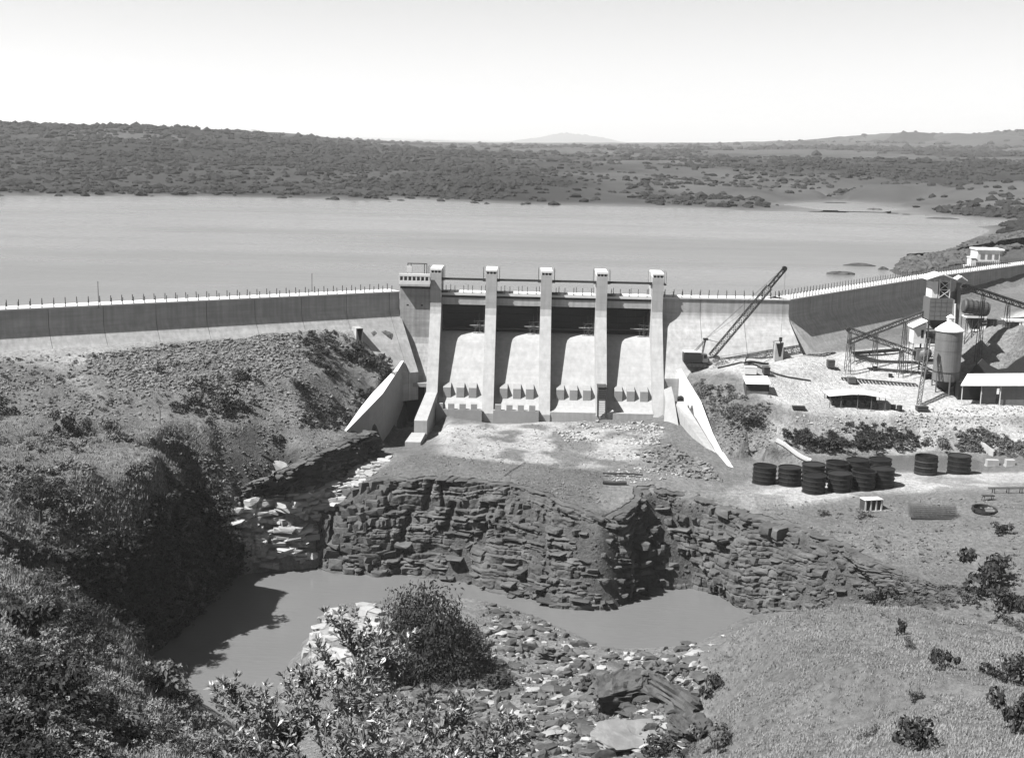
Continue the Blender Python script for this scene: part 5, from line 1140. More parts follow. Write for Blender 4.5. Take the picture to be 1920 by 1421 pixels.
# lean-to
lt = empty('control_hut', label='pale lean-to control hut with white roof against the batching tower', cat='hut')
lx0, lx1 = bx(1713, 640), X0 - .25
MB().loft([[(lx0, y, bz(645)), (lx1, y, bz(645)), (lx1, y, bz(607)), (lx0, y, bz(616))] for y in (BY + .3, BY + 3.4)]).build('wall', 'wall_pale', lt)
MB().loft([[(lx0 - .4, y, bz(616) + .02), (lx1, y, bz(602.5)), (lx1, y, bz(601)), (lx0 - .4, y, bz(614))] for y in (BY - .3, BY + 3.9)]).build('roof', 'roof_white', lt)
MB().box(lx1 - 1.0, lx1 - .45, BY + .26, BY + .295, bz(634), bz(619)).build('window', 'black', lt)
for x in (lx0 + .1, lx1 - .1):
    for y in (BY + .4, BY + 3.3): MB().bar((x, y, bg0 + .5), (x, y, bz(645)), .1).build('leg', 'timber', lt)
# leaning mast
m0 = at_ground(1722, 762, 235, 290); ms = empty('leaning_mast', tuple(m0), label='steel mast leaning in front of the batching tower', cat='mast')
q = Vector(D(1741, 636, 271)) - m0; lattice(MB(), (0, 0, 0), q, .75, .6, 14, .09).build('lattice', 'steel_mid', ms); MB().cbox(q, .8, .8, .6).build('mast_head', 'steel_dark', ms)
MB().cbox((0, 0, .1), 1.2, 1.2, .5).build('footing', 'concrete', ms)
# --- conveyors
def conveyor(p0, p1, label, legs=(), w_=1.0, h_=.9, m='steel_mid'):
    p0 = Vector(p0); p1 = Vector(p1); mid = (p0 + p1) / 2
    c = empty('belt_conveyor', (0, 0, 0), label=label, cat='conveyor'); n = max(6, int((p1 - p0).length / 1.1))
    lattice(MB(), p0, p1, w_, h_, n, .11).build('truss', m, c)
    d = (p1 - p0).normalized(); s = d.cross(Vector((0, 0, 1))).normalized(); u = s.cross(d)
    MB().add([p0 + s * w_ * .45 + u * .2, p0 - s * w_ * .45 + u * .2, p1 - s * w_ * .45 + u * .2, p1 + s * w_ * .45 + u * .2, p0 + s * w_ * .45 + u * .32, p0 - s * w_ * .45 + u * .32, p1 - s * w_ * .45 + u * .32, p1 + s * w_ * .45 + u * .32],
             [(0, 3, 2, 1), (4, 5, 6, 7), (0, 1, 5, 4), (1, 2, 6, 5), (2, 3, 7, 6), (3, 0, 4, 7)]).build('belt', 'steel_dark', c)
    for k, f_ in enumerate(legs):
        a = p0 + (p1 - p0) * f_; g = float(ground_z(a.x, a.y)); t_ = MB()
        for sy in (-1, 1):
            t_.bar((a.x - .5, a.y + sy * .8, g - .2), (a.x - .2, a.y + sy * .45, a.z - .3), .08).bar((a.x + .5, a.y + sy * .8, g - .2), (a.x + .2, a.y + sy * .45, a.z - .3), .08)
        zz = g + 1.4
        while zz < a.z - .8:
            t_.bar((a.x - .42, a.y - .7, zz), (a.x + .42, a.y - .7, zz), .045).bar((a.x - .42, a.y - .7, zz), (a.x + .35, a.y - .6, zz + 1.3), .04); zz += 1.4
        t_.build('trestle', m, c)
    for p in (p0, p1): MB().bar(p - s * w_ * .6, p + s * w_ * .6, .42, 10).build('end_drum', 'steel_dark', c)
    return c
conveyor(D(1592, 641, 283), D(1740, 583, 281), 'long belt conveyor climbing right to the batching tower bin', legs=(.05, .35, .72))
conveyor(D(1590, 617, 278.5), D(1716, 662, 278.5), 'belt conveyor sloping down to the mixer, crossing the long climbing one', legs=(.03, .8), h_=1.0)
conveyor(D(1806, 536, 281), D(1990, 596, 293), 'high belt conveyor coming in from the right under the gabled roof', legs=(.2, .45, .7), w_=1.2, h_=1.1)
conveyor(D(1835, 606, 291), D(1960, 596, 297), 'level belt conveyor on trestles behind the gravel heaps', legs=(.15, .45, .75), w_=1.2)
hp = D(1590, 622, 278.5); rl = empty('loading_frame', label='low rectangular steel frame lying under the crossing conveyors', cat='frame')
f0 = at_ground(1600, 668, 255, 295); f1 = at_ground(1688, 662, 255, 300)
for dy in (0, 1.6): MB().bar((f0.x, f0.y + dy, f0.z + .5), (f1.x, f1.y + dy, f1.z + .6), .28).build('beam', 'steel_dark', rl)
for f_ in (0.02, .33, .66, .98): a = Vector(f0).lerp(Vector(f1), f_); MB().bar((a.x, a.y, a.z + .5), (a.x, a.y + 1.6, a.z + .5), .18).build('cross_member', 'steel_dark', rl)
# --- screening plant
sp = empty('screening_plant', label='dark screening drum and bins on trestles right of the batching tower', cat='screen plant'); PY = 290
zz = lambda py, px=1830: D(px, py, PY)[2]; xx = lambda px, py=600: D(px, py, PY)[0]
so = MB().lathe([(1.3, -2.8), (1.5, -2.6), (1.5, 2.6), (1.3, 2.8)], n=20).build('screen_drum', 'steel_mid', sp, loc=(xx(1832), PY + 1.5, zz(578))); so.rotation_euler = (0, math.pi / 2 + .12, 0)
for k in range(5): fo = MB().lathe([(1.6, -.1), (1.6, .1), (1.5, .1), (1.5, -.1), (1.6, -.1)], n=20).build('drum_band', 'steel_dark', so, loc=(0, 0, -2.2 + 1.1 * k))
MB().box(xx(1812), xx(1850), PY - .2, PY + 3.2, zz(596), zz(593)).build('platform', 'wall_pale', sp)
MB().loft([[(xx(1818), PY, zz(597)), (xx(1846), PY, zz(597)), (xx(1846), PY + 3, zz(597)), (xx(1818), PY + 3, zz(597))], [(xx(1827), PY + 1, zz(618)), (xx(1840), PY + 1, zz(618)), (xx(1840), PY + 2, zz(618)), (xx(1827), PY + 2, zz(618))]]).build('bin', 'steel_dark', sp)
MB().box(xx(1860), xx(1915), PY + 1, PY + 3, zz(622), zz(600)).build('stone_bin', 'timber', sp)
MB().box(xx(1888), xx(1960), PY + .4, PY + 3.4, zz(602), zz(599)).build('bin_roof', 'roof_white', sp)
for px in (1810, 1822, 1836, 1849, 1862, 1880, 1900, 1914):
    for y in (PY, PY + 3):
        g = float(ground_z(xx(px, 640), y)); top = zz(596) if px < 1855 else zz(601); MB().bar((xx(px, 620), y, g - .3), (xx(px, 620), y, top), .1).build('trestle_leg', 'timber_dark', sp)
br = MB()
for a, b_ in ((1810, 1836), (1836, 1810), (1862, 1900), (1900, 1862)): br.bar((xx(a), PY - .05, zz(600)), (xx(b_), PY - .05, zz(640)), .06)
br.build('brace', 'timber_dark', sp)
# --- stone retaining wall with a zigzag top in front of the heaps
rw = empty('bin_wall', label='dark zigzag timber bin wall in front of the gravel heaps', cat='wall'); pts_ = [(1808, 712, 697), (1826, 690, 705), (1842, 672, 700), (1856, 684, 706), (1872, 692, 708), (1888, 690, 706), (1904, 676, 704), (1925, 664, 704), (1960, 655, 704)]
for (a, t_, b_), (a2, t2, b2) in zip(pts_[:-1], pts_[1:]):
    y = 277.5; P0, P1 = D(a, t_, y), D(a2, t2, y); g0, g1 = float(ground_z(P0[0], y)) - .6, float(ground_z(P1[0], y)) - .6
    MB().loft([[(P0[0], y, g0), (P0[0], y, max(P0[2], g0 + .8)), (P0[0], y + .35, max(P0[2], g0 + .8)), (P0[0], y + .35, g0)], [(P1[0], y, g1), (P1[0], y, max(P1[2], g1 + .8)), (P1[0], y + .35, max(P1[2], g1 + .8)), (P1[0], y + .35, g1)]]).build('board', 'timber_dark', rw)
# --- long shed at the right edge
ls = empty('long_shed', label='long low shed with a white roof at the right edge of the picture', cat='shed'); LY = 267
lz = lambda py, px=1860: D(px, py, LY)[2]; lx = lambda px, py=720: D(px, py, LY)[0]
lg = float(ground_z(lx(1830), LY + 2))
MB().loft([[(lx(1799), LY - .8, lz(722, 1799)), (lx(1799), LY - .8, lz(720, 1799)), (lx(1830), LY + 5.5, lz(720, 1799) + 1.3), (lx(1830), LY + 5.5, lz(722, 1799) + 1.2)], [(lx(2000), LY - .8, lz(722, 1799) + .5), (lx(2000), LY - .8, lz(720, 1799) + .5), (lx(2010), LY + 5.5, lz(720, 1799) + 1.9), (lx(2010), LY + 5.5, lz(722, 1799) + 1.8)]]).build('roof', 'roof_white', ls)
MB().box(lx(1806), lx(1850), LY + 2.6, LY + 5, lg - .3, lz(722, 1799) + .2).build('back_wall', 'steel_black', ls)
MB().box(lx(1846), lx(1872), LY + .6, LY + .8, lg - .3, lz(722, 1799) + .02).build('partition', 'sheet_grey', ls)
MB().box(lx(1876), lx(2000), LY + .1, LY + .3, lg - .3, lz(722, 1799) + .1).build('front_wall', 'sheet_grey', ls)
for px in (1804, 1840, 1876): MB().bar((lx(px), LY - .4, lg - .2), (lx(px), LY - .4, lz(722, 1799)), .1).build('post', 'wall_pale', ls)
tk = at_ground(1912, 752, 235, 275); to = empty('round_tank', tuple(tk), label='low dark round tank at the right edge below the long shed', cat='tank')
MB().lathe([(2.4, 0), (2.4, .75), (2.25, .75), (2.25, .4), (.01, .4)], n=24).build('basin', 'steel_dark', to)
MB().lathe([(2.5, .62), (2.5, .76), (2.41, .76), (2.41, .62), (2.5, .62)], n=24).build('rim', 'steel_black', to)
# --- engine shed (open sided)
eg = at_ground(1610, 768, 235, 275); EY = eg.y; es_ = empty('engine_shed', label='open-sided shed with a pale gabled roof over dark engines', cat='shed')
ez = lambda py, px=1610: D(px, py, EY)[2]; ex = lambda px, py=755: D(px, py, EY)[0]
gable(MB(), ex(1553), ex(1610), ex(1669), EY - .4, EY + 5.0, ez(741, 1553), ez(736.5, 1610), .12, ez(746, 1669)).build('roof', 'roof_white', es_)
for px, py in ((1556, 764), (1577, 766), (1608, 768), (1634, 769), (1660, 770)):
    for y in (EY, EY + 4.6): g = float(ground_z(ex(px), y)); MB().bar((ex(px), y, g - .2), (ex(px), y, ez(742 if px != 1608 else 738, px)), .1).build('post', 'timber', es_)
MB().box(ex(1560), ex(1655), EY + 4.65, EY + 4.8, eg.z, ez(748)).build('back_screen', 'steel_black', es_)
for i, (px, wd, h_, lab) in enumerate(((1572, 18, 1.3, 'first dark engine from the left under the open shed'), (1596, 20, 1.5, 'second dark engine from the left under the open shed'), (1620, 18, 1.3, 'third dark engine from the left under the open shed'), (1643, 16, 1.2, 'rightmost dark engine under the open shed'))):
    g = float(ground_z(ex(px), EY + 1.6)); e = empty('engine', (ex(px), EY + 1.8, g), label=lab, cat='engine', group='engines under the open shed'); W_ = wd * .1
    MB().box(-W_ / 2, W_ / 2, -.6, .6, .25, h_ * .7).build('block', 'steel_black', e); MB().box(-W_ / 2 - .1, W_ / 2 + .1, -.7, .7, 0, .25).build('skid', 'steel_dark', e)
    MB().bar((W_ * .3, 0, h_ * .7), (W_ * .3, 0, h_ * 1.25), .1, 8).build('exhaust', 'steel_dark', e)
    f = MB().lathe([(.55, -.08), (.55, .08), (.1, .08), (.1, -.08), (.55, -.08)], n=16).build('flywheel', 'steel_mid', e, loc=(-W_ * .1, -.75, h_ * .4)); f.rotation_euler = (math.pi / 2, 0, 0)
def drum(px, py, label, r=.32, h=.9, m='steel_dark', y0=200, y1=290, lying=False):
    p = at_ground(px, py, y0, y1); e = empty('oil_drum', tuple(p), random.uniform(0, 3), label=label, cat='drum')
    MB().lathe([(r, 0), (r, h)], n=14).build('barrel', m, e)
    for z in (0, h / 3, 2 * h / 3, h - .04): MB().lathe([(r + .03, z), (r + .03, z + .04), (r + .002, z + .04), (r + .002, z), (r + .03, z)], n=14).build('hoop', m, e)
    if lying: e.rotation_euler = (math.pi / 2, 0, random.uniform(0, 3)); e.location.z += r
    return e
drum(1686, 770, 'dark drum standing right of the engine shed', .55, 1.1); drum(1675, 768, 'smaller dark drum against the corner of the engine shed', .45, 1.0)
# --- hut, tanks, boxes on the yard
hg = at_ground(1420, 738, 235, 280); h_ = empty('store_hut', tuple(hg), label='small hut with a flat white roof above the scrubby slope', cat='hut')
MB().box(-2.3, 2.3, 0, 3.2, -1.0, 1.9).build('wall', 'timber_dark', h_); MB().loft([[(-2.5, -.5, 1.95), (2.5, -.5, 1.95), (2.5, -.5, 2.05), (-2.5, -.5, 2.05)], [(-2.5, 3.5, 2.9), (2.5, 3.5, 2.9), (2.5, 3.5, 3.0), (-2.5, 3.5, 3.0)]]).build('roof', 'roof_white', h_)
MB().box(-2.2, 2.2, -.04, -.003, -.9, .5).build('front_panel', 'sheet_grey', h_)
def tank(px, py, w_, d_, hh, label, m='sheet_grey', nm='water_tank', cat='tank'):
    p = at_ground(px, py, 225, 290); e = empty(nm, tuple(p), random.uniform(-.2, .2), label=label, cat=cat)
    MB().box(-w_ / 2, w_ / 2, -d_ / 2, d_ / 2, .15, hh).build('body', m, e); MB().box(-w_ / 2 - .05, w_ / 2 + .05, -d_ / 2 - .05, d_ / 2 + .05, hh + .003, hh + .1).build('lid', m, e)
    for sx in (-1, 1): MB().box(sx * w_ * .4 - .08, sx * w_ * .4 + .08, -d_ / 2, d_ / 2, -.1, .15).build('skid', 'timber_dark', e)
    return e
tank(1407, 702, 2.4, 1.6, 1.5, 'pale square water tank behind the white-roofed hut', 'wall_pale'); tank(1436, 702, 1.3, 1.3, 1.5, 'dark box standing right of the pale water tank', 'timber_dark', 'crate', 'crate')
tank(1557, 690, 1.5, 1.4, 1.6, 'dark upright tank alone on the pale yard', 'steel_mid'); tank(1596, 718, 1.6, 1.4, 1.2, 'grey box beside the rails on the yard', 'panel_grey', 'crate', 'crate')
tank(1640, 695, .8, .8, .8, 'small box alone in the middle of the pale yard', 'timber_dark', 'crate', 'crate'); tank(1669, 707, .7, .7, .6, 'smallest dark box on the yard, left of the mast', 'steel_dark', 'crate', 'crate')
tank(1728, 770, 2.2, 1.4, .9, 'low dark box at the foot of the leaning mast', 'timber_dark', 'crate', 'crate'); tank(1497, 768, 2.4, 1.2, .6, 'low dark trough left of the engine shed', 'steel_dark', 'trough', 'trough')
for px, w_, lab in ((1860, 2.2, 'pale concrete block at the right end of the pond'), (1893, 1.6, 'second pale concrete block, at the right edge beyond the pond')):
    p = at_ground(px, 872, 215, 255); tag(MB().box(-w_ / 2, w_ / 2, -.6, .6, -.4, 1.1).box(-w_ / 2 - .1, w_ / 2 + .1, -.7, .7, -.5, .1).build('concrete_block', 'concrete', loc=tuple(p)), lab, 'concrete block')
pw = [at_ground(1838, 838, 220, 260), at_ground(1862, 856, 215, 255)]
tag(MB().loft([[(p.x, p.y, p.z - 1), (p.x, p.y, p.z + 1.0), (p.x + .5, p.y + .5, p.z + 1.0), (p.x + .5, p.y + .5, p.z - 1)] for p in pw]).build('low_wall', 'concrete'), 'short pale concrete wall slanting down to the right end of the pond', 'wall')
# narrow-gauge track and loose pipes
rt = empty('rail_track', label='narrow rail track with sleepers lying across the yard', cat='rail track'); ra, rb = at_ground(1578, 710, 240, 285), at_ground(1718, 722, 240, 285)
for dy in (-.35, .35): MB().bar((ra.x, ra.y + dy, ra.z + .22), (rb.x, rb.y + dy, rb.z + .22), .07).build('rail', 'steel_dark', rt)
for k in range(22): a = ra.lerp(rb, k / 21); g = float(ground_z(a.x, a.y)); MB().box(a.x - .13, a.x + .13, a.y - .8, a.y + .8, max(g, a.z) - .1, max(g, a.z) + .13).build('sleeper', 'timber_dark', rt)
def pole_on(px0, py0, px1, py1, r, m, name, cat, label, lift=.1, n=8):
    a, c = at_ground(px0, py0, 60, 290), at_ground(px1, py1, 60, 290); b = MB(); P = [a.lerp(c, k / n) for k in range(n + 1)]
    for k in range(n + 1): P[k].z = float(ground_z(P[k].x, P[k].y)) + r + lift
    for k in range(n): b.bar(P[k], P[k + 1], r, 6)
    return tag(b.build(name, m), label, cat)
pole_on(1345, 692, 1520, 716, .14, 'steel_dark', 'water_pipe', 'pipe', 'long thin pipe lying across the yard from the crane')
pole_on(1395, 684, 1440, 686, .25, 'timber_dark', 'timber_stack', 'timber', 'dark stack of poles on the yard right of the crane', .2)
pole_on(1398, 681, 1442, 673, .1, 'steel_dark', 'steel_bar', 'bar', 'bent bar resting over the pole stack right of the crane', .9)
pole_on(1130, 892, 1205, 895, .16, 'steel_dark', 'water_pipe', 'pipe', 'pipe crossing the head of the gully', .35)
pole_on(1130, 907, 1175, 909, .3, 'timber_dark', 'timber_beam', 'beam', 'dark beam across the top of the pale ramp in the gully', .1)
pole_on(945, 893, 985, 868, .07, 'timber', 'loose_pole', 'pole', 'thin pole lying on top of the promontory')
pole_on(490, 858, 545, 870, .14, 'timber_dark', 'timber_beam', 'beam', 'dark timber lying on the bench above the wall stub', .15)
pole_on(1455, 828, 1520, 868, .45, 'concrete_pale', 'pale_flume', 'flume', 'pale concrete flume running down to the back of the steel rings', -.1)
# brush pile by the crane
bp = at_ground(1352, 684, 250, 285); b = MB(); rr2 = random.Random(4)
for k in range(90):
    a = rr2.uniform(0, 6.28); q = Vector((rr2.uniform(-2.6, 2.6), rr2.uniform(-1, 1), rr2.uniform(0, .5))); b.bar(q, q + Vector((math.cos(a) * 1.3, math.sin(a) * .8, rr2.uniform(.1, 1.2))), .035, 3)
tag(b.build('brush_pile', 'timber', loc=tuple(bp)), 'tangled pile of scrap rods beside the crane', 'scrap pile')
# formwork crates, mats and a lying ring below the road
fc = at_ground(1632, 955, 195, 235); f_ = empty('timber_crate', tuple(fc), .25, label='slatted timber crate lying below the steel rings', cat='crate')
for k in range(4): MB().box(-1.5 + .95 * k, -1.25 + .95 * k, -.9, -.8, 0, 1.9).build('slat', 'wall_pale', f_)
MB().box(-1.55, 1.65, -.8, .8, .02, 1.85).build('body', 'timber_dark', f_)
for z in (.0, 1.86): MB().box(-1.6, 1.7, -.98, .95, z - .1, z).build('rail', 'wall_pale', f_)
MB().box(1.66, 1.72, -.8, .8, .05, 1.8).build('end_panel', 'sheet_grey', f_)
rm = at_ground(1748, 972, 190, 235); r_ = empty('mesh_stack', tuple(rm), -.05, label='low stack of steel mesh panels on the slope below the road', cat='mesh panels')
for k in range(6):
    b = MB()
    for i in range(10): b.bar((-3.6 + i * .8, -.8 + .1 * k, .25 + .3 * k), (-3.6 + i * .8, .9 + .1 * k, .4 + .3 * k), .03, 3)
    for i in range(4): b.bar((-3.7, -.8 + .55 * i + .1 * k, .27 + .3 * k + .05 * i), (3.8, -.8 + .55 * i + .1 * k, .27 + .3 * k + .05 * i), .04, 3)
    b.build('mesh_panel', 'steel_mid', r_)
MB().box(-3.6, 3.8, -.95, -.75, 0, .3).build('bearer', 'timber_dark', r_)
lr = at_ground(1845, 958, 190, 235); l_ = empty('lying_hoop', tuple(lr), label='dark steel hoop lying flat on the slope at the right', cat='hoop'); l_.rotation_euler = (.08, .05, 0)
MB().lathe([(2.0, .05), (2.0, .55), (1.75, .55), (1.75, .05), (2.0, .05)], n=28).build('hoop', 'steel_dark', l_)
for k in range(4): a = k * math.pi / 2 + .4; MB().cbox((2.06 * math.cos(a), 2.06 * math.sin(a), .3), .2, .2, .4).build('lug', 'steel_black', l_)
tb = at_ground(1852, 938, 195, 240); t_ = empty('trestle_table', tuple(tb), .1, label='dark trestle standing just behind the lying hoop', cat='trestle')
MB().box(-1.0, 1.0, -.4, .4, .75, .9).build('top', 'timber_dark', t_)
for sx in (-1, 1):
    for sy in (-1, 1): MB().bar((sx * .9, sy * .45, -.1), (sx * .7, sy * .25, .75), .06).build('leg', 'timber_dark', t_)
bt2 = at_ground(1885, 925, 195, 245); t_ = empty('timber_rack', tuple(bt2), .08, label='timber rack of long poles at the right edge above the hoop', cat='rack')
for k in range(3): MB().bar((-3, .2 * k, .8 + .08 * k), (3.4, .2 * k, .85 + .08 * k), .07).build('pole', 'timber', t_)
for x in (-2, .5, 2.8): MB().bar((x, -.2, -.2), (x, -.1, .95), .08).bar((x, .7, -.2), (x, .6, .95), .08).build('upright', 'timber_dark', t_)
# --- ladder shaft on the fourth pier
t4 = PT[3]; ld = empty('access_scaffold', label='dark timber access scaffold on the foot of the fourth pier', cat='scaffold')
def sw2(t, n, z): return SW(t, n, z)
base_n, tz0, tz1 = 15.5, 17.0, 22.6
for sx in (-.85, .85):
    MB().bar(sw2(t4 + sx, 13.95, 16.4), sw2(t4 + sx, 10.3, 22.8), .1).build('stile', 'timber_dark', ld); MB().bar(sw2(t4 + sx, 14.0, 16.4), sw2(t4 + sx, 14.0, 22.7), .1).build('stile', 'timber_dark', ld)
for k in range(12): z = 17.2 + .45 * k; MB().bar(sw2(t4 - .85, 14.05, z), sw2(t4 + .85, 14.05, z), .07).build('rung', 'timber', ld)
sbox(t4 - 1.0, t4 + 1.0, 10.4, 14.1, 22.7, 22.85, 'platform', 'timber_dark', ld)
sbox(t4 - .8, t4 + .8, 13.6, 13.9, 20.0, 22.5, 'screen', 'steel_black', ld)
# --- hanging scaffolds at the right of each bay
nms = ['first', 'second', 'third', 'fourth']
for i in range(4):
    t0, t1 = PT[i] + HW, PT[i + 1] - HW; sfd = empty('hanging_scaffold', label=f'tangled pole scaffold hanging at the right side of the {nms[i]} spillway bay from the left', cat='scaffold', group='hanging scaffolds in the spillway bays'); r = random.Random(30 + i)
    for k in range(3):
        tt = t1 - .4 - .9 * k; MB().bar(SW(tt, -2.6 + .2 * k, 28.8 + .4 * k), SW(tt + r.uniform(-.2, .2), -2.2, 37.0 - 1.3 * k), .06).build('pole', 'timber', sfd)
        MB().bar(SW(tt + .1, -1.2, 28.2), SW(tt + .1, -1.2, 34.5 - k), .06).build('pole', 'timber', sfd)
    for k in range(5): z = 28.8 + 1.3 * k; MB().bar(SW(t1 - 2.6, -1.2, z), SW(t1 - .1, -1.1, z + r.uniform(-.3, .3)), .06).build('ledger', 'timber', sfd)
    for k in range(5): z = 28.6 + 1.1 * k; MB().bar(SW(t1 - 2.5 + r.random(), -1.15, z), SW(t1 - .2 - r.random(), -1.25, z + 1.8), .05).build('brace', 'timber', sfd)
    sbox(t1 - 3.4 - .8 * (i == 3), t1 - .1, -2.0, -1.3, 33.0, 33.1, 'plank', 'wall_pale', sfd)
# --- house and walls on the right abutment
AY = 392; az = lambda py, px=1850: D(px, py, AY)[2]; ax = lambda px, py=485: D(px, py, AY)[0]
ah = empty('valve_house', label='pale boxy concrete house with a flat roof on the right abutment', cat='house'); ag = float(ground_z(ax(1850), AY + 2)) - .5
MB().box(ax(1832), ax(1874), AY, AY + 6, ag, az(469)).build('wall', 'wall_pale', ah); MB().box(ax(1830), ax(1882), AY - .4, AY + 6.4, az(469) + .003, az(466.5)).build('roof', 'roof_white', ah)
MB().box(ax(1830), ax(1875), AY - .5, AY - .02, az(492), az(489)).build('ledge', 'concrete', ah); MB().box(ax(1828), ax(1872), AY - 1.4, AY - .05, ag, az(499)).build('plinth', 'concrete_pale', ah)
for k in range(3): MB().box(ax(1838 + 13 * k), ax(1846 + 13 * k), AY - .06, AY - .005, az(486), az(476)).build('window', 'sheet_grey', ah)
an = empty('annex', label='low white annex stepping down left of the abutment house', cat='annex'); MB().box(ax(1820), ax(1829.5), AY - .5, AY + 3, ag, az(484)).build('wall', 'wall_pale', an); MB().box(ax(1819), ax(1829.7), AY - .7, AY + 3.2, az(484) + .003, az(482.5)).build('roof', 'roof_white', an)
pl_ = empty('gate_pillar', label='short white pillar beside the crest road left of the abutment house', cat='pillar'); q = ax(1806); MB().box(q - .7, q + .7, AY - 4, AY - 2.8, ag - 1, az(497)).build('shaft', 'wall_pale', pl_); MB().box(q - .85, q + .85, AY - 4.15, AY - 2.65, az(497) + .003, az(495.5)).build('cap', 'roof_white', pl_)
# --- poles standing on the left bench
def mast(px, py, top, label, r=.06):
    p = at_ground(px, py, 225, 300); h_ = D(px, top, p.y)[2] - p.z; e = empty('pole', tuple(p), label=label, cat='pole'); MB().bar((0, 0, -.3), (0, 0, h_), r, 6).build('shaft', 'timber_dark', e); MB().cbox((0, 0, .05), .5, .5, .25).build('base', 'timber_dark', e)
mast(221, 642, 602, 'dark pole standing on the bench at the left part of the dam', .09); mast(547, 612, 560, 'dark pole with a small base on the bench left of the spillway', .09); mast(440, 620, 575, 'thin pole against the left wing of the dam', .05)
for px, top, lab in ((185, 527, 'tall thin pole on the crest of the left wing'), (585, 512, 'thin pole on the crest nearer to the spillway')):
    c0 = G(px, 545 if px > 400 else 577, 40.3); h_ = D(px, top, c0[1])[2] - 40.3; e = empty('pole', c0, label=lab, cat='pole'); MB().bar((0, 0, 0), (0, 0, h_), .06, 6).build('shaft', 'timber_dark', e); MB().cbox((0, 0, .06), .3, .3, .12).build('base', 'timber_dark', e)
# --- a person by the tower, and one on the yard
def person(loc, rz, label, stride=.12, bend=0.0):
    sk = [(0, 0, .92), (0, 0, 1.15), (0, -bend * .3, 1.38), (0, -bend * .5, 1.5), (0, -bend * .6, 1.62), (.1, 0, .88), (.11, -stride, .48), (.11, -stride * .6, .06), (.11, -stride - .14, .03), (-.1, 0, .88), (-.11, stride, .48), (-.11, stride * 1.3, .08), (-.11, stride * 1.3 - .14, .03),
          (.19, -bend * .4, 1.4), (.25, .02, 1.12), (.24, -.12, .88), (-.19, -bend * .4, 1.4), (-.26, .02, 1.12), (-.25, -.1, .88)]
    ed = [(0, 1), (1, 2), (2, 3), (3, 4), (0, 5), (5, 6), (6, 7), (7, 8), (0, 9), (9, 10), (10, 11), (11, 12), (2, 13), (13, 14), (14, 15), (2, 16), (16, 17), (17, 18)]
    ra = [.13, .125, .14, .055, .09, .09, .065, .045, .035, .09, .065, .045, .035, .06, .045, .03, .06, .045, .03]
    me = bpy.data.meshes.new('body'); me.from_pydata(sk, ed, []); o = bpy.data.objects.new('body', me); e = empty('person', loc, rz, label=label, cat='person'); COL.objects.link(o); o.parent = e; me.materials.append(MATS['cloth_dark'])
    mod = o.modifiers.new('skin', 'SKIN'); me.skin_vertices[0].data[0].use_root = True
    for i, q in enumerate(ra): me.skin_vertices[0].data[i].radius = (q, q)
    o.modifiers.new('sub', 'SUBSURF').levels = 1
    MB().lathe([(.02, 0), (.075, .05), (.09, .12), (.08, .2), (.02, .25)], n=10).build('head', 'skin', e, loc=(0, -bend * .6, 1.52))
    MB().lathe([(.095, 0), (.1, .05), (.07, .12), (.01, .14)], n=10).build('hat', 'cloth_dark', e, loc=(0, -bend * .6 + .01, 1.68)); MB().lathe([(.16, 0), (.16, .015), (.02, .016), (.02, 0), (.16, 0)], n=10).build('hat_brim', 'cloth_dark', e, loc=(0, -bend * .6, 1.69))
    return e
pp = D(746, 678, 281.5); person((pp[0], pp[1], float(ground_z(pp[0], pp[1]))), .3, 'dark clothed person standing at the top of the left training wall')
pp = at_ground(1402, 683, 255, 290); person((pp.x - .6, pp.y - .6, float(ground_z(pp.x - .6, pp.y - .6))), 1.2, 'dark clothed person beside the pole stack on the yard', bend=.3)
mat('leaf_pale', .36, .4, .5, rough=.7, spec=.2)
# ================================================================== PLANTS
def leaf_cloud(seed, n, R, H, size, lobes=7, aspect=.55, droop=0.0, base=.15, shell=.55):
    """leaf faces gathered in uneven clumps inside a crown of radius R and height H standing on z=0"""
    r = np.random.default_rng(seed)
    c = r.normal(0, .42, (lobes, 3)); c[:, 2] = r.uniform(base, .85, lobes); rad = r.uniform(.28, .55, lobes)
    k = r.integers(0, lobes, n); d = r.normal(0, 1, (n, 3)); d /= np.linalg.norm(d, axis=1)[:, None]
    rr_ = rad[k] * (shell + (1 - shell) * r.random(n)) * np.where(r.random(n) < .12, 1.25, 1)
    P = c[k] + d * rr_[:, None] * np.array([1, 1, .7]); P[:, 2] = np.maximum(P[:, 2], .02 * r.random(n))
    P = P * np.array([R, R, H])
    nrm = d + r.normal(0, .6, (n, 3)) + np.array([0, 0, .35]); nrm /= np.linalg.norm(nrm, axis=1)[:, None]
    t = np.cross(nrm, r.normal(0, 1, (n, 3))); t /= np.linalg.norm(t, axis=1)[:, None]; b = np.cross(nrm, t)
    s = size * r.uniform(.6, 1.4, n)[:, None]; a = s * aspect
    V = np.stack([P - t * s, P - b * a + nrm * s * .1, P + t * s, P + b * a + nrm * s * .1], 1).reshape(-1, 3)
    F = np.arange(4 * n).reshape(n, 4)
    return V, F
def limbs(seed, R, H, n=7, r0=.1, z0=0.0, lean=.4):
    rr_ = random.Random(seed); b = MB()
    for k in range(n):
        a = rr_.uniform(0, 6.28); p = Vector((rr_.uniform(-.1, .1) * R, rr_.uniform(-.1, .1) * R, z0)); q = p; rad = r0 * rr_.uniform(.6, 1)
        e = Vector((math.cos(a) * R * .6, math.sin(a) * R * .6, H * rr_.uniform(.6, .9)))
        for j in range(3):
            nq = p.lerp(e, (j + 1) / 3) + Vector((rr_.uniform(-.08, .08) * R, rr_.uniform(-.08, .08) * R, 0)); b.bar(q, nq, rad, 5, rad * .65); q = nq; rad *= .65
    return b
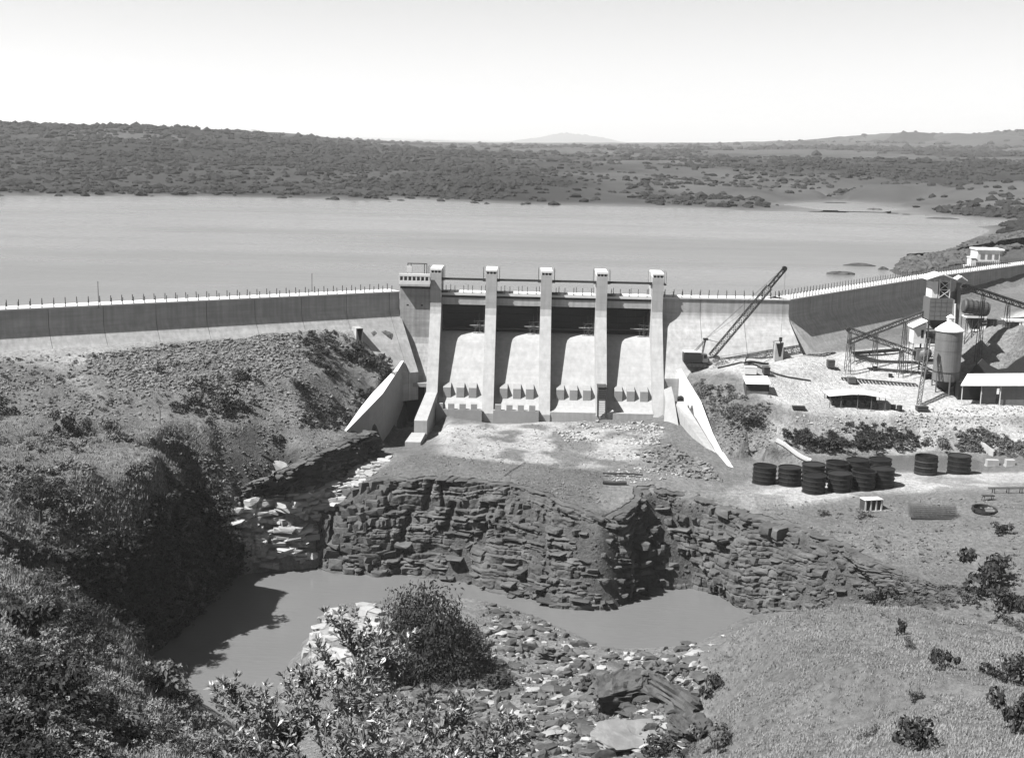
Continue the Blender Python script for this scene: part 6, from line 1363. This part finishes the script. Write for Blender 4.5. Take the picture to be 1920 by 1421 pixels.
def obj_mesh(b, m, nm):
    o = b.build(nm, m); me = o.data; bpy.data.objects.remove(o); return me
SH = []     # shrub prototypes: foliage mesh and stems
for k in range(6):
    V, F = leaf_cloud(200 + k, 520, 1.0, 1.0, .10, lobes=6 + k % 3)
    SH.append({'d': mesh_np('foliage', V, F, 'leaf_dark'), 'm': mesh_np('foliage', V, F, 'leaf'), 's': obj_mesh(limbs(k, .8, .9, 6, .05), 'bark', 'stem')})
def shrub(px, py, wpx, hm, label, tone='d', y0=40, y1=300, k=None, group=None, nm='shrub', flat=1.0):
    p = at_ground(px, py, y0, y1); R = wpx / 2 * p.y / 2500 * 1.0; k = random.randrange(6) if k is None else k
    e = empty(nm, (p.x, p.y, p.z - .1), random.uniform(0, 6.28), label=label, cat='bush' if nm == 'shrub' else nm.split('_')[-1], group=group)
    inst(SH[k][tone], 'foliage', e, scale=(R * 1.05, R * 1.05, hm)); inst(SH[k]['s'], 'stem', e, scale=(R, R, hm))
    return e
# low-cost plants for masses
LO = [leaf_cloud(300 + k, 95, 1, 1, .2, lobes=5, shell=.4, aspect=.8) for k in range(5)]
LO = [(np.delete(v.reshape(-1, 4, 3), 3, 1).reshape(-1, 3) , np.arange(len(f) * 3).reshape(-1, 3)) for v, f in LO]
LF = [leaf_cloud(340 + k, 170, 1, 1, .11, aspect=.8, lobes=6, shell=.35) for k in range(5)]
LF = [(np.delete(v.reshape(-1, 4, 3), 3, 1).reshape(-1, 3) , np.arange(len(f) * 3).reshape(-1, 3)) for v, f in LF]
TU = []
for k in range(5):
    r = np.random.default_rng(400 + k); vs = []; fs = []
    for j in range(6):
        a = r.uniform(0, 6.28); b0 = r.normal(0, .18, 2); h = r.uniform(.6, 1.1); ln_ = r.uniform(.1, .6); w_ = .07
        vs += [(b0[0] - w_ * math.sin(a), b0[1] + w_ * math.cos(a), 0), (b0[0] + w_ * math.sin(a), b0[1] - w_ * math.cos(a), 0), (b0[0] + ln_ * math.cos(a), b0[1] + ln_ * math.sin(a), h)]; fs.append((3 * j, 3 * j + 1, 3 * j + 2))
    TU.append((np.array(vs), np.array(fs)))
def in_view_points(poly, n, seed, y0, y1):
    r = np.random.default_rng(seed)
    px = r.uniform(min(p[0] for p in poly), max(p[0] for p in poly), n * 4); py = r.uniform(min(p[1] for p in poly), max(p[1] for p in poly), n * 4)
    k = in_poly(px, py, poly); px, py = px[k][:n], py[k][:n]
    xs_, ys_ = [], []
    for s in range(0, len(px), 3000):
        a = np.array([ray(i, j) for i, j in zip(px[s:s + 3000], py[s:s + 3000])]); Y = np.arange(y0, y1, .6)
        X = (a[:, 0] / a[:, 1])[:, None] * Y; Zr = CAMZ + (a[:, 2] / a[:, 1])[:, None] * Y; hit = Zr <= ground_z(X, np.broadcast_to(Y, X.shape))
        ok = hit.any(1); j = hit.argmax(1); xs_.append(X[np.arange(len(a)), j][ok]); ys_.append(Y[j][ok])
    x = np.concatenate(xs_); y = np.concatenate(ys_) + r.uniform(-.5, .5, sum(map(len, xs_)))
    return x + r.uniform(-.5, .5, len(x)), y, r
def plan_points(poly, n, seed):
    """points spread evenly in plan inside a plan polygon"""
    r = np.random.default_rng(seed); x = r.uniform(min(p[0] for p in poly), max(p[0] for p in poly), n * 3); y = r.uniform(min(p[1] for p in poly), max(p[1] for p in poly), n * 3)
    k = in_poly(x, y, poly); return x[k][:n], y[k][:n], r
def mass(name, label, pts3, protos, sz, m, flat=(.6, 1.0), clump=None, thr=.45, power=2, zmin=.2):
    x, y, r = pts3; z = ground_z(x, y); ok = z > zmin
    if clump: ok &= fbm(x, y, clump, 3, 91) + r.normal(0, .05, len(x)) > thr
    x, y, z = x[ok], y[ok], z[ok]; c = len(x); s = sz[0] + (sz[1] - sz[0]) * r.random(c) ** power
    V, F = scatter_mesh(protos, np.stack([x, y, z - .05], 1), np.stack([s, s, s * r.uniform(*flat, c)], 1), r.uniform(0, 6.28, c), r.integers(0, len(protos), c))
    o = tag(add_obj(mesh_np(name, V, F, m), name), label, kind='stuff'); print(name, c); return o
# --- masses of scrub
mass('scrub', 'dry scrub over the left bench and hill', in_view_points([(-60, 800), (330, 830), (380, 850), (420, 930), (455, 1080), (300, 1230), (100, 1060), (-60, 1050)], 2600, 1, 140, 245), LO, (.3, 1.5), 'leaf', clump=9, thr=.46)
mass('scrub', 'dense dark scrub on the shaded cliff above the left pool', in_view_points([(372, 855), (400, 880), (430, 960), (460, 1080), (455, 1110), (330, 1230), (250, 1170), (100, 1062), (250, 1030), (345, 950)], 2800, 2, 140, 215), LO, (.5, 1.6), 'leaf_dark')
mass('dry_grass', 'dry grass over the left bench and hill', in_view_points([(-60, 790), (330, 800), (480, 800), (380, 850), (420, 930), (250, 1030), (100, 1060), (-60, 1050)], 9000, 3, 140, 245), TU, (.3, .8), 'grass')
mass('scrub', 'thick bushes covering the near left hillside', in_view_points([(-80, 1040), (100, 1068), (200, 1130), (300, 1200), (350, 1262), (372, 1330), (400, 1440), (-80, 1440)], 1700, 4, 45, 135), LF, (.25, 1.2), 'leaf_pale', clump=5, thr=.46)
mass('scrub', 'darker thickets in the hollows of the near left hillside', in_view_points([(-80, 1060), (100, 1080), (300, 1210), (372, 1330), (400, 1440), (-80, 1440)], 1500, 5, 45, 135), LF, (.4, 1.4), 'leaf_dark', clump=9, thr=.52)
mass('dry_grass', 'dry grass between the bushes of the near left hillside', in_view_points([(-80, 1040), (100, 1068), (200, 1130), (300, 1200), (350, 1262), (372, 1330), (400, 1440), (-80, 1440)], 20000, 6, 45, 135), TU, (.25, .7), 'grass')
mass('scrub', 'dark bushes at the right end of the rubble bank', in_view_points([(560, 640), (640, 625), (700, 655), (740, 690), (700, 760), (640, 720), (590, 690)], 420, 7, 215, 285), LO, (.4, 1.5), 'leaf_dark', clump=5, thr=.42)
mass('scrub', 'dark bushes in the fold of the rubble bank', in_view_points([(310, 770), (350, 720), (420, 700), (490, 720), (480, 780), (400, 795)], 170, 8, 205, 270), LO, (.3, 1.5), 'leaf_dark', clump=4, thr=.4)
mass('scrub', 'small bushes dotted over the rubble bank', in_view_points(BANK, 650, 9, 200, 290), LO, (.25, .9), 'leaf', clump=8, thr=.5)
mass('scrub', 'small dark bushes beside the left training wall', in_view_points([(560, 740), (700, 740), (690, 770), (640, 806), (560, 800)], 260, 10, 205, 275), LO, (.3, 1.1), 'leaf_dark', clump=4, thr=.45)
mass('scrub', 'dark reeds and bushes along the bank behind the pond', in_view_points([(1475, 795), (1560, 800), (1640, 800), (1740, 826), (1740, 842), (1600, 842), (1530, 850), (1500, 846), (1470, 830)], 620, 11, 220, 262), LO, (.3, 1.3), 'leaf_dark', clump=5, thr=.42)
mass('scrub', 'bushes at the right end of the bank behind the pond', in_view_points([(1780, 815), (1850, 812), (1930, 840), (1930, 862), (1880, 855), (1800, 846)], 300, 12, 220, 262), LO, (.4, 1.3), 'leaf', clump=5, thr=.42)
mass('scrub', 'thin scrub on the slope below the white-roofed hut', in_view_points([(1300, 720), (1400, 725), (1450, 745), (1430, 800), (1370, 800), (1320, 760)], 420, 13, 230, 278), LO, (.3, 1.1), 'leaf', clump=5, thr=.45)
mass('scrub', 'scrub along the foot of the right cliff', in_view_points([(1480, 1140), (1640, 1090), (1900, 1110), (1930, 1190), (1800, 1150), (1600, 1132)], 380, 14, 150, 205), LO, (.3, 1.2), 'leaf', clump=6, thr=.48)
mass('scrub', 'low weeds on the slope below the road', in_view_points([(1400, 955), (1650, 940), (1930, 940), (1930, 1110), (1800, 1100), (1600, 1030)], 420, 15, 165, 225), LO, (.15, .6), 'leaf', clump=5, thr=.5)
mass('scrub', 'brush on the rubble bank in the lower middle', in_view_points([(640, 1290), (900, 1250), (1100, 1250), (1250, 1230), (1320, 1300), (1310, 1421), (600, 1421)], 700, 16, 95, 190), LO, (.2, .8), 'leaf', clump=6, thr=.5)
mass('dry_grass', 'thin dry grass over the top of the promontory and the slope below the road', in_view_points([(660, 905), (780, 848), (1000, 868), (1340, 890), (1650, 935), (1930, 940), (1930, 1100), (1800, 1100), (1540, 1005), (1210, 912), (1100, 960), (1020, 925), (830, 893)], 6000, 17, 165, 255), TU, (.12, .4), 'grass', clump=4, thr=.48)
# --- the grass hill: blades by the ten thousand
gp = [(13, 100), (16, 128), (24, 133), (40, 134), (56, 132), (70, 122), (74, 100), (66, 66), (30, 66), (16, 84)]
x, y, r = plan_points(gp, 74000, 20); mass('tall_grass', 'tall pale dry grass covering the near right hill', (x, y, r), TU, (.14, .5), 'grass', flat=(.5, .9), power=1.6, clump=1.6, thr=.36)
x, y, r = plan_points(gp, 1500, 21); mass('scrub', 'low dark weeds scattered in the dry grass of the right hill', (x, y, r), LF, (.15, .7), 'leaf_pale', clump=5, thr=.5)
# --- single bushes and trees
def dome_cloud(seed, n, size):
    r = np.random.default_rng(seed); d = r.normal(0, 1, (n, 3)); d[:, 2] = np.abs(d[:, 2]); d /= np.linalg.norm(d, axis=1)[:, None]
    th = np.arctan2(d[:, 1], d[:, 0]); bump = fbm(th * 2.2 + 9, d[:, 2] * 5 + 3, 1.0, 3, seed)
    rad = (.6 + .62 * bump) * (1 - .5 * r.random(n) ** 2.2) * (1 + .09 * r.normal(0, 1, n)); P = d * rad[:, None]; P[:, 2] *= 1.02
    keep = fbm(P[:, 0] * 5 + 20, P[:, 1] * 5 + P[:, 2] * 7 + 40, 1.0, 2, seed + 3) > .3; P, d = P[keep], d[keep]; n = len(P)
    nrm = d + r.normal(0, .7, (n, 3)); nrm /= np.linalg.norm(nrm, axis=1)[:, None]; t = np.cross(nrm, r.normal(0, 1, (n, 3))); t /= np.linalg.norm(t, axis=1)[:, None]; b = np.cross(nrm, t); s = size * r.uniform(.6, 1.5, n)[:, None]
    V = np.stack([P - t * s, P - b * s * .4, P + t * s, P + b * s * .4], 1).reshape(-1, 3); return V, np.arange(4 * n).reshape(n, 4)
bv = []; bf_ = []; o_ = 0
for k, (cx, cy, cz, R_, H_, nn_) in enumerate(((0, 0, 0, .78, 1.0, 14000), (.5, -.1, 0, .55, .62, 6500), (-.48, .1, 0, .5, .66, 6000), (.15, -.45, 0, .55, .5, 5500), (.8, .2, 0, .36, .4, 3000), (-.25, .3, .35, .45, .6, 4500))):
    V, F = dome_cloud(505 + k, nn_, .032); V = V * np.array([R_, R_, H_]) + np.array([cx, cy, cz]); bv.append(V); bf_.append(F + o_); o_ += len(V)
big_V, big_F = np.concatenate(bv), np.concatenate(bf_)
mat('leaf_feathery', .09, .5, 1.2, rough=.8, spec=.1)
BIGM = mesh_np('foliage', big_V, big_F, 'leaf_feathery')
p = at_ground(800, 1262, 120, 205); e = empty('great_bush', (p.x, p.y, p.z - .5), .6, label='great rounded dark bush in the middle of the near bank', cat='bush')
inst(BIGM, 'foliage', e, (0, 0, 0), (0, 0, 0), (8.4, 7.4, 11.0)); inst(SH[0]['s'], 'stem', e, scale=(4.5, 4.5, 8)); inst(SH[2]['s'], 'stem', e, scale=(4, 4, 7))
shr = [(372, 880, 46, 3.4, 'very dark bush on the crest of the left hill above the shaded cliff', 'd', 150, 215), (128, 812, 50, 3.6, 'small dark tree on the left bench, larger of a pair', 'd', 195, 235), (155, 815, 36, 2.6, 'smaller bushy tree right of the pair on the left bench', 'm', 195, 235),
       (205, 812, 42, 2.4, 'loose bush just right of the pair of small trees', 'm', 195, 235), (8, 778, 44, 2.6, 'dark bush at the left edge above the bench', 'd', 195, 245), (585, 632, 22, 1.6, 'upright dark bush near the top of the rubble bank', 'd', 230, 290), (608, 636, 24, 1.4, 'second bush near the top of the rubble bank', 'm', 230, 290),
       (520, 832, 34, 1.6, 'round dark bush on the bench above the wall stub', 'd', 205, 260), (300, 700, 30, 1.8, 'bush alone high on the rubble bank', 'm', 215, 265), (455, 712, 36, 2.2, 'dark bush at the upper end of the fold in the rubble bank', 'd', 215, 265), (350, 765, 50, 2.4, 'broad dark bush at the left of the fold in the rubble bank', 'd', 205, 260),
       (430, 770, 56, 3.0, 'largest dark bush in the fold of the rubble bank', 'd', 205, 260), (560, 730, 36, 2.0, 'dark bush under the rock step in the bank', 'd', 210, 265), (700, 690, 60, 3.2, 'dark bush against the upper end of the left training wall', 'd', 215, 275), (660, 665, 50, 2.6, 'dark bush on the rounded end of the rubble bank', 'd', 220, 280),
       (255, 900, 60, 3.0, 'grey-green bush in the middle of the left hill', 'm', 150, 215), (150, 985, 80, 3.6, 'wide bush low on the left hill', 'm', 140, 200), (300, 960, 70, 3.4, 'dark bush at the lip of the shaded cliff', 'd', 150, 205), (225, 1040, 60, 3.0, 'dark bush at the left foot of the shaded cliff', 'd', 140, 190), (75, 1055, 70, 3.2, 'dark bush in the gap behind the near left hillside', 'd', 130, 190),
       (1560, 842, 60, 2.6, 'biggest dark bush behind the cluster of steel rings', 'd', 220, 262), (1625, 838, 60, 2.2, 'dark bush on the pond bank behind the right end of the ring cluster', 'd', 220, 262), (1515, 830, 40, 2.0, 'dark bush beside the pale flume', 'd', 220, 262), (1765, 840, 44, 2.2, 'grey bush behind the two lone steel rings', 'm', 220, 262), (1690, 842, 44, 1.8, 'low bush on the pond bank left of the lone banded ring', 'm', 220, 262),
       (1405, 795, 40, 2.0, 'dark bush on the slope between the hut and the training wall', 'd', 230, 270), (1855, 1100, 110, 5.0, 'large dark bush at the right end of the right cliff', 'd', 160, 200), (1890, 1150, 80, 3.6, 'dark bush at the right edge above the grass hill', 'd', 150, 190), (1655, 1122, 60, 2.6, 'round bush at the foot of the right cliff', 'd', 165, 200), (1545, 965, 26, 1.0, 'small round bush on the slope below the nearest steel ring', 'm', 195, 225),
       (1615, 968, 34, 1.2, 'low bush in front of the slatted crate', 'm', 195, 225), (1880, 1000, 40, 2.0, 'dark bush on the right slope below the hoop', 'd', 170, 215),
       (1690, 1190, 24, 1.6, 'upright dark weed near the top of the grass hill', 'd', 80, 140), (1705, 1215, 22, 1.2, 'small weed just below the upright one on the grass hill', 'm', 80, 140), (1770, 1252, 52, 1.7, 'loose dark bush in the middle of the grass hill', 'd', 70, 135), (1885, 1275, 90, 2.4, 'dark bush at the right edge of the grass hill', 'd', 70, 130),
       (1905, 1370, 90, 2.8, 'dark bush in the lower right corner of the grass hill', 'd', 55, 120), (1715, 1400, 100, 2.2, 'broad dark bush at the bottom of the grass hill', 'd', 55, 120), (1630, 1385, 40, 1.2, 'small bush left of the broad bottom bush', 'm', 55, 120), (1715, 1310, 30, 1.0, 'thin weed halfway down the grass hill', 'm', 60, 130),
       (1330, 1300, 50, 2.0, 'bush at the left rim of the grass hill above the tilted slab', 'd', 70, 140), (1345, 1405, 80, 2.2, 'grass-choked bush at the lower left rim of the grass hill', 'm', 70, 140), (1240, 1415, 90, 1.8, 'dark bush at the bottom edge below the pale slab', 'd', 80, 150),
       (210, 1150, 90, 2.6, 'grey bush near the top of the near left hillside', 'm', 60, 130), (60, 1190, 110, 2.8, 'dark bush at the left edge of the near hillside', 'd', 50, 125), (300, 1290, 110, 2.4, 'loose bush at the right rim of the near left hillside', 'm', 60, 125), (120, 1320, 130, 2.6, 'dark thicket bush low on the near left hillside', 'd', 45, 110), (240, 1390, 120, 2.2, 'grey bush at the bottom of the near left hillside', 'm', 45, 110),
       (30, 1400, 120, 2.2, 'dark bush in the lower left corner', 'd', 40, 100), (360, 1370, 80, 2.4, 'pale leafy bush at the foot of the near left hillside by the water', 'm', 60, 130), (940, 1290, 70, 2.0, 'dark brush right of the great rounded bush', 'd', 110, 190), (690, 1290, 60, 2.0, 'small bush left below the great rounded bush', 'm', 110, 190)]
for (px, py, wpx, h_, lab, tone, y0, y1) in shr: shrub(px, py, wpx, h_, lab, tone, y0, y1)
# bare sapling on the bench
p = at_ground(300, 795, 195, 245); e = empty('bare_sapling', tuple(p), label='thin bare sapling standing at the foot of the rubble bank', cat='sapling'); b = MB(); b.bar((0, 0, -.2), (.1, 0, 2.0), .09, 5, .06).bar((.1, 0, 2.0), (-.2, .1, 4.0), .06, 5, .03); b.build('trunk', 'bark', e)
MB().bar((.05, 0, 2.6), (.7, 0, 3.4), .03, 4).bar((0, 0, 3.0), (-.6, .2, 3.6), .03, 4).build('branch', 'bark', e)
# flat-topped thorn tree at the left
p = at_ground(75, 985, 140, 200); e = empty('thorn_tree', (p.x, p.y, p.z - .2), label='spreading flat-topped thorn tree at the left edge of the left hill', cat='tree')
tv = []; tf = []; o_ = 0
for k in range(9):
    a = k * 2.4; c = np.array([math.cos(a) * 3.2 * (k / 9) ** .5, math.sin(a) * 2.6 * (k / 9) ** .5, 5.2 + .5 * math.sin(k * 1.7)]); V, F = leaf_cloud(520 + k, 420, 2.0, .9, .13, lobes=5); tv.append(V + c); tf.append(F + o_); o_ += len(V)
o = add_obj(mesh_np('crown', np.concatenate(tv), np.concatenate(tf), 'leaf_dark'), 'crown', e)
b = MB(); b.bar((0, 0, -.5), (.2, .1, 2.6), .28, 8, .2)
for k in range(6): a = k * 1.05; b.bar((.2, .1, 2.4), (math.cos(a) * 2.4, math.sin(a) * 2.0, 5.2), .13, 6, .05)
b.build('trunk', 'bark', e)
# --- the leafy tree close below the camera
tr_ = random.Random(77); TX, TY = D(690, 1421, 27)[0], 27.0; TZ = float(ground_z(TX, TY))
ft = empty('leafy_tree', (TX, TY, TZ), label='leafy tree close to the camera at the bottom with broad glossy leaves', cat='tree')
tips = []; tb = MB(); brs = []
def grow(p, d, L, r, lev):
    q = p
    n = 4
    for j in range(n):
        d = (d + Vector((tr_.gauss(0, .12), tr_.gauss(0, .12), tr_.gauss(.03, .08)))).normalized(); nq = q + d * L / n; brs.append((q.copy(), nq.copy(), r, r * .85)); q = nq; r *= .85
        if lev >= 2: tips.append((q.copy(), d.copy()))
        if lev < 3 and (j >= 1 or lev > 0) and tr_.random() < (.85 if lev < 2 else .6):
            sd = (d + Vector((tr_.gauss(0, .75), tr_.gauss(0, .75), tr_.gauss(.15, .35)))).normalized(); grow(q, sd, L * tr_.uniform(.55, .8), r * .7, lev + 1)
    tips.append((q.copy(), d.copy()))
    if lev < 3:
        for _ in range(2): grow(q, (d + Vector((tr_.gauss(0, .5), tr_.gauss(0, .5), .1))).normalized(), L * .6, r * .75, lev + 1)
targets = [(690, 1185, 28), (650, 1225, 28), (740, 1250, 27.5), (560, 1265, 27), (880, 1330, 27), (960, 1380, 26.5), (530, 1330, 26), (1000, 1425, 26), (450, 1310, 25.5), (800, 1340, 26.5), (500, 1390, 24), (890, 1385, 26), (650, 1350, 23.5), (400, 1420, 24.5), (760, 1400, 23), (950, 1430, 25), (580, 1420, 23), (700, 1430, 24), (840, 1440, 23.5)]
for (px, py, Y) in targets:
    t = Vector(D(px, py, Y)) - Vector((TX, TY, TZ)); st = Vector((tr_.uniform(-.2, .2), tr_.uniform(-.2, .2), max(1.0, t.z * .25))); mid = st.lerp(t, .7) + Vector((tr_.uniform(-.3, .3), tr_.uniform(-.3, .3), tr_.uniform(-.2, .3)))
    brs.append((st, st.lerp(mid, .5) + Vector((0, 0, .2)), .11, .085)); brs.append((st.lerp(mid, .5) + Vector((0, 0, .2)), mid, .085, .06)); grow(mid, (t - mid).normalized(), (t - mid).length * .62, .05, 1)
tb.bar((0, 0, -.6), (.05, 0, 1.2), .2, 8, .16).bar((.05, 0, 1.2), (.1, .05, 3.6), .16, 8, .12); tb.build('trunk', 'bark_pale', ft)
b = MB()
for a_, c_, r0, r1 in brs: b.bar(a_, c_, max(r0, .008), 5, max(r1, .006), cap=False)
b.build('branches', 'bark_pale', ft)
vs = []; fs = []
print('tips', len(tips))
for q, d in tips:
    for _ in range(9 if len(tips) < 1800 else 7):
        a = Vector((tr_.gauss(0, 1), tr_.gauss(0, 1), tr_.gauss(.3, .8))).normalized(); dd = (d * .5 + a).normalized(); l = tr_.uniform(.09, .19); w_ = l * tr_.uniform(.16, .24)
        s = dd.cross(Vector((tr_.gauss(0, .5), tr_.gauss(0, .5), 1))).normalized() * w_; up = s.cross(dd).normalized() * w_ * .35; st = q + a * .03; o_ = len(vs)
        vs += [st, st + dd * l * .45 + s - up * 0, st + dd * l - up * 1.2, st + dd * l * .45 - s, st + dd * l * .5 - up * .9]
        fs += [(o_, o_ + 1, o_ + 4), (o_ + 1, o_ + 2, o_ + 4), (o_ + 2, o_ + 3, o_ + 4), (o_ + 3, o_, o_ + 4)]
print('fg leaves', len(fs))
add_obj(mesh_np('leaves', np.array([tuple(v) for v in vs]), np.array(fs), 'leaf_glossy'), 'leaves', ft)
